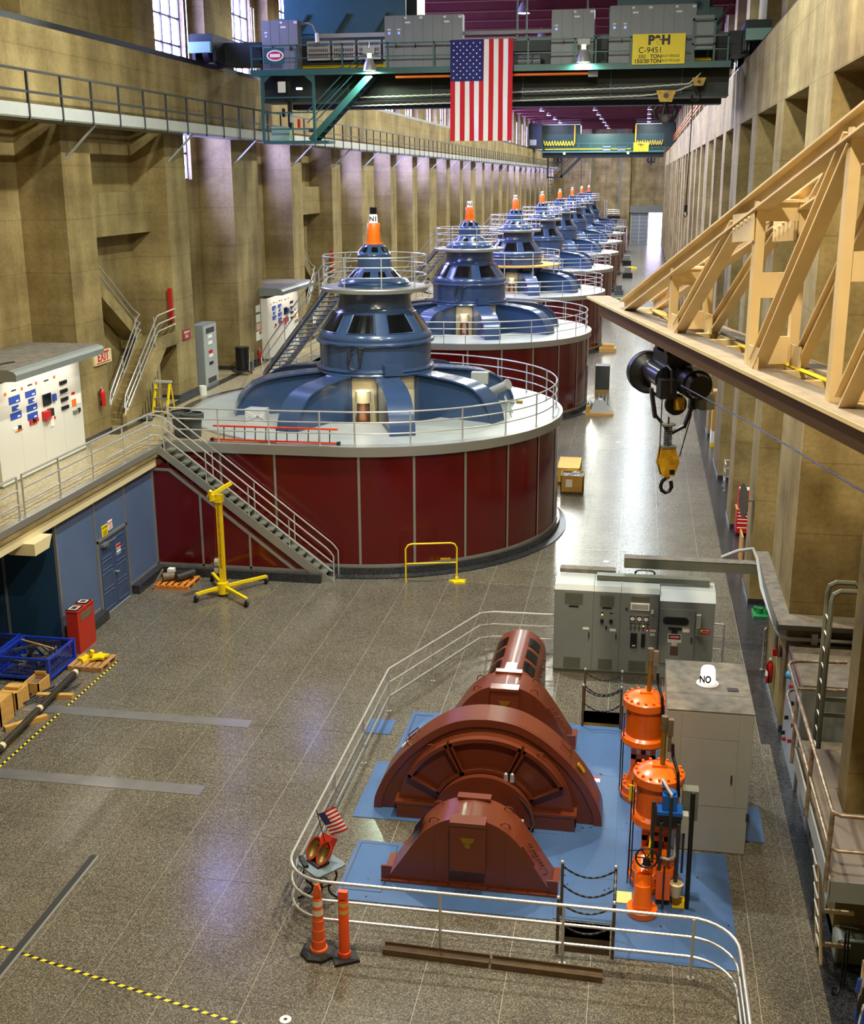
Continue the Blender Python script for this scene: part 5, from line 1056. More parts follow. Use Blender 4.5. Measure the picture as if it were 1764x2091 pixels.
def usa_flag(parent, M_, wd, ht, wave, thick, canton_w=0.4, canton_h=7/13, sub=10):
    """local x along the hoist edge of stripes: 13 stripes side by side across wd, running down ht; canton top-left; wave(x,z) gives the offset"""
    def sheet(x0, x1, z0, z1, off, nx, nz):
        vs = []; 
        for j in range(nz+1):
            for i in range(nx+1):
                x_ = x0+(x1-x0)*i/nx; z_ = z0+(z1-z0)*j/nz; vs.append(M_ @ Vector((x_, wave(x_, z_)-off, z_)))
        return MB().add(vs, [(j*(nx+1)+i, j*(nx+1)+i+1, (j+1)*(nx+1)+i+1, (j+1)*(nx+1)+i) for j in range(nz) for i in range(nx)])
    for k in range(13):
        o = obj('stripe', sheet(wd*k/13, wd*(k+1)/13, -ht, 0, 0, 2, sub*2), FLAGR if k % 2 == 0 else FLAGW, parent, smooth=True, fix=False)
    cw, ch = wd*canton_h, ht*canton_w
    obj('canton', sheet(0, cw, -ch, 0, thick, 8, 10), FLAGB, parent, smooth=True, fix=False)
    st = MB()
    for r_ in range(11):
        for c_ in range(9):
            if (r_+c_) % 2: continue
            cx_ = cw*(c_+1)/10; cz_ = -ch*(r_+1)/12; R_ = ch*0.028
            pts = []
            for i in range(10):
                rr = R_ if i % 2 == 0 else R_*0.42; a = PI/2+PI*i/5; x_ = cx_+rr*math.cos(a); z_ = cz_+rr*math.sin(a); pts.append(M_ @ Vector((x_, wave(x_, z_)-2*thick, z_)))
            st.add(pts+[M_ @ Vector((cx_, wave(cx_, cz_)-2*thick, cz_))], [(i, (i+1) % 10, 10) for i in range(10)])
    o = obj('stars', st, FLAGW, parent, fix=False); o['kind'] = 'stuff'
t = thing('small_flag', 'small stars and stripes flag on a stick behind the red bucket model', 'flag', (tc[0]+0.1, tc[1]+0.05, 0.9))
Mf = Matrix.Translation((tc[0]-0.02, tc[1]+0.18, 1.62)) @ Matrix.Rotation(math.radians(-8), 4, 'Z') @ Matrix.Rotation(math.radians(28), 4, 'Y') @ Matrix.Rotation(math.radians(14), 4, 'Y')
usa_flag(t, Matrix.Translation((tc[0]-0.03, tc[1]+0.1, 1.62)) @ Matrix.Rotation(math.radians(-28), 4, 'Y') @ Matrix(((0,0,-1,0),(0,1,0,0),(-1,0,0,0),(0,0,0,1))), 0.46, 0.34, lambda a, b_: 0.02*math.sin(b_*14+a*4), 0.004)
obj('stick', MB().cyl((tc[0]+0.12, tc[1]+0.12, 0.85), (tc[0]-0.06, tc[1]+0.12, 1.68), 0.008, n=6), INK, t)
# ================================================================== RIGHT SIDE, NEAR
PZ = 2.45
t = thing('work_platform', 'worn tread-plate platform with pipe railing at the right edge', 'platform', (3.4, 17, PZ))
obj('tread_plate', box(3.0, 4.85, 15.3, 17.25, PZ-0.02, PZ), CHECK, t); obj('tread_plate', box(3.0, 3.47, 17.255, 18.03, PZ-0.02, PZ), CHECK, t); obj('tread_plate', box(3.0, 4.85, 18.035, 19.4, PZ-0.02, PZ), CHECK, t)
obj('front_fascia', box(2.99, 4.85, 15.27, 15.3, PZ-0.32, PZ+0.01), GREY, t); obj('side_fascia', box(2.97, 3.0, 15.27, 19.4, PZ-0.25, PZ+0.05), GREYL, t); obj('side_rust_strip', box(3.0, 3.07, 15.4, 19.4, PZ, PZ+0.006), CORK, t)
for x, y in ((4.4, 19.0), (4.7, 15.4)): obj('support_post', box(x-0.04, x+0.04, y-0.04, y+0.04, 0, PZ-0.02), GREY, t)
rm = mat('scuffed_pipe', (176, 160, 140), 0.4, 0.5, var=0.3, vscale=10, col2=(120, 100, 80))
rr_ = obj('platform_railing', MB().tube([(3.6, 15.27, PZ+1.05), (3.05, 15.27, PZ+1.05), (2.95, 15.35, PZ+1.05), (2.95, 20.55, PZ+1.05), (3.0, 20.7, PZ+1.05), (3.15, 20.78, PZ+1.05), (4.0, 20.85, PZ+1.05)], 0.032, 10), rm, t, smooth=True)
obj('mid_rail', MB().tube([(3.6, 15.27, PZ+0.5), (3.05, 15.27, PZ+0.5), (2.95, 15.35, PZ+0.5), (2.95, 20.45, PZ+0.5), (3.0, 20.65, PZ+0.5), (3.15, 20.78, PZ+0.5), (4.0, 20.85, PZ+0.5)], 0.028, 10), rm, rr_, smooth=True)
for x, y, z in ((2.95, 15.35, PZ-0.2), (2.95, 17.4, PZ-0.2), (2.95, 19.3, PZ-0.25), (3.6, 20.82, PZ+0.5)): obj('post', MB().cyl((x, y, z), (x, y, PZ+1.05), 0.034, n=10), rm, rr_, smooth=True)
# steel access ladder up the wall
t = thing('steel_ladder', 'olive grey steel ladder with rounded top loops standing behind the platform', 'ladder', (3.55, 19.9, PZ))
for y in (19.62, 20.08):
    obj('stile', MB().tube([(3.42, y, 2.0), (3.42, y, 5.1), (3.45, y, 5.22), (3.55, y, 5.28), (3.85, y, 5.28), (3.92, y, 5.22), (3.93, y, 5.05)], 0.045, 6), GREYO, t)
for k in range(9): obj('rung', MB().cyl((3.42, 19.62, 2.3+k*0.3), (3.42, 20.08, 2.3+k*0.3), 0.014, n=8), PAPER, t)
for z in (2.8, 3.1): obj('wall_bracket', box(3.42, 4.2, 20.06, 20.1, z-0.04, z+0.04), GREYO, t)
# long tank / duct under the platform, beige ladder, tool board
t = thing('floor_duct', 'low grey sheet-metal duct with a rounded end on the floor beneath the platform', 'duct', (4.1, 19, 0))
obj('shell', MB().prism([(3.5, 0.0), (4.8, 0.0), (4.8, 0.42), (3.58, 0.42), (3.53, 0.4), (3.5, 0.34)], 16.9, 19.45, 'y'), GREYL, t); obj('top_skin', MB().box(3.6, 4.75, 16.95, 19.4, 0.42, 0.43), GREYO, t); obj('end_cap', MB().prism([(3.52, 0.02), (4.8, 0.02), (4.8, 0.42), (3.6, 0.42), (3.55, 0.39), (3.52, 0.34)], 16.86, 16.9, 'y'), GREYO, t)
t = thing('beige_ladder', 'short cream ladder leaning from the floor up to the platform', 'ladder', (3.28, 17.05, 0))
for y in (16.84, 17.29): obj('stile', MB().beam((3.28, y, 0), (3.06, y, 2.4), 0.1, 0.04), CREAMP, t)
for k in range(6): z = 0.25+k*0.3; x = 3.28-0.22*z/1.9; obj('rung', MB().cyl((x, 16.84, z), (x, 17.29, z), 0.015, n=8), PAPER, t)
for z in (0.35, 0.95): obj('wall_tie', MB().beam((3.26, 16.84, z), (3.7, 16.84, z), 0.05, 0.06), CREAMP, t)
t = thing('loose_cable', 'loop of black cable hanging to the floor under the duct', 'cable', (3.45, 16.2, 0))
obj('cable', MB().tube([(3.52, 16.4, 0.9), (3.5, 16.3, 0.4), (3.46, 16.15, 0.1), (3.4, 16.05, 0.03), (3.34, 16.08, 0.03), (3.36, 16.2, 0.04), (3.5, 16.12, 0.1), (3.55, 16.3, 0.5), (3.56, 16.4, 0.95)], 0.018, 6), BLACK, t, smooth=True)
t = thing('tool_board', 'white board hung with black-handled tools at the bottom right corner', 'tool board', (3.62, 14.6, 0))
obj('board', box(3.6, 3.66, 13.4, 15.4, 0.02, 1.3), PAPER, t)
fr = MB()
for (p, q_) in (((14.4, 0.5), (15.3, 0.5)), ((15.3, 0.5), (15.3, 1.2)), ((15.3, 1.2), (14.4, 1.2)), ((14.4, 1.2), (14.4, 0.5))): fr.beam((3.57, *p), (3.57, *q_), 0.05, 0.04, (1, 0, 0))
obj('rack_frame', fr, CREAMP, t)
for k, (y, z) in enumerate(((15.2, 0.75), (15.0, 0.6), (14.85, 0.85), (14.7, 0.62), (14.55, 0.8), (14.4, 0.55), (15.1, 0.35), (14.8, 0.3), (14.3, 0.9))):
    obj('tool_handle', MB().cyl((3.5, y, z), (3.52, y, z+0.22), 0.035, n=8), BLACK if k % 3 else SIGNB, t)
# grey cabinets against the wall beyond the platform
t = thing('wall_cabinet', 'pale blue-grey cabinet with small levers against the near right pilaster', 'cabinet', (4.0, 23.5, 0))
obj('body', box(3.52, 4.9, 22.42, 24.62, 0, 2.3), GREY, t); obj('front', box(3.5, 3.52, 22.42, 24.62, 0, 2.3), mat('pale_blue_grey', (150, 158, 172), 0.4), t); obj('top', box(3.5, 4.9, 22.42, 24.62, 2.3, 2.32), GREYD, t)
obj('red_edge_strip', box(3.492, 3.5, 22.42, 24.5, 2.16, 2.24), mat('dull_red_strip', (130, 40, 34), 0.5), t)
for k, (y, z) in enumerate(((23.6, 1.75), (23.3, 1.5), (22.9, 1.2), (23.9, 0.9), (23.2, 0.7), (24.2, 0.4), (24.0, 0.35))):
    h_ = obj('lever', MB().box(3.42, 3.5, y-0.02, y+0.02, z-0.02, z+0.06), BLACK if k % 2 else mat('rust_red', (150, 50, 30), 0.5), t)
obj('blue_ball', MB().ball((3.45, 23.9, 1.9), 0.09, 10), mat('sky_blue_plastic', (60, 150, 200), 0.4), t, smooth=True)
t = thing('wall_cabinet', 'light grey low cabinet with arched panels under the platform rail', 'cabinet', (4.0, 21, 0))
obj('body', box(3.56, 4.9, 19.5, 22.35, 0, 1.15), GREYL, t)
for k in range(2): obj('arched_panel', MB().prism([(20.7+k*0.85+0.32*math.cos(PI*i/10), 0.6+0.3*math.sin(PI*i/10)) for i in range(11)]+[(20.38+k*0.85, 0.1), (21.02+k*0.85, 0.1)], 3.545, 3.56, 'x'), GREY, t)
obj('top_tray', box(3.54, 4.9, 19.5, 22.35, 1.15, 1.17), GREYD, t)
t = thing('low_cabinet_box', 'narrow grey dusty steel box behind the pale blue-grey wall cabinet', 'box', (4.2, 25, 2.3))
t.location = (4.2, 24.75, 0); ORG[t.name] = Vector((4.2, 24.75, 0))
obj('body', box(3.75, 4.9, 24.64, 24.95, 0, 2.05), GREYO, t); obj('vent', box(4.2, 4.7, 24.66, 24.7, 2.05, 2.07), BLACK, t)
# fire extinguisher on the pilaster, round mirror, tool chest, crate, green part
def extinguisher(x, y, z, lb, facing=-1):
    e = thing('fire_extinguisher', lb, 'fire extinguisher', (x, y, z), 'red fire extinguishers')
    obj('cylinder', MB().lathe([(0.005, 0.0), (0.08, 0.0), (0.085, 0.03), (0.085, 0.42), (0.06, 0.5), (0.03, 0.53)], 18, (x, y, z)), REDP, e, smooth=True)
    obj('valve_head', MB().cyl((x, y, z+0.52), (x, y, z+0.58), 0.03, n=8).box(x-0.02, x+0.02, y-0.09, y+0.03, z+0.57, z+0.6), STEEL, e)
    obj('hose', MB().tube([(x, y-0.03, z+0.55), (x-0.08*facing*-1, y-0.07, z+0.45), (x-0.02, y-0.1, z+0.25), (x-0.02, y-0.095, z+0.1)], 0.014, 6), BLACK, e, smooth=True)
    obj('nozzle', MB().cyl((x-0.02, y-0.1, z+0.02), (x-0.02, y-0.1, z+0.2), 0.03, 0.022, n=8), BLACK, e)
    obj('label', MB().lathe([(0.087, 0.16), (0.087, 0.3)], 8, (x, y, z), PI*0.95, PI*1.4), PAPER, e)
    return e
extinguisher(3.38, 26.6, 0.55, 'red fire extinguisher with a black hose hung on the near right pilaster')
t = thing('wall_tag', 'small dark round gauge plate on the near right pilaster', 'plate', (3.47, 25.7, 1.6)); obj('disc', MB().cyl((3.48, 25.7, 1.7), (3.44, 25.7, 1.7), 0.14, n=20), mat('dark_bronze', (66, 50, 40), 0.5), t)
t = thing('round_mirror', 'dark round disc on a bracket standing off the second right pilaster', 'mirror', (3.4, 34.4, 3.2))
obj('disc', MB().cyl((3.22, 33.9, 3.0), (3.2, 33.9, 3.0), 0.5, n=32).xform(Matrix.Translation((3.2, 33.9, 3.0)) @ Matrix.Rotation(math.radians(9), 4, 'Z') @ Matrix.Translation((-3.2, -33.9, -3.0))), mat('dark_olive_disc', (62, 54, 36), 0.85), t); obj('bracket', MB().cyl((3.22, 33.9, 3.0), (3.5, 33.9, 3.0), 0.02, n=6), DSTEEL, t)
t = thing('tool_chest', 'red rolling tool chest with white-edged drawers in the right wall bay', 'tool chest', (3.95, 40.7, 0))
obj('lower_case', box(3.62, 4.3, 40.35, 40.95, 0.12, 0.95), REDP, t); obj('shelf', box(3.6, 4.32, 40.33, 40.97, 0.95, 0.99), WOOD, t); obj('upper_case', box(3.66, 4.3, 40.4, 40.95, 0.99, 1.62), REDP, t); obj('papers', box(3.7, 4.1, 40.5, 40.9, 1.62, 1.64), PAPER, t)
for z in (0.3, 0.47, 0.6, 0.72, 0.84): obj('drawer_edge', box(3.66, 4.28, 40.335, 40.35, z, z+0.03), PAPER, t)
for z in (1.1, 1.18, 1.27, 1.36): obj('drawer_edge', box(3.72 if z > 1.2 else 3.9, 3.95 if z > 1.2 else 4.25, 40.385, 40.4, z, z+0.03), PAPER, t)
for x, y in ((3.68, 40.42), (4.24, 40.42), (3.68, 40.88), (4.24, 40.88)): obj('castor', MB().cyl((x-0.03, y, 0.06), (x+0.03, y, 0.06), 0.06, n=12), BLACK, t)
one('plywood_panel', MB().box(3.55, 3.6, 37.1, 38.0, 0, 0.95), WOOD, 'upright pale plywood panel standing in the right wall bay', 'panel')
t = thing('green_casting', 'green painted machine casting lying on the dark border by the right wall', 'casting', (3.8, 32.6, 0))
obj('base', box(3.55, 4.1, 32.3, 32.95, 0.0, 0.06), GREENP, t); obj('boss', MB().cyl((3.75, 32.6, 0.06), (3.75, 32.6, 0.22), 0.1, n=12), GREENP, t); obj('lug', MB().box(3.9, 4.05, 32.5, 32.8, 0.06, 0.2), GREENP, t); obj('lug', MB().box(3.6, 3.7, 32.75, 32.9, 0.06, 0.16), GREENP, t)
t = thing('carton_stack', 'two brown cartons stacked on a white crate and yellow dolly in the right bay', 'cartons', (3.75, 55, 0))
obj('dolly', box(3.52, 4.2, 54.6, 55.4, 0.0, 0.2), YELL, t); obj('crate', box(3.52, 4.2, 54.6, 55.4, 0.2, 0.75), PAPER, t); obj('carton', box(3.52, 4.2, 54.6, 55.4, 0.76, 1.7), CARD, t); obj('carton', box(3.54, 4.2, 54.65, 55.4, 1.71, 2.6), CARD, t); obj('orange_tag', box(3.7, 3.95, 54.585, 54.6, 0.35, 0.65), ORANGEP, t)
t = thing('exit_arrow_sign', 'narrow red sign with white marks on the far right pilaster', 'sign', (3.47, 60, 3.4)); obj('board', box(3.44, 3.5, 58.6, 59.3, 3.0, 4.6), REDP, t); obj('marks', box(3.43, 3.44, 58.8, 59.1, 3.2, 4.4), PAPER, t)
t = thing('bay_railing', 'short silver railing in the third right-hand bay', 'railing', (3.7, 47.4, 0)); railing(t, [(3.65, 46.6, 0), (3.65, 47.4, 0), (4.6, 47.4, 0)], [(3.65, 46.6, 0), (3.65, 47.4, 0)], STEEL)
# yellow hand truck behind the cabinets, yellow safety barrier by the drum
t = thing('hand_truck', 'yellow and black hand truck frame showing above the cable duct', 'hand truck', (0.45, 31.6, 0))
for x in (0.2, 0.75): obj('side_tube', MB().tube([(x, 31.5, 0.15), (x, 31.6, 1.2), (x, 31.65, 1.35)], 0.02, 8), YELL, t, smooth=True)
obj('top_handle', MB().tube([(0.2, 31.65, 1.3), (0.22, 31.68, 1.42), (0.3, 31.7, 1.46), (0.66, 31.7, 1.46), (0.73, 31.68, 1.42), (0.75, 31.65, 1.3)], 0.026, 8), BLACK, t, smooth=True)
obj('cross_bar', MB().tube([(0.2, 31.6, 1.05), (0.25, 31.6, 1.12), (0.7, 31.6, 1.12), (0.75, 31.6, 1.05)], 0.024, 8), BLACK, t, smooth=True)
for x in (0.15, 0.8): obj('wheel', MB().cyl((x-0.03, 31.5, 0.13), (x+0.03, 31.5, 0.13), 0.13, n=16), BLACK, t)
t = thing('safety_barrier', 'yellow tubular safety barrier leaning at the foot of the first red drum', 'barrier', (-5.9, 34.7, 0))
A_, B_ = Vector((-6.72, 33.7, 0)), Vector((-5.2, 34.1, 0)); d_ = B_-A_
ht = 1.25
obj('hoop', MB().tube([A_, A_+Vector((0, 0, ht-0.15)), A_+d_*0.05+Vector((0, 0, ht-0.03)), A_+d_*0.12+Vector((0, 0, ht)), A_+d_*0.88+Vector((0, 0, ht)), A_+d_*0.95+Vector((0, 0, ht-0.03)), B_+Vector((0, 0, ht-0.15)), B_], 0.028, 8), YELL, t, smooth=True)
obj('mid_bar', MB().tube([A_+Vector((0, 0, 0.62)), B_+Vector((0, 0, 0.62))], 0.024, 8), YELL, t, smooth=True); obj('tag_bar', MB().beam(A_+d_*0.68+Vector((0, -0.02, 0.75)), A_+d_*0.88+Vector((0, -0.02, 0.75)), 0.03, 0.06), DYELL, t)
obj('foot_casting', MB().prism([(B_.x+0.05+r_*math.cos(a), B_.y-0.05+r_*0.8*math.sin(a)) for a, r_ in [(2*PI*i/10, 0.3 if i % 2 else 0.2) for i in range(10)]], 0.0, 0.05, 'z').cyl((B_.x, B_.y, 0.05), (B_.x, B_.y, 0.16), 0.05, n=10), YELL, t)
# crates beside the first drum
for x0, x1, y0, y1, h_, m_, lb in ((-2.75, -1.87, 45.1, 46.0, 0.75, CARD, 'open brown carton full of wrapped parts beside the first red drum'), (-3.0, -2.1, 46.6, 48.6, 0.7, mat('yellow_crate', (226, 186, 84), 0.7), 'pale yellow wooden crate behind the open carton')):
    t = thing('crate', lb, 'crate', ((x0+x1)/2, y0, 0), 'crates beside the first drum')
    obj('pallet_base', box(x0, x1, y0, y1, 0, 0.1), WOODD, t)
    obj('side', MB().box(x0, x1, y0, y0+0.03, 0.1, h_).box(x0, x1, y1-0.03, y1, 0.1, h_).box(x0, x0+0.03, y0, y1, 0.1, h_).box(x1-0.03, x1, y0, y1, 0.1, h_), m_, t)
    obj('fill', box(x0+0.03, x1-0.03, y0+0.03, y1-0.03, 0.1, h_-0.06 if m_ is CARD else h_-0.005), BINP if m_ is CARD else m_, t)
    if m_ is CARD:
        obj('shipping_label', box(x0+0.2, x0+0.45, y0-0.01, y0, 0.3, 0.6), PAPER, t)
        for k in range(10):
            px, py = random.uniform(x0+0.12, x1-0.12), random.uniform(y0+0.12, y1-0.12); obj('wrapped_part', MB().ball((px, py, h_-0.08), random.uniform(0.06, 0.1), 8), PLASTIC, t)
t = thing('wrapped_pallet', 'plastic-wrapped machine part on a pallet beside the second drum', 'pallet', (-2.0, 61.8, 0))
obj('pallet', MB().box(-2.55, -1.1, 61.2, 62.2, 0.08, 0.14).box(-2.55, -1.1, 61.2, 61.3, 0, 0.08).box(-2.55, -1.1, 62.1, 62.2, 0, 0.08), WOOD, t)
obj('wrapped_part', MB().prism([(-2.3, 0.14), (-1.1, 0.14), (-1.4, 0.4), (-1.7, 0.8), (-1.9, 0.85), (-2.15, 0.6)], 61.4, 62.0, 'y'), PLASTIC, t); obj('carton', box(-2.52, -2.32, 61.3, 61.8, 0.14, 0.5), CARD, t)
t = thing('black_carton', 'tall black carton on a wooden base beside the second drum', 'carton', (-1.7, 68.0, 0)); obj('base', box(-2.3, -1.5, 67.3, 68.2, 0, 0.35), WOOD, t); obj('carton_body', box(-2.3, -1.5, 67.3, 68.2, 0.35, 1.7), BINP, t)
t = thing('drain_pipes', 'bundle of grey pipes lying along the foot of the second drum', 'pipes', (-1.8, 63, 0))
for k in range(3): obj('pipe', MB().cyl((-1.95+k*0.2, 62.4+k*0.2, 0.1), (-2.0+k*0.2, 67.1, 0.1), 0.08, n=10), GREYO, t, smooth=True)
# small goods far down the aisle
for k, (x, y, w_, h_, m_, lb) in enumerate(((-1.9, 118, 1.4, 0.6, GREENP, 'green box on the floor beside the fourth drum'), (-2.1, 85.0, 1.2, 0.5, WOOD, 'stack of pale planks beside the third drum'), (-1.6, 150, 1.2, 1.3, BLACK, 'dark floor machine beside the fifth drum'), (-1.3, 165, 1.5, 0.3, YELL, 'yellow plate on the floor beside the sixth drum'), (-2.0, 172, 1.2, 1.4, BLACK, 'dark trolley far down the aisle beside the sixth drum'), (-2.2, 128, 0.9, 1.0, BINP, 'grey barrel beside the fourth drum'))):
    t = thing('floor_goods', lb, 'goods', (x, y, 0)); obj('lower', box(x-w_/2, x+w_/2, y, y+1.4, 0.0, h_*0.5), m_, t); obj('upper', box(x-w_/3, x+w_/3, y+0.2, y+1.2, h_*0.5, h_), GREYO if m_ is BLACK else m_, t)

# ================================================================== LEFT SIDE
# ---- control cubicles on the gallery, one per generator
def cubicle(o, lb, full=True):
    y0, y1 = 27.9+o, 32.8+o; f = -16.45
    t = thing('control_cubicle', lb, 'cubicle', (-17, (y0+y1)/2, GZ), 'control cubicles on the gallery')
    fp = mat('cubicle_panel', (214, 212, 204), 0.4)
    for k in range(4):
        a = y0+k*(y1-y0)/4; obj('panel', box(-17.2, f, a+0.004, a+(y1-y0)/4-0.004, GZ, 6.85), fp, t)
    obj('plinth', box(-17.2, f+0.01, y0, y1, GZ, GZ+0.05), GREYO, t)
    obj('roof', MB().prism([(-18.15, 7.3), (-15.85, 7.3), (-15.7, 7.26), (-15.64, 7.18), (-15.66, 7.02), (-18.15, 6.9)], y0-0.2, y1+0.08, 'y'), GREY, t)
    obj('roof_sheet', MB().box(-18.1, -15.86, y0-0.18, y1+0.06, 7.3, 7.312), GREYD, t)
    spot_area('soffit_light', (-15.95, (y0+y1)/2, 6.84), 0.12, 38 if full else 34, (1.0, 0.93, 0.8), (0, math.radians(28), 0), t, 'RECTANGLE', sy=4.2)
    def pq(nm, a, b_, z0, z1, m_, d=0.012): return obj(nm, box(f, f+d, a+o, b_+o, z0, z1), m_, t)
    for a in (28.62, 29.5):
        for z0, z1, dy in ((6.22, 6.42, 0.58), (6.02, 6.16, 0.34), (5.8, 5.98, 0.58)) if a < 29 else ((6.25, 6.42, 0.58), (6.07, 6.2, 0.32), (5.86, 6.03, 0.58), (5.62, 5.8, 0.56)):
            s_ = pq('mimic_plate', a+(0.58-dy)/2, a+(0.58+dy)/2, z0, z1, SIGNB); obj('plate_print', box(f+0.012, f+0.014, a+o+0.36, a+o+0.5, z0+0.03, z0+0.07), PAPER, s_)
        pq('name_strip', a+0.18, a+0.42, 6.55, 6.59, INK); pq('orange_tag', a-0.2, a-0.1, 6.5, 6.58, ORANGEP)
    pq('name_strip', 30.6, 30.85, 6.52, 6.56, INK); pq('orange_tag', 31.15, 31.26, 6.52, 6.6, ORANGEP); pq('orange_tag', 30.1, 30.2, 6.52, 6.6, ORANGEP)
    pq('display', 30.42, 30.87, 5.86, 6.18, GLASSD, 0.04); pq('blue_meter', 30.98, 31.15, 5.9, 6.1, SIGNB, 0.06)
    for r_ in range(4):
        for c_ in range(5): pq('selector_switch', 31.47+c_*0.085, 31.53+c_*0.085, 6.28-r_*0.245, 6.38-r_*0.245, BLACK, 0.05)
    pq('red_valve_handle', 30.3, 30.62, 5.5, 5.72, REDP, 0.12); pq('black_valve_body', 30.62, 30.85, 5.52, 5.74, BLACK, 0.1); pq('hanging_tag', 30.74, 30.95, 5.2, 5.48, PAPER, 0.02); pq('red_tag', 30.95, 31.05, 5.38, 5.46, REDP, 0.02)
    obj('looped_hose', MB().tube([(f+0.06, 30.35+o, 5.52), (f+0.07, 30.4+o, 5.4), (f+0.06, 30.55+o, 5.36), (f+0.06, 30.7+o, 5.45)], 0.012, 6), REDP, t)
    for c_ in range(3): pq('breaker_handle', 29.58+c_*0.17, 29.68+c_*0.17, 5.52, 5.62, BLACK if c_ % 2 else REDINK, 0.06)
    pq('orange_label', 29.6, 30.0, 5.46, 5.49, ORANGEP); pq('breaker_handle', 28.95, 29.05, 5.5, 5.6, BLACK, 0.06); pq('status_label', 28.7, 28.95, 5.52, 5.58, PAPER); pq('orange_label', 28.8, 29.2, 5.44, 5.47, ORANGEP)
    s_ = pq('danger_notice', 32.12, 32.36, 5.74, 5.95, PAPER); obj('notice_heading', box(f+0.012, f+0.014, 32.12+o, 32.36+o, 5.86, 5.95), REDINK, s_)
    pq('orange_notice', 32.14, 32.4, 5.52, 5.72, ORANGEP); pq('white_sheet', 32.42, 32.72, 5.55, 5.82, PAPER); pq('door_lever', 32.15, 32.4, 5.33, 5.4, GREYO, 0.07); pq('lock', 32.46, 32.58, 5.3, 5.42, BLACK, 0.05)
    return t
cubicle(0, 'white control cubicle with blue plates under a grey roof at far left')
cubicle(UNIT, 'white control cubicle with blue plates seen past the first generator stair', False)
one('roof_hatch_frame', MB().beam((-17.6, 28.4, 7.33), (-16.6, 28.4, 7.33), 0.08, 0.03).beam((-16.6, 28.4, 7.33), (-16.4, 29.0, 7.33), 0.08, 0.03), DSTEEL, 'thin dark angle frame lying on the near cubicle roof', 'frame')
# ---- EXIT sign
t = thing('exit_sign', 'EXIT sign with red letters on cream, on the pilaster by the near cubicle', 'sign', (-16.6, 34.6, 6.5))
obj('board', box(-16.75, -16.68, 34.35, 35.55, 6.38, 6.8), CREAM, t); txt('EXIT', (-16.675, 34.95, 6.61), 0.4, REDINK, t, '+x', ext=0.004, bold=0.008); obj('underline', box(-16.68, -16.676, 34.45, 35.45, 6.42, 6.45), REDINK, t)
extinguisher(-16.62, 34.55, 5.1, 'small red extinguisher on the pilaster below the EXIT sign')
extinguisher(-16.6, 50.4, GZ+0.05, 'red fire extinguisher at the wide pilaster left of the far cubicle')
t = thing('unit_plate', 'small red plate marked N-1 on the pilaster beside the concrete stair', 'sign', (-16.7, 42.2, 6.4)); obj('plate', box(-16.74, -16.72, 41.85, 42.6, 6.2, 6.58), mat('maroon_plate', (150, 30, 40), 0.5), t); txt('N-1', (-16.715, 42.22, 6.32), 0.2, PAPER, t, '+x', ext=0.002); txt('GENERATOR', (-16.715, 42.22, 6.48), 0.1, PAPER, t, '+x', ext=0.002)
t = thing('notice_stack', 'column of white and red paper notices on the wide pilaster by the far cubicle', 'notices', (-16.7, 50.0, 5.6))
for k, (z0, z1, m_) in enumerate(((6.3, 6.6, PAPER), (5.85, 6.2, PAPER), (5.5, 5.8, mat('pink_notice', (236, 190, 186), 0.6)), (5.05, 5.45, PAPER))): obj('notice', box(-16.74, -16.73, 50.55-0.1*(k == 3), 51.15+0.25*(k == 3), z0, z1), m_, t)
obj('red_emblem', box(-16.73, -16.725, 50.9, 51.2, 5.3, 5.42), REDP, t)
# ---- concrete stair in the bay
def conc_stair(o, lb):
    t = thing('concrete_stair', lb, 'stairs', (-17.1, 38.5+o, GZ), 'concrete stairs in the wall bays')
    N = 13; y0, y1 = 36.3+o, 39.5+o; z1 = 6.5; x0, x1 = -17.35, -16.62
    for i in range(N):
        a = y0+(y1-y0)*i/N; obj('step', box(x0, x1-0.12, a, a+(y1-y0)/N+0.05, GZ, GZ+(z1-GZ)*(i+1)/N-0.0), CONC, t)
    obj('balustrade', MB().prism([(y0-0.1, GZ), (y0+0.75, GZ), (39.95+o, 6.2), (41.15+o, 6.2), (41.15+o, 6.62), (39.55+o, 6.62), (y0-0.1, GZ+0.35)], x1-0.14, x1, 'x'), CONC, t)
    obj('inner_curb', MB().prism([(y0, GZ), (39.6+o, 6.5), (39.6+o, 6.75), (y0, GZ+0.28)], x0-0.1, x0, 'x'), CONC, t)
    obj('landing', box(-18.15, x1-0.14, 39.5+o, 41.15+o, 6.2, 6.5), CONC, t)
    obj('upper_flight', MB().prism([(39.6+o, 6.5), (39.6+o, 6.95), (35.5+o, 9.75), (35.5+o, 9.2)], -18.1, -17.5, 'x'), CONC, t)
    for xx, ya in ((x1-0.07, 0.1), (x0-0.05, 0.5)):
        for h in (0.3, 0.55, 0.85):
            obj('handrail', MB().tube([(xx, y0+ya-0.15, GZ+h-0.25), (xx, y0+ya, GZ+h+0.15), (xx, 39.4+o, 6.5+h), (xx, 39.6+o, 6.55+h)]+([(xx, 41.1+o, 6.62+h)] if xx > -17 else [(xx-0.25, 39.6+o, 6.75+h), (xx-0.25, 35.6+o, 9.5+h)]), 0.025, 8), STEEL, t, smooth=True)
        for f_ in (0.05, 0.45, 0.95):
            yy = y0+ya+(39.3+o-y0-ya)*f_; zz = GZ+(6.5-GZ)*f_; obj('post', MB().cyl((xx, yy, zz), (xx, yy, zz+1.0), 0.024, n=8), STEEL, t, smooth=True)
    obj('red_post', box(-16.9, -16.78, 41.05+o, 41.18+o, 7.0, 8.2), REDP, t)
conc_stair(0, 'concrete stair with silver handrails climbing the left wall bay'); conc_stair(UNIT, 'concrete stair glimpsed behind the second generator')
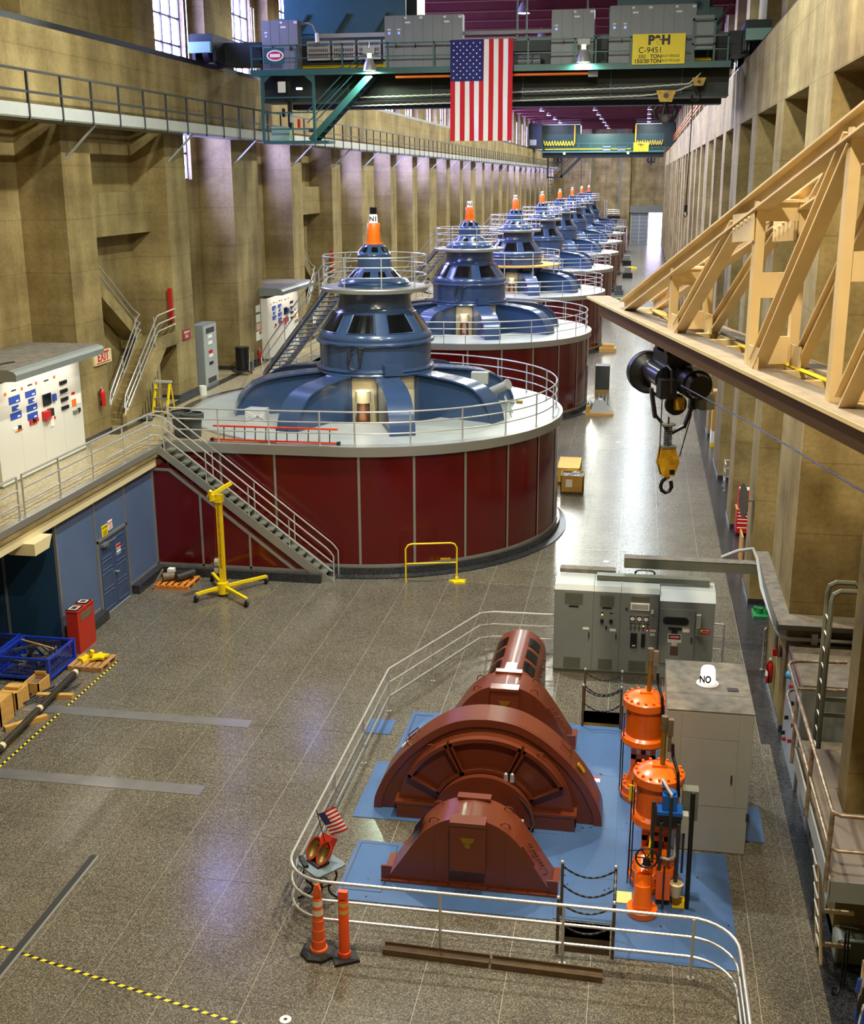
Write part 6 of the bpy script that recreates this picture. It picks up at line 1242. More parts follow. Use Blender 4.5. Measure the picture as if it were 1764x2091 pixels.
# ---- grey cabinet, drum trolley, bucket, yellow step ladder on the gallery
t = thing('electrical_cabinet', 'tall grey electrical cabinet standing by the second left pilaster', 'cabinet', (-16.8, 44.6, GZ))
obj('body', box(-17.15, -16.62, 43.6, 45.1, GZ, 6.55), GREY, t); obj('door', box(-16.62, -16.6, 43.65, 45.05, GZ+0.1, 6.5), GREYL, t); obj('vent', box(-16.6, -16.59, 43.9, 44.8, 6.2, 6.4), DSTEEL, t); obj('vent', box(-16.6, -16.59, 43.9, 44.8, GZ+0.15, GZ+0.35), DSTEEL, t)
for z, m_ in ((6.0, PAPER), (5.75, PAPER), (5.4, REDP), (5.25, PAPER), (4.95, BLACK)): obj('control', box(-16.6, -16.58, 44.1, 44.5, z, z+0.12), m_, t)
t = thing('electrical_cabinet', 'tall grey cabinet seen through the railing beyond the far cubicle', 'cabinet', (-16.8, 67, GZ)); obj('body', box(-17.15, -16.62, 66.8, 68.4, GZ, 6.6), GREY, t); obj('door', box(-16.62, -16.6, 66.85, 68.35, GZ+0.1, 6.55), GREYL, t)
t = thing('drum_trolley', 'black drum on a small yellow-wheeled hand trolley by the grey cabinet', 'trolley', (-16.3, 47.2, GZ))
obj('drum', MB().lathe([(0.005, 0.2), (0.28, 0.2), (0.3, 0.3), (0.28, 0.6), (0.3, 0.65), (0.28, 0.95), (0.3, 1.15), (0.005, 1.15)], 20, (-16.3, 47.2, GZ)), BLACK, t, smooth=True); obj('deck', box(-16.7, -15.9, 46.9, 47.5, GZ+0.14, GZ+0.2), DSTEEL, t)
for x, y in ((-16.6, 47.0), (-16.0, 47.0), (-16.0, 47.45)): obj('wheel', MB().cyl((x-0.03, y, GZ+0.08), (x+0.03, y, GZ+0.08), 0.08, n=12), DYELL, t)
obj('handle', MB().tube([(-15.95, 46.95, GZ+0.2), (-15.9, 46.95, GZ+0.9), (-15.9, 47.45, GZ+0.9), (-15.95, 47.45, GZ+0.2)], 0.015, 6), STEEL, t)
one('white_bucket', MB().lathe([(0.005, 0.0), (0.13, 0.0), (0.15, 0.36), (0.14, 0.36), (0.12, 0.03)], 18, (-16.2, 42.2, GZ)), PAPER, 'white plastic bucket at the foot of the second left pilaster', 'bucket', smooth=True)
t = thing('step_ladder', 'yellow step ladder standing beside the concrete stair', 'ladder', (-16.1, 38.3, GZ))
for x in (-16.45, -15.95):
    obj('stile', MB().beam((x-0.02, 38.0, GZ), (x+0.05, 38.3, GZ+1.15), 0.05, 0.09), YELL, t); obj('back_leg', MB().beam((x, 38.75, GZ), (x+0.05, 38.35, GZ+1.12), 0.04, 0.05), YELL, t)
    obj('foot', MB().box(x-0.06, x+0.04, 37.93, 38.06, GZ, GZ+0.09), BLACK, t)
for k in range(3): f_ = 0.25+k*0.27; obj('tread', MB().beam((-16.43, 38.0+0.3*f_, GZ+1.15*f_), (-15.93, 38.0+0.3*f_, GZ+1.15*f_), 0.12, 0.04), PLATE, t)
obj('top_cap', box(-16.45, -15.85, 38.22, 38.42, GZ+1.13, GZ+1.19), GREYL, t)
t = thing('cloth_heap', 'heap of dark wrapped cloth at the foot of the concrete stair', 'cloth', (-16.3, 37.4, GZ))
for k in range(5): obj('fold', MB().ball((-16.45+random.uniform(-.1, .2), 37.35+random.uniform(-.2, .25), GZ+0.07), 0.13, 10, 0.7), BINP, t, smooth=True)
# ---- upper gallery walkway with railing
GE = -15.7
t = thing('gallery_walkway', 'grey steel walkway with railing along the crane girder of the left wall', 'walkway', (-16.2, 60, 13.5))
obj('deck', box(XL, GE, 0, Y1-1, 13.54, 13.64), GREYO, t); 
for k in range(62): y = 2+3.7*k; obj('toe_plate', box(GE-0.01, GE+0.01, y, y+3.68, 13.58, 13.9), GREYL, t) if y < Y1-5 else None
for h in (0.6, 1.12): obj('rail', box(GE-0.02, GE+0.03, 1, Y1-1, 13.56+h, 13.62+h), DSTEEL, t)
pm_ = None
for k in range(int((Y1-4)/1.85)):
    y = 2+1.85*k
    if pm_ is None: pm_ = obj('post', box(GE-0.02, GE+0.04, y-0.03, y+0.03, 13.5, 14.7), DSTEEL, t); p0_ = y
    else: c2 = pm_.copy(); COL.objects.link(c2); c2.location = pm_.location+Vector((0, y-p0_, 0))
br0 = None
for a, b_ in PIL:
    if a > 10: obj('bracket', MB().beam((GE-0.05, a+0.3, 13.54), (XL, a+0.3, 12.6), 0.05, 0.06), GREYL, t)  # pale sloping rods following the faint streaks under the walkway

# ---- floor goods on the left
t = thing('material_lift', 'yellow duct lift with a tall mast and splayed castor legs', 'lift', (-11.82, 31.66, 0))
M0 = Vector((-11.9, 31.75, 0))
obj('mast', box(-11.98, -11.82, 31.67, 31.83, 0.15, 2.98), YELL, t); obj('mast_guide', box(-11.93, -11.87, 31.64, 31.67, 0.9, 2.9), DYELL, t)
obj('foot_hub', MB().cyl((-11.9, 31.7, 0.08), (-11.9, 31.7, 0.42), 0.17, n=14), YELL, t, smooth=True)
for (x, y) in ((-12.5, 31.04), (-10.9, 30.9), (-10.95, 32.95), (-12.68, 32.95)):
    d_ = Vector((x, y, 0))-M0; obj('leg', MB().beam(M0+Vector((0, 0, 0.28)), Vector((x, y, 0.24)), 0.09, 0.08), YELL, t)
    w_ = obj('castor', MB().cyl((x-0.04, y, 0.11), (x+0.04, y, 0.11), 0.11, n=16), BLACK, t); obj('castor_fork', MB().box(x-0.05, x+0.05, y-0.03, y+0.03, 0.12, 0.26), STEEL, w_)
    obj('tie_rod', MB().beam(M0+d_*0.5+Vector((0, 0, 0.2)), M0+Vector((0.1, -0.1, 0.2)), 0.02, 0.02), DYELL, t)
obj('winch', MB().cyl((-12.1, 31.72, 1.05), (-11.98, 31.72, 1.05), 0.13, n=16).cyl((-12.12, 31.72, 0.78), (-12.0, 31.72, 0.78), 0.1, n=16), STEEL, t, smooth=True); obj('winch_crank', MB().tube([(-12.1, 31.72, 1.05), (-12.22, 31.6, 1.0), (-12.28, 31.6, 1.12)], 0.012, 6), BLACK, t)
obj('head', MB().box(-12.0, -11.78, 31.6, 31.85, 2.9, 3.12).box(-12.05, -11.95, 31.4, 31.7, 3.0, 3.2), YELL, t); obj('cradle', MB().beam((-12.1, 31.5, 3.12), (-11.5, 31.8, 3.48), 0.12, 0.1).beam((-12.12, 31.5, 3.1), (-12.0, 31.4, 3.32), 0.08, 0.08), YELL, t)
obj('cable', MB().cyl((-12.05, 31.66, 1.15), (-12.02, 31.66, 2.95), 0.006, n=5).cyl((-11.76, 31.66, 0.4), (-11.76, 31.66, 2.9), 0.006, n=5), REDB, t)
t = thing('red_steel_box', 'orange-red steel storage box by the blue wall with a small plate on its front', 'box', (-14.25, 27.25, 0))
obj('body', box(-14.4, -14.08, 26.78, 27.72, 0, 1.15), REDB, t); obj('lid', box(-14.42, -14.06, 26.76, 27.74, 1.15, 1.18), REDB, t); obj('front_plate', box(-14.08, -14.07, 26.95, 27.55, 0.85, 1.05), CORK, t)
for y0, y1, lb in ((26.8, 27.2, 'left'), (27.35, 27.68, 'right')):
    f_ = thing('framed_photo', 'framed black and white picture lying on the red box, the %s one' % lb, 'picture', (-14.25, y0, 1.18), 'pictures on the red box'); obj('frame', box(-14.42, -14.1, y0, y1, 1.18, 1.2), BLACK, f_); obj('print', box(-14.38, -14.14, y0+0.05, y1-0.05, 1.2, 1.204), mat('photo_paper', (200, 196, 186), 0.5), f_); obj('image', box(-14.33, -14.19, y0+0.1, y1-0.1, 1.204, 1.206), DSTEEL, f_)
def cage(x0, x1, y0, y1, h, lb):
    t = thing('wire_cage', lb, 'cage', ((x0+x1)/2, (y0+y1)/2, 0), 'blue wire cages')
    obj('floor_pan', box(x0, x1, y0, y1, 0.1, 0.13), DSTEEL, t)
    for x in (x0, x1):
        for y in (y0, y1): obj('corner_post', box(x-0.04, x+0.04, y-0.04, y+0.04, 0, h+0.04), CAGEB, t)
    for z in (0.12, h): 
        for a, b_ in (((x0, y0), (x1, y0)), ((x1, y0), (x1, y1)), ((x1, y1), (x0, y1)), ((x0, y1), (x0, y0))): obj('frame_bar', MB().beam((*a, z), (*b_, z), 0.05, 0.06), CAGEB, t)
    mesh = MB()
    for i in range(13):
        f_ = (i+0.5)/13
        for y in (y0, y1): mesh.beam((x0+(x1-x0)*f_, y, 0.12), (x0+(x1-x0)*f_, y, h), 0.008, 0.008)
        for x in (x0, x1): mesh.beam((x, y0+(y1-y0)*f_, 0.12), (x, y0+(y1-y0)*f_, h), 0.008, 0.008)
    for k in range(4):
        z = 0.12+(h-0.12)*(k+1)/5
        for a, b_ in (((x0, y0), (x1, y0)), ((x1, y0), (x1, y1)), ((x1, y1), (x0, y1)), ((x0, y1), (x0, y0))): mesh.beam((*a, z), (*b_, z), 0.008, 0.008)
    o = obj('wire_mesh', mesh, CAGEB, t); o['kind'] = 'stuff'
    for k in range(16):
        L_ = random.uniform(0.25, 0.7); x = random.uniform(x0+0.2, x1-0.2); y = random.uniform(y0+0.25, y1-0.25); a = random.uniform(0, PI); z = random.uniform(0.3, 0.5)
        dx, dy = min(L_/2, 0.42)*math.cos(a), min(L_/2, 0.42)*math.sin(a); dx = max(x0+0.06-x, min(dx, x1-0.06-x)); 
        m_ = random.choice((DSTEEL, BINP, CORK, PLATE, BLACK)); mbz = MB().beam((x-dx, y-dy, z), (x+dx, y+dy, z+random.uniform(-.06, .1)), random.uniform(0.04, 0.12), random.uniform(0.04, 0.1))
        one('steel_offcut', mbz, m_, 'grey steel offcut in the heap inside the blue wire cages', 'offcut', 'offcuts in the wire cages')
cage(-15.35, -13.98, 24.88, 26.25, 0.62, 'blue wire mesh cage full of steel offcuts, next to the pallet'); 
cage(-16.9, -15.5, 24.95, 26.3, 0.62, 'blue wire mesh cage full of steel offcuts, cut off by the left edge')
def pallet(x0, x1, y0, y1, lb, m_):
    t = thing('pallet', lb, 'pallet', ((x0+x1)/2, (y0+y1)/2, 0), 'wooden pallets')
    for k in range(3): y = y0+(y1-y0-0.1)*k/2; obj('runner', box(x0, x1, y, y+0.1, 0, 0.1), m_, t)
    for k in range(6): x = x0+(x1-x0-0.12)*k/5; obj('board', box(x, x+0.12, y0, y1, 0.1, 0.125), m_, t)
    return t
pallet(-13.92, -13.0, 25.72, 26.62, 'wooden pallet carrying yellow castings beside the striped tape', mat('pallet_wood', (176, 132, 80), 0.8, var=0.3, vscale=6)); pallet(-14.2, -13.1, 31.95, 33.0, 'orange wooden pallet with machine scrap in the corner by the red wall', mat('orange_pallet', (208, 128, 48), 0.7, var=0.2, vscale=6))
t = thing('yellow_castings', 'pair of bright yellow foot castings on the wooden pallet', 'casting', (-13.45, 26.2, 0.125))
for k, (x, y, a) in enumerate(((-13.6, 26.2, 0.3), (-13.3, 26.25, 1.2))):
    obj('foot_plate', MB().prism([(x+r_*math.cos(b_+a), y+r_*math.sin(b_+a)) for b_, r_ in [(2*PI*i/10, 0.26 if i % 2 else 0.15) for i in range(10)]], 0.126+0.06*k, 0.18+0.06*k, 'z'), YELL, t)
obj('socket', MB().cyl((-13.5, 26.2, 0.24), (-13.45, 26.2, 0.38), 0.06, n=10), YELL, t)
t = thing('pump_scrap', 'heap of dark pump and shaft parts on the orange pallet', 'machine parts', (-13.6, 32.5, 0.125))
obj('shaft', MB().cyl((-13.6, 32.3, 0.26), (-13.25, 32.85, 0.28), 0.12, n=14), DSTEEL, t, smooth=True); obj('motor', MB().cyl((-14.05, 32.3, 0.26), (-13.75, 32.5, 0.26), 0.13, n=14), CORK, t, smooth=True); obj('bracket', MB().beam((-14.1, 32.7, 0.2), (-13.5, 32.75, 0.3), 0.15, 0.12), DSTEEL, t); obj('white_block', box(-14.0, -13.8, 32.55, 32.75, 0.32, 0.44), PAPER, t)
obj('leaning_bar', MB().beam((-14.22, 31.9, 0.02), (-14.1, 32.5, 0.45), 0.05, 0.05), CORK, t)
t = thing('long_pipe', 'long dark steel pipe with pale collars lying on timbers beside the striped tape', 'pipe', (-13.3, 23, 0.1))
pz = 0.175
obj('tube', MB().cyl((-13.12, 19.5, pz), (-13.48, 25.4, pz), 0.075, n=14), mat('oiled_steel', (66, 60, 54), 0.4, 0.5), t, smooth=True)
for f_ in (0.97, 0.62, 0.3): p = Vector((-13.12, 19.5, pz)).lerp(Vector((-13.48, 25.4, pz)), f_); d_ = (Vector((-13.48, 25.4, pz))-Vector((-13.12, 19.5, pz))).normalized()*0.06; obj('pale_collar', MB().cyl(p-d_, p+d_, 0.082, n=14), CREAM, t, smooth=True)
for xa, ya, xb, yb, lb in ((-13.9, 24.1, -13.02, 24.2, 'far'), (-13.75, 22.3, -13.1, 23.05, 'near')): one('timber_block', MB().beam((xa, ya, 0.05), (xb, yb, 0.05), 0.14, 0.1), WOOD, 'squared timber under the long dark pipe, the %s one' % lb, 'timber', 'timbers under the long pipe')
for k, (xa, xb, y, h_, lb) in enumerate(((-14.45, -14.0, 23.35, 0.42, 'pale wooden box with a lid right of the plywood box'), (-14.3, -13.9, 24.2, 0.3, 'open shallow wooden box of small fittings'), (-14.6, -13.9, 22.45, 0.6, 'plywood box at the left edge of the photo below the cages'))):
    t = thing('wooden_box', lb, 'box', ((xa+xb)/2, y, 0), 'wooden boxes on the left'); y1_ = y+0.6
    obj('sides', MB().box(xa, xb, y, y+0.03, 0, h_).box(xa, xb, y1_-0.03, y1_, 0, h_).box(xa, xa+0.03, y, y1_, 0, h_).box(xb-0.03, xb, y, y1_, 0, h_), WOOD, t); obj('fill', box(xa+0.03, xb-0.03, y+0.03, y1_-0.03, 0.02, h_-(0.1 if k == 1 else 0.01)), CORK if k == 1 else WOOD, t)
    if k == 0: obj('lid_batten', box(xa+0.05, xb-0.05, y+0.2, y+0.4, h_, h_+0.06), WOOD, t)
    if k == 1: obj('batten', box(xa+0.02, xa+0.3, y1_-0.05, y1_, h_, h_+0.07), WOOD, t)
for k in range(5):
    x = -14.5+k*0.2; one('steel_bar', MB().cyl((x, 23.1+0.15*k, 0.03+0.01*k), (x+0.55, 24.65+0.05*k, 0.03+0.01*k), 0.022, n=8), DSTEEL, 'thin steel bar in the loose bundle between the cage and the wooden boxes', 'bar', 'loose steel bars')
one('wooden_pole', MB().cyl((-15.2, 25.9, 0.68), (-14.05, 25.35, 0.74), 0.025, n=8), WOOD, 'thin wooden pole laid across the blue cage', 'pole')
# ================================================================== NEAR OVERHEAD CRANE
CY = 46.0
cr = thing('overhead_crane', 'teal overhead travelling crane with railed walkway spanning the hall at the top', 'crane', (-6, 48, 14.9))
obj('front_girder', MB().box(-14.9, 2.9, 47.3, 48.2, 14.95, 17.0), DTEAL, cr); obj('girder_flange', MB().box(-14.9, 2.9, 47.1, 48.4, 14.88, 14.95), DTEAL, cr); obj('girder_top_flange', MB().box(-16.0, 3.2, 47.15, 48.35, 17.0, 17.08), TEAL, cr)
obj('rear_girder', MB().box(-15.5, 3.0, 53.2, 54.1, 14.95, 17.0), DTEAL, cr)
for x in (-11.5, -8.2, -4.7, -1.4, 1.2): obj('stiffener', MB().box(x-0.02, x+0.02, 47.22, 47.3, 14.95, 15.85), TEAL, cr)
obj('walkway_deck', MB().box(-15.0, 2.85, CY-0.05, 47.3, 15.86, 15.92), DTEAL, cr); obj('walkway_edge_beam', MB().box(-15.0, 2.85, CY-0.08, CY-0.04, 15.78, 16.0), TEAL, cr)
rg = obj('walkway_railing', MB().box(-14.95, 2.75, CY-0.04, CY+0.01, 16.83, 16.88), TEAL, cr)
for z in (16.38,): obj('rail', MB().box(-14.95, 2.75, CY-0.03, CY+0.01, z, z+0.04), TEAL, rg)
for x in (-14.95, -13.15, -11.4, -9.65, -7.9, -6.1, -4.4, -2.7, -1.95, -0.7, 1.2, 2.72): obj('post', MB().box(x-0.03, x+0.03, CY-0.04, CY+0.02, 15.8, 16.88), TEAL, rg)
for y in (46.7,): obj('end_rail', MB().box(-14.97, -14.9, CY, 47.3, 16.83, 16.88).box(-14.97, -14.9, CY, 47.3, 16.38, 16.42), TEAL, rg)
# end carriages and wheels
for x0, x1 in ((-17.25, -16.35), (3.25, 4.15)):
    ec = obj('end_carriage', MB().box(x0, x1, 45.6, 55.6, 16.75, 17.3), DTEAL, cr)
    obj('carriage_cap', MB().box(x0+0.02, x1-0.02, 45.4, 45.62, 16.62, 17.0), mat('pale_teal', (120, 160, 150), 0.5), ec)
    for y in (46.4, 47.7, 53.6, 54.9): obj('wheel', MB().cyl(((x0+x1)/2-0.12, y, 16.72), ((x0+x1)/2+0.12, y, 16.72), 0.38, n=24), mat('dark_wheel', (58, 54, 66), 0.3, 0.6), ec, smooth=True)
    obj('wheel_guard', MB().box(x0-0.03, x0+0.1, 45.9, 48.3, 16.36, 16.9).box(x1-0.1, x1+0.03, 45.9, 48.3, 16.36, 16.9), BLACK, ec)
for q_ in ((-16.4, -14.85, 46.9, 48.6), (2.8, 3.4, 46.9, 48.6), (-16.4, -14.85, 53, 54.3), (2.8, 3.4, 53, 54.3)): obj('girder_end', MB().box(*q_, 16.3, 17.1), DTEAL, cr)
# stair and lower landing
lp = obj('lower_landing', MB().box(-14.6, -12.0, 45.95, 47.0, 13.32, 13.42), TEAL, cr)
for x in (-14.58, -12.55): obj('hanger', MB().box(x-0.05, x+0.05, 45.95, 46.05, 13.4, 15.8), TEAL, lp)
obj('gusset', MB().prism([(-14.6, 15.8), (-14.2, 15.8), (-14.6, 15.45)], 45.96, 46.04, 'y').prism([(-12.53, 15.8), (-12.93, 15.8), (-12.53, 15.45)], 45.96, 46.04, 'y'), TEAL, lp)
for z in (13.85, 14.45, 15.0): obj('rail', MB().box(-14.55, -12.6, 45.97, 46.02, z-0.025, z+0.025), TEAL, lp)
obj('control_console', MB().box(-14.4, -13.7, 46.4, 46.9, 13.42, 13.95), mat('sage_panel', (130, 160, 140), 0.5), lp); obj('button_panel', MB().box(-14.05, -13.75, 46.3, 46.34, 15.2, 15.6), PAPER, lp)
obj('seat', MB().box(-12.9, -12.55, 46.4, 46.8, 13.75, 13.85), mat('navy_seat', (30, 36, 70), 0.6), lp); obj('cable_drop', MB().box(-13.75, -13.6, 46.5, 46.65, 13.9, 15.75), BLACK, lp)
for k in range(3): obj('pendant_box', MB().box(-13.9+k*0.3, -13.8+k*0.3, 46.25, 46.35, 14.3-k*0.2, 14.62-k*0.2), (BLACK, GREYL, REDP)[k], lp)
obj('floodlight', MB().cyl((-13.2, 46.3, 15.3), (-13.2, 46.3, 15.36), 0.12, n=16), LAMPM, lp)
s0, s1 = Vector((-12.75, 46.1, 13.42)), Vector((-10.35, 46.1, 15.78)); d = s1-s0
stc = obj('crane_stair', MB().beam(s0, s1, 0.05, 0.24), TEAL, cr); obj('stringer', MB().beam(s0+Vector((0, 0.75, 0)), s1+Vector((0, 0.75, 0)), 0.05, 0.24), TEAL, stc)
for i in range(11): q = s0+d*((i+0.7)/11); obj('tread', MB().box(q.x-0.13, q.x+0.13, 46.12, 46.83, q.z-0.03, q.z), mat('deep_blue_tread', (40, 70, 110), 0.5), stc)
for yy in (46.08, 46.88):
    for h in (0.65, 1.05): obj('handrail', MB().tube([s0+Vector((-0.1, yy-46.1, h)), s0+d*0.82+Vector((0, yy-46.1, h)), ], 0.022, 6), TEAL, stc, smooth=True)
# equipment on the walkway behind the rail
obj('drive_shaft', MB().cyl((-13.2, 46.95, 16.15), (-9.2, 46.95, 16.15), 0.06, n=10).cyl((0.7, 46.95, 16.15), (2.2, 46.95, 16.15), 0.06, n=10), YELL, cr, smooth=True)
obj('shaft_coupling', MB().cyl((-10.0, 46.95, 16.15), (-9.7, 46.95, 16.15), 0.15, n=12), YELL, cr, smooth=True)
for k in range(4):
    x = -13.05+k*1.0; gb = obj('resistor_bank', MB().box(x, x+0.9, 47.05, 47.25, 16.4, 17.1), mat('pale_resistor', (190, 186, 192), 0.5), cr)
    sl = MB()
    for r_ in range(3):
        for c_ in range(11): sl.box(x+0.08+c_*0.07, x+0.115+c_*0.07, 47.04, 47.05, 16.5+r_*0.2, 16.62+r_*0.2)
    o = obj('vent_slots', sl, DSTEEL, gb); o['kind'] = 'stuff'
obj('cable_tray', MB().box(-12.6, -9.3, 47.0, 47.15, 17.2, 17.35), GREYL, cr)
obj('motor', MB().cyl((-5.6, 46.8, 16.2), (-4.0, 46.8, 16.2), 0.22, n=16).box(-5.4, -5.0, 46.6, 47.0, 15.92, 16.2), GREY, cr, smooth=True); obj('tray_beam', MB().box(-7.0, -3.6, 47.05, 47.2, 17.2, 17.32), GREY, cr)
obj('orange_conduit', MB().cyl((-9.4, 46.2, 15.68), (-2.2, 46.2, 15.68), 0.055, n=10), ORANGEP, cr, smooth=True); obj('camera_box', MB().box(-2.2, -1.85, 46.1, 46.35, 15.55, 15.82), BLACK, cr)
for pts in ([(-11.2, 47.0, 15.02), (-4.9, 46.9, 15.12), (-0.5, 46.8, 15.2), (1.45, 46.7, 15.3), (1.85, 46.6, 15.65)], [(-11.8, 47.2, 14.72), (-4.9, 47.1, 14.82), (-0.2, 47.0, 14.93), (0.9, 46.9, 15.02), (1.6, 46.8, 15.28)]):
    rp_ = MB(); P_ = [Vector(p) for p in pts]
    for i in range(len(P_)-1):
        n = max(2, int((P_[i+1]-P_[i]).length/0.14))
        for k in range(n):
            a, b_ = P_[i].lerp(P_[i+1], k/n), P_[i].lerp(P_[i+1], (k+1)/n); rp_.beam(a+Vector((0, 0, 0.007 if k % 2 else -0.007)), b_+Vector((0, 0, -0.007 if k % 2 else 0.007)), 0.045 if k % 2 else 0.03, 0.05)
    o = obj('wire_rope', rp_, mat('pale_rope', (190, 186, 172), 0.7), cr)
# trolleys above
for x0, x1, nm in ((-14.6, -8.9, 'near'), (-1.6, 2.6, 'far')):
    tr = obj('hoist_trolley', MB().box(x0, x1, 48.4, 53.0, 17.35, 18.1), TEAL, cr); obj('trolley_wall', MB().box(x0+0.3, x1-0.5, 48.3, 48.4, 17.5, 19.2), TEAL, tr); obj('hoist_drum', MB().cyl((x0+0.8, 50.5, 18.7), (x1-0.8, 50.5, 18.7), 0.7, n=24), DTEAL, tr, smooth=True)
    obj('gear_case', MB().box(x1-0.9, x1-0.3, 49.6, 51.4, 18.1, 19.6), DTEAL, tr)
    for k in range(3): obj('brace', MB().beam((x0+0.8+k*1.6, 48.25, 17.5), (x0+1.3+k*1.6, 48.25, 18.2), 0.06, 0.08), DTEAL, tr)
    obj('trolley_railing', MB().box(x0+0.2, x1-0.2, 48.2, 48.26, 19.2, 19.26), TEAL, tr)
for x in (-4.95, -4.6, -2.35): obj('upright', MB().box(x-0.03, x+0.03, 47.2, 47.28, 17.0, 19.8), TEAL, cr)
obj('warning_light', MB().cyl((1.55, 46.9, 17.5), (1.55, 46.9, 17.75), 0.08, n=10).ball((1.6, 46.9, 18.3), 0.14, 10), ORANGEP, cr, smooth=True)
obj('right_gate', MB().box(2.2, 2.27, CY-0.05, CY, 15.9, 17.45).box(1.45, 1.52, CY-0.05, CY, 15.9, 17.45).box(1.45, 2.27, CY-0.05, CY, 17.35, 17.42).box(1.45, 2.27, CY-0.05, CY, 16.55, 16.6), TEAL, cr); obj('gate_panel', MB().box(1.52, 2.2, CY+0.1, CY+0.2, 16.4, 17.55), GREY, cr)
# sign
sg = obj('sign_board', MB().box(-0.64, 1.22, CY-0.14, CY-0.1, 15.92, 16.94), SIGNY, cr); sg['label'] = 'yellow rating sign with black lettering'
yS = CY-0.145
sgt = mat('sign_brown', (60, 44, 40), 0.6)
txt('P&H', (0.3, yS, 16.72), 0.42, sgt, cr, '-y', bold=0.022); txt('C-9451', (0.0, yS, 16.39), 0.28, INK, cr, '-y'); txt('300', (-0.3, yS, 16.18), 0.19, INK, cr, '-y'); txt('TON', (0.2, yS, 16.18), 0.18, INK, cr, '-y', bold=0.004); txt('EACH BRIDGE', (0.72, yS, 16.19), 0.12, INK, cr, '-y', sx=0.85); txt('150/30', (-0.3, yS, 16.02), 0.19, INK, cr, '-y', bold=0.004); txt('TON', (0.2, yS, 16.02), 0.18, INK, cr, '-y', bold=0.004); txt('EACH TROLLEY', (0.72, yS, 16.03), 0.12, INK, cr, '-y', sx=0.85)
em = obj('maker_plate', MB().prism([(-14.0+0.34*math.cos(2*PI*i/20), 16.5+0.2*math.sin(2*PI*i/20)) for i in range(20)], CY-0.06, CY-0.05, 'y'), PAPER, cr)
obj('maker_backing', MB().box(-14.45, -13.65, CY-0.05, CY-0.04, 16.2, 16.78), TEAL, cr); obj('maker_ring', MB().prism([(-14.0+0.28*math.cos(2*PI*i/20), 16.5+0.15*math.sin(2*PI*i/20)) for i in range(20)], CY-0.065, CY-0.06, 'y'), REDINK, cr); obj('maker_centre', MB().box(-14.2, -13.8, CY-0.07, CY-0.065, 16.44, 16.56), PAPER, cr)
# hooks
def hook(parent, x, y, z, sc_, m_, double=False):
    pts = [(0, 0.0), (0, -0.25), (0.18, -0.42), (0.24, -0.62), (0.16, -0.82), (0.0, -0.9), (-0.18, -0.84), (-0.27, -0.66), (-0.22, -0.52)]
    if double:
        for s_ in (-1, 1): obj('hook', MB().tube([(x, y, z), (x+s_*0.05*sc_, y, z-0.35*sc_), (x+s_*0.12*sc_, y, z-0.62*sc_), (x+s_*0.34*sc_, y, z-0.55*sc_), (x+s_*0.42*sc_, y, z-0.3*sc_), (x+s_*0.3*sc_, y, z-0.14*sc_)], 0.085*sc_, 8), m_, parent, smooth=True)
        obj('hook_eye', MB().prism([(x-0.3*sc_, z-0.45*sc_), (x+0.3*sc_, z-0.45*sc_), (x, z-0.95*sc_)], y-0.08, y+0.08, 'y'), m_, parent); obj('eye_pin', MB().cyl((x, y-0.1, z-0.62*sc_), (x, y+0.1, z-0.62*sc_), 0.12*sc_, n=12), DSTEEL, parent)
    else: obj('hook', MB().tube([(x+a*sc_, y, z+b_*sc_) for a, b_ in pts], 0.075*sc_, 8), m_, parent, smooth=True)
hm = mat('blackened_hook', (30, 26, 24), 0.4, 0.4)
hb_ = obj('main_hook_block', MB().prism([(0.28, 15.08), (1.0, 15.08), (0.86, 14.68), (0.42, 14.68)], 46.6, 46.9, 'y'), DYELL, cr); obj('sheave_pin', MB().cyl((0.64, 46.56, 14.9), (0.64, 46.6, 14.9), 0.09, n=14), BLACK, hb_); hook(hb_, 0.64, 46.75, 14.68, 0.95, hm, True)
hb2 = obj('auxiliary_hook_block', MB().prism([(1.55, 15.5), (2.05, 15.5), (1.95, 15.22), (1.63, 15.22)], 46.6, 46.85, 'y'), DYELL, cr); obj('sheave_pin', MB().cyl((1.8, 46.56, 15.36), (1.8, 46.6, 15.36), 0.06, n=12), BLACK, hb2); hook(hb2, 1.72, 46.7, 15.25, 0.62, hm)
obj('pendant_rope', MB().cyl((1.62, 46.7, 14.6), (1.56, 46.7, 11.0), 0.022, n=6).cyl((1.56, 46.7, 10.75), (1.56, 46.7, 11.0), 0.06, n=8).tube([(1.56, 46.7, 10.78), (1.64, 46.7, 10.66), (1.56, 46.7, 10.56), (1.5, 46.7, 10.64)], 0.025, 6), BLACK, cr)
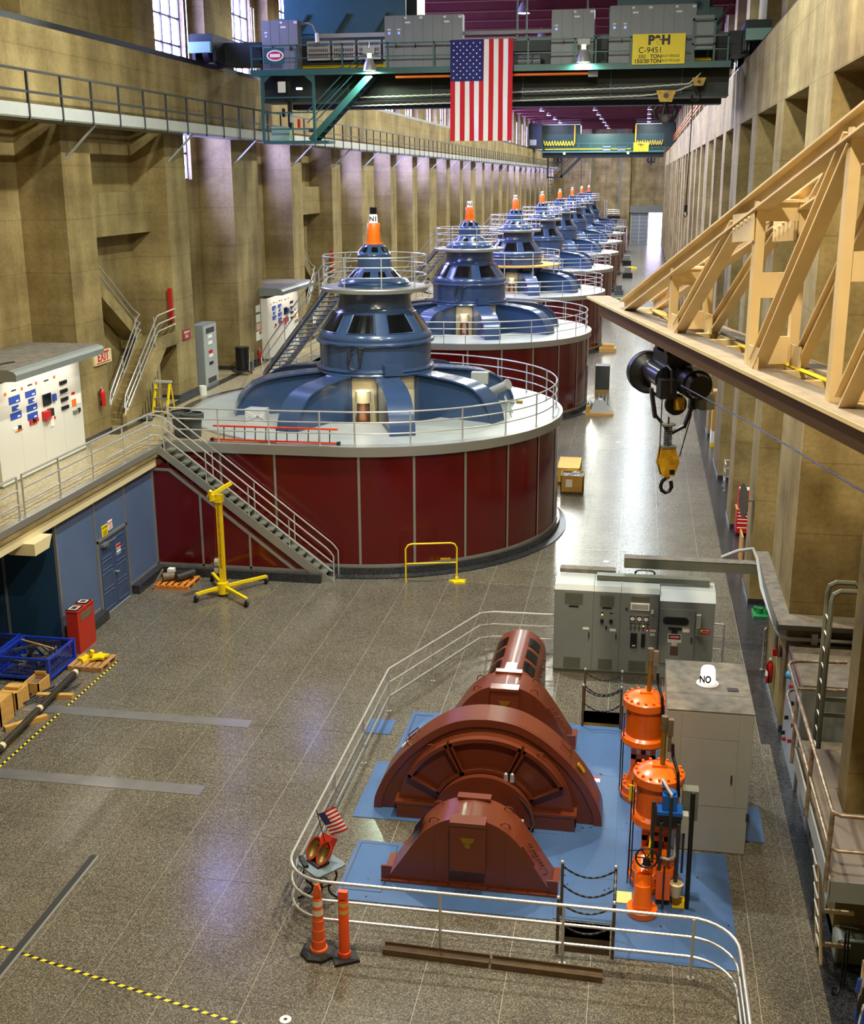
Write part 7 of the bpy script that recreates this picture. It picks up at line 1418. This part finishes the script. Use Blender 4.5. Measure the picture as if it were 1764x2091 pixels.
# light fittings under the walkway and electrical cabinets on it
for x, z, lb in ((-10.3, 15.88, 'left'), (-2.37, 16.02, 'right')):
    t = thing('work_lamp', 'silver bell work lamp with a greenish glow hung on the crane walkway, the %s one' % lb, 'lamp', (x, CY-0.25, z), 'crane work lamps')
    obj('ballast', MB().box(x-0.22, x+0.22, CY-0.36, CY-0.14, z+0.6, z+0.8), GREYL, t); obj('hanger', MB().tube([(x, CY-0.25, z+0.8), (x, CY-0.22, z+1.0), (x, CY-0.03, z+1.02)], 0.02, 6), STEEL, t)
    obj('neck', MB().cyl((x, CY-0.25, z+0.42), (x, CY-0.25, z+0.6), 0.08, n=12), mat('green_glow', (220, 255, 160), 0.4, emit=(0.75, 1.0, 0.4), estr=6.0), t); obj('reflector', MB().lathe([(0.09, 0.44), (0.14, 0.38), (0.22, 0.2), (0.26, 0.0)], 20, (x, CY-0.25, z)), STEEL, t, smooth=True)
    obj('lens', MB().disc((x, CY-0.25, z+0.02), 0.25, 20, True), mat('pale_green_lens', (230, 255, 210), 0.4, emit=(0.8, 1.0, 0.7), estr=5.0), t, fix=False)
    spot_area('lamp_light', (x, CY-0.25, z-0.02), 0.4, 260, (0.75, 1.0, 0.7), parent=t)
for x0, x1, n, zt_, lb in ((-14.65, -13.22, 4, 17.8, 'grey four-door electrical cabinet at the left end of the crane walkway'), (-9.85, -6.9, 8, 17.85, 'long grey electrical cabinet with eight doors left of the flag'), (-3.6, -2.05, 4, 17.9, 'grey four-door electrical cabinet right of the flag on the crane'), (-1.5, 1.58, 8, 17.98, 'long grey electrical cabinet behind the yellow sign')):
    t = thing('electrical_cabinet', lb, 'cabinet', ((x0+x1)/2, 46.7, 15.92), 'cabinets on the crane walkway')
    obj('body', box(x0, x1, 46.42, 46.95, 15.92, zt_), GREY, t); w_ = (x1-x0)/n
    for k in range(n):
        d_ = obj('door', box(x0+k*w_+0.008, x0+(k+1)*w_-0.008, 46.4, 46.42, 15.96, zt_-0.03), GREY, t)
        if k % 2 == 1: obj('handle', box(x0+k*w_+0.05, x0+k*w_+0.09, 46.37, 46.4, 16.7, 16.9), BLACK, d_)
        if k % 4 == 2: obj('label', box(x0+k*w_+0.05, x0+k*w_+0.25, 46.395, 46.4, zt_-0.28, zt_-0.22), PAPER, d_); obj('label', box(x0+k*w_+0.02, x0+k*w_+0.12, 46.395, 46.4, zt_-0.12, zt_-0.05), PAPER, d_)
        if k % 4 == 3: obj('label', box(x0+k*w_+w_*0.6, x0+k*w_+w_*0.95, 46.395, 46.4, zt_-0.13, zt_-0.05), PAPER, d_)
        if k < 2 and n >= 4 and (k == 0 or n == 8):
            obj('indicator', box(x0+k*w_+0.14, x0+k*w_+0.22, 46.39, 46.4, 17.2, 17.28), mat('blue_pilot', (60, 90, 220), 0.4, emit=(0.2, 0.3, 1.0), estr=1.5), d_); obj('label', box(x0+k*w_+0.12, x0+k*w_+0.24, 46.395, 46.4, 17.34, 17.39), PAPER, d_)
    obj('lifting_eye', MB().tube([(x1-0.08+0.04*math.cos(a), 46.6, zt_+0.03+0.04*math.sin(a)) for a in [2*PI*i/10 for i in range(10)]], 0.01, 5, True), DSTEEL, t)
t = thing('gooseneck_lamp', 'grey gooseneck street lamp arm beside the left crane cabinet', 'lamp', (-13.1, 46.8, 17.6)); obj('arm', MB().tube([(-13.2, 46.8, 17.66), (-12.9, 46.7, 17.7), (-12.65, 46.6, 17.6), (-12.5, 46.5, 17.3)], 0.05, 8), GREY, t, smooth=True); obj('head', MB().cyl((-12.5, 46.5, 17.32), (-12.47, 46.48, 16.98), 0.07, 0.09, n=12), PAPER, t, smooth=True)
# flag hung from the walkway
t = thing('national_flag', 'large stars and stripes flag hanging vertically from the crane walkway', 'flag', (-6.08, CY-0.25, 13.35))
usa_flag(t, Matrix.Translation((-7.24, CY-0.28, 16.88)), 2.31, 3.54, lambda a, b_: 0.05*math.sin(a*5.2+b_*0.6)*(0.3-b_*0.25)+0.02*math.sin(a*11+b_*2.2), 0.012, 0.405, 0.53, 12)
obj('hanging_rod', MB().cyl((-7.3, CY-0.28, 16.9), (-4.86, CY-0.28, 16.92), 0.02, n=8), STEEL, t)

# ================================================================== FAR CRANE
FY = 186.0
fc = thing('overhead_crane', 'far teal overhead crane with yellow cable festoons at the end of the hall', 'crane', (-6, FY, 15))
obj('girder', MB().box(-15.4, 2.6, FY, FY+1.2, 15.9, 18.3), mat('mid_teal', (18, 48, 48), 0.5), fc); obj('girder_flange', MB().box(-15.4, 2.6, FY-0.2, FY+1.4, 14.9, 15.6), DTEAL, fc); obj('walkway', MB().box(-15.4, 2.6, FY-1.3, FY, 15.6, 15.85), mat('pale_teal_deck', (60, 100, 100), 0.5), fc)
for z in (16.3, 16.9): obj('rail', MB().box(-15.4, 2.6, FY-1.3, FY-1.22, z, z+0.06), TEAL, fc)
for k in range(11): obj('post', MB().box(-15.4+k*1.8, -15.32+k*1.8, FY-1.3, FY-1.22, 15.8, 16.95), TEAL, fc)
for x0, x1 in ((-15.6, -9.8), (-1.6, 2.6)):
    tr = obj('hoist_trolley', MB().box(x0, x1, FY+0.4, FY+4, 18.3, 19.6), DTEAL, fc); obj('trolley_deck', MB().box(x0, x1, FY+0.2, FY+0.6, 19.6, 19.75), GREYL, tr)
    for z in (20.0, 20.3): obj('trolley_rail', MB().box(x0, x1, FY+0.2, FY+0.26, z, z+0.05), GREYL, tr)
    mbf = MB(); pts = []
    xa, xb = (-15.2, -10.6) if x0 < -5 else (-1.6, 2.4)
    for i in range(81): f_ = i/80; pts.append((xa+(xb-xa)*(f_ if x0 > -5 else f_), FY-0.2, 17.4-0.75*abs(math.sin(f_*PI*11))))
    obj('cable_festoon', MB().tube(pts, 0.07, 5), YELL if x0 < -5 else DYELL, fc); obj('festoon_mast', MB().box((xb if x0 < -5 else xa)-0.1, (xb if x0 < -5 else xa)+0.1, FY-0.25, FY-0.15, 17.0, 19.6), DYELL, fc)
obj('end_carriage', MB().box(-17.4, -15.4, FY-1.5, FY+4, 16.3, 19.8), DTEAL, fc); obj('end_carriage', MB().box(2.6, 4.1, FY-1.5, FY+4, 16.4, 19.8), DTEAL, fc); obj('cap', MB().box(-17.2, -16.2, FY-1.7, FY-1.5, 16.7, 17.5), GREYL, fc)
sgf = obj('sign_board', MB().box(-1.85, 0.35, FY-1.45, FY-1.35, 15.7, 16.95), SIGNY, fc); txt('P&H', (-0.75, FY-1.46, 16.65), 0.5, sgt, fc, '-y', bold=0.02); txt('C-9452', (-0.75, FY-1.46, 16.28), 0.28, INK, fc, '-y'); txt('300 TON', (-0.75, FY-1.46, 15.95), 0.24, INK, fc, '-y')
obj('yellow_shaft', MB().cyl((-15, FY-0.6, 16.1), (-2.2, FY-0.6, 16.1), 0.09, n=8), YELL, fc); obj('drive_motor', MB().box(-6.3, -5.2, FY-0.9, FY-0.3, 15.9, 16.5), GREY, fc); obj('drive_motor', MB().box(-4.2, -3.0, FY-0.9, FY-0.3, 15.9, 16.4), GREY, fc)
for x in (-12.0, -2.6): obj('work_light', MB().ball((x, FY-1.5, 15.5), 0.18, 8), MATS['green_glow'], fc)
for x in (-13.1, 0.8): hook(fc, x, FY+0.3, 14.95, 1.3, hm, True)
obj('lower_landing', MB().box(-14.6, -12.3, FY-0.6, FY+0.6, 11.95, 12.2), DTEAL, fc); obj('hanger', MB().box(-14.6, -14.35, FY-0.6, FY-0.4, 12.0, 15.0).box(-12.5, -12.3, FY-0.6, FY-0.4, 12.0, 15.0), DTEAL, fc)
for z in (12.9, 13.6, 14.2): obj('rail', MB().box(-14.5, -12.4, FY-0.6, FY-0.54, z, z+0.07), DTEAL, fc)
obj('crane_stair', MB().beam((-12.5, FY-0.5, 12.1), (-9.6, FY-0.5, 14.95), 0.2, 0.4).beam((-12.5, FY-0.5, 13.0), (-10.6, FY-0.5, 14.95), 0.08, 0.08).beam((-12.5, FY-0.5, 13.6), (-11.1, FY-0.5, 14.95), 0.08, 0.08), DTEAL, fc)
t = thing('wall_ladder', 'caged dark ladder hanging below the far crane landing', 'ladder', (-14, FY+1.2, 6))
for x in (-14.5, -13.9): obj('stile', box(x-0.05, x+0.05, FY+1.2, FY+1.3, GZ+0.05, 12), DSTEEL, t)
for k in range(13): obj('rung', box(-14.5, -13.9, FY+1.22, FY+1.28, GZ+0.5+k*0.58, GZ+0.58+k*0.58), DSTEEL, t)

# ================================================================== JIB CRANE AT THE RIGHT
T_ = Vector((-1.12, 27.62, 9.3)); U_ = Vector((0.245, -0.9695, 0)); W_ = Vector((0.9695, 0.245, 0))
def J(s_, w_, z): return T_+U_*s_+W_*w_+Vector((0, 0, z))
jb = thing('jib_crane', 'cream steel jib crane truss reaching in from the right wall', 'jib crane', tuple(J(16, 0.5, 0)))
SE = 17.5
def jbox(s0, s1, w0, w1, z0, z1):
    vs = [J(s_, w_, z) for z in (z0, z1) for s_, w_ in ((s0, w0), (s1, w0), (s1, w1), (s0, w1))]
    return MB().add(vs, [(0,3,2,1),(4,5,6,7),(0,1,5,4),(1,2,6,5),(2,3,7,6),(3,0,4,7)])
obj('near_walk_plate', jbox(-0.3, SE, 0.0, 0.5, 0.03, 0.06), DUST, jb); obj('near_plate_edge', jbox(-0.3, SE, -0.02, 0.02, 0.0, 0.055), CREAMP, jb)
obj('far_walk_plate', jbox(3.2, SE, 0.98, 1.3, 0.02, 0.06), DUST, jb); obj('far_plate_edge', jbox(3.0, SE, 1.28, 1.32, -0.06, 0.06), CREAMP, jb)
obj('lower_chord', jbox(0.6, SE, 0.1, 0.16, -0.3, 0.03), mat('dark_brown_steel', (120, 88, 44), 0.6), jb); obj('track_beam', jbox(1.2, SE, 0.22, 0.46, -0.36, -0.33), BLACK, jb); obj('track_web', jbox(1.2, SE, 0.32, 0.36, -0.33, 0.02), CORK, jb); obj('far_lower_chord', jbox(2.0, SE, 0.9, 0.98, -0.2, 0.02), CREAMP, jb)  # lower chord is dark brown against the cream truss
ck = 0
for s_ in [2.2+0.85*k for k in range(19)]:
    obj('cross_tie', jbox(s_, s_+0.12, 0.4, 1.0, -0.06, 0.04), CREAMP, jb)
obj('yellow_cable', MB().tube([J(8.2, 0.78, 0.05), J(11, 0.8, 0.05), J(SE, 0.8, 0.05)], 0.03, 6), YELL, jb)
def zc(s_): return 0.14+0.292*(s_-2.6)
def ibeam(p0, p1, wd, ht):
    m_ = MB(); p0 = Vector(p0); p1 = Vector(p1); d_ = (p1-p0).normalized(); n_ = d_.cross(W_).normalized()
    if n_.z < 0: n_ = -n_
    m_.beam(p0+n_*ht/2, p1+n_*ht/2, wd, 0.03, n_); m_.beam(p0-n_*ht/2, p1-n_*ht/2, wd, 0.03, n_); m_.beam(p0, p1, 0.04, ht, n_); return m_
for w_, wd in ((0.25, 0.26), (0.87, 0.2)):
    obj('top_chord', ibeam(J(2.4, w_, 0.08), J(SE, w_, zc(SE)), wd, 0.24), CREAMP, jb)
    for s_ in (6.05, 10.25, 13.25): obj('post', MB().beam(J(s_, w_, 0.05), J(s_, w_, zc(s_)), 0.14, 0.12, U_), CREAMP, jb)
    for sa, sb in ((6.45, 9.3), (10.55, 13.2), (13.6, 16.6)): obj('diagonal', ibeam(J(sa, w_, 0.12), J(sb, w_, zc(sb)-0.1), wd*0.8, 0.18), CREAMP, jb)
    for sa in (6.3, 10.45): obj('gusset', MB().beam(J(sa-0.05, w_-0.08, 0.2), J(sa+0.35, w_-0.08, 0.2), 0.02, 0.34, (0, 0, 1)), CREAMP, jb)
    obj('gusset', MB().beam(J(9.4, w_-0.1, zc(9.7)-0.25), J(10.3, w_-0.1, zc(10.1)-0.3), 0.02, 0.4), CREAMP, jb)
    for k in range(5): obj('rivet', MB().ball(J(9.5+k*0.16, w_-0.12, zc(9.5+k*0.16)-0.2), 0.025, 6), CREAMP, jb)
for s_, zs_ in ((6.05, ((0.06, 0.38), (zc(6.05)-0.3, zc(6.05)))), (10.25, ((0.06, 0.46), (1.02, 1.38), (zc(10.25)-0.28, zc(10.25)))), (13.25, ((0.06, 0.4), (1.5, 1.85), (zc(13.25)-0.4, zc(13.25))))):
    for z0, z1 in zs_: obj('batten_plate', jbox(s_-0.02, s_+0.02, 0.25, 0.87, z0, z1), CREAMP, jb)
    obj('top_angle', jbox(s_-0.1, s_+0.1, 0.25, 0.95, zc(s_)-0.02, zc(s_)+0.02), CREAMP, jb)
for sa, sb in ((3.4, 5.9), (6.3, 9.8), (10.5, 13.0), (13.6, 16.5)):
    obj('lacing_bar', MB().beam(J(sa, 0.25, zc(sa)), J(sb, 0.87, zc(sb)-0.02), 0.06, 0.03), CREAMP, jb); obj('lacing_bar', MB().beam(J(sa, 0.87, zc(sa)-0.02), J(sb, 0.25, zc(sb)), 0.06, 0.03), CREAMP, jb)
obj('lifting_plate', MB().beam(J(13.55, 0.5, zc(13.5)), J(13.55, 0.5, zc(13.5)+0.42), 0.03, 0.2, U_).cyl(J(13.53, 0.5, zc(13.5)+0.42), J(13.57, 0.5, zc(13.5)+0.42), 0.1, n=14), PAPER, jb)
obj('mast', MB().box(2.85, 3.45, 10.2, 10.9, 0.0, 15.0), CREAMP, jb); obj('mast_arm', MB().beam(J(SE, 0.5, 0), (3.15, 10.55, 9.3), 0.5, 0.3).beam(J(SE, 0.5, zc(SE)), (3.15, 10.55, zc(18)+9.3), 0.4, 0.3), CREAMP, jb)
obj('trolley_wire', MB().tube([J(7.5, 0.05, -0.72), J(11, -0.02, -0.62), J(SE, -0.1, -0.6)], 0.012, 5), BLACK, jb)
obj('loose_plank', MB().beam(J(3.0, 0.75, 0.07), J(5.3, 0.55, 0.07), 0.2, 0.03), WOOD, jb)
# hoist hanging from the jib
def hoist():
    h = thing('electric_hoist', 'black electric hoist hung under the cream jib', 'hoist', tuple(J(6.3, 0.34, -1.2)))
    obj('trolley', jbox(5.3, 6.3, 0.12, 0.56, -0.62, -0.37), BLACK, h)
    for s_ in (5.45, 6.1):
        for w_ in (0.16, 0.52): obj('trolley_wheel', MB().cyl(J(s_, w_-0.03, -0.33), J(s_, w_+0.03, -0.33), 0.09, n=12), DSTEEL, h)
    obj('end_housing', MB().cyl(J(4.9, 0.12, -0.88), J(5.12, 0.12, -0.88), 0.4, n=32).cyl(J(5.12, 0.12, -0.88), J(5.3, 0.12, -0.88), 0.38, 0.26, n=28), BLACK, h, smooth=True)
    obj('drum_case', MB().cyl(J(5.2, 0.16, -0.82), J(6.3, 0.16, -0.82), 0.25, n=24), mat('glossy_black', (22, 20, 34), 0.18), h, smooth=True)
    obj('control_box', jbox(5.9, 6.6, -0.06, 0.24, -1.12, -0.78), BLACK, h); obj('box_print', jbox(5.95, 6.3, -0.065, -0.06, -1.05, -0.85), PAPER, h)
    obj('motor', MB().cyl(J(6.3, 0.5, -0.82), J(6.95, 0.5, -0.82), 0.27, n=24), BLACK, h, smooth=True); obj('motor_cap', MB().cyl(J(6.95, 0.5, -0.82), J(7.15, 0.5, -0.82), 0.24, 0.2, n=24), mat('glossy_black', (22, 20, 34), 0.18), h, smooth=True)
    obj('conduit', MB().tube([J(6.4, 0.1, -0.55), J(6.6, 0.12, -0.6), J(6.6, 0.14, -1.0), J(6.5, 0.12, -1.12)], 0.02, 6), DSTEEL, h)
    obj('sheave', MB().cyl(J(6.1, 0.36, -1.3), J(6.18, 0.36, -1.3), 0.2, n=20), BLACK, h, smooth=True); obj('sheave_guard', jbox(6.2, 6.3, 0.3, 0.48, -1.38, -1.15), DYELL, h)
    obj('limit_frame', MB().beam(J(6.1, -0.1, -1.0), J(6.1, 0.0, -1.55), 0.06, 0.12, U_).beam(J(6.1, 0.0, -1.5), J(6.1, 0.3, -1.85), 0.05, 0.1, U_).beam(J(6.1, 0.3, -1.85), J(6.1, 0.55, -1.72), 0.05, 0.1, U_).beam(J(6.1, 0.55, -1.75), J(6.1, 0.68, -1.35), 0.05, 0.1, U_).beam(J(6.1, 0.68, -1.4), J(6.1, 0.7, -1.15), 0.12, 0.14, U_), BLACK, h)
    obj('grey_bracket', jbox(6.2, 6.5, 0.7, 0.98, -1.35, -1.05), GREYO, h)
    obj('hoist_rope', MB().cyl(J(6.3, 0.06, -1.1), J(6.3, 0.06, -2.25), 0.012, n=6).cyl(J(6.3, 0.62, -1.45), J(6.3, 0.44, -2.25), 0.012, n=6).cyl(J(6.3, 0.2, -1.5), J(6.3, 0.2, -2.1), 0.018, n=6), DSTEEL, h)
    obj('spring', MB().tube([J(6.3, 0.2+0.07*math.cos(i*PI/5), -1.68-i*0.0032) + U_*0.07*math.sin(i*PI/5) for i in range(121)], 0.011, 5), DSTEEL, h, smooth=True); obj('spring_cap', MB().cyl(J(6.3, 0.2, -1.66), J(6.3, 0.2, -1.63), 0.13, n=16), GREYO, h)
    blk = [(0.07, -2.06), (0.33, -2.06), (0.42, -2.34), (0.33, -2.6), (0.11, -2.6), (0.03, -2.34)]
    for ds in (-0.1, 0.06):
        vs = [J(6.3+ds, w_, z) for w_, z in blk]+[J(6.34+ds, w_, z) for w_, z in blk]; n = 6
        obj('block_cheek', MB().add(vs, [tuple(range(n)), tuple(range(2*n-1, n-1, -1))]+[(i, i+n, (i+1)%n+n, (i+1)%n) for i in range(n)]), DYELL, h)
    obj('block_sheave', MB().cyl(J(6.24, 0.23, -2.32), J(6.34, 0.23, -2.32), 0.16, n=18), DSTEEL, h, smooth=True); obj('block_top', jbox(6.2, 6.42, 0.08, 0.34, -2.07, -2.03), GREYO, h)
    obj('square_pin', jbox(6.4, 6.41, 0.24, 0.33, -2.56, -2.47), BLACK, h)
    obj('swivel', MB().cyl(J(6.3, 0.23, -2.58), J(6.3, 0.23, -2.66), 0.045, n=10), DYELL, h)
    pts = [(0.28, -3.14), (0.29, -2.7), (0.31, -2.76), (0.32, -2.83), (0.28, -2.9), (0.21, -2.93), (0.14, -2.89), (0.11, -2.8), (0.14, -2.71), (0.21, -2.65)]
    obj('hook', MB().tube([J(6.3, w_, z) for w_, z in pts[1:]], 0.036, 8), hm, h, smooth=True)
    return h
hoist()
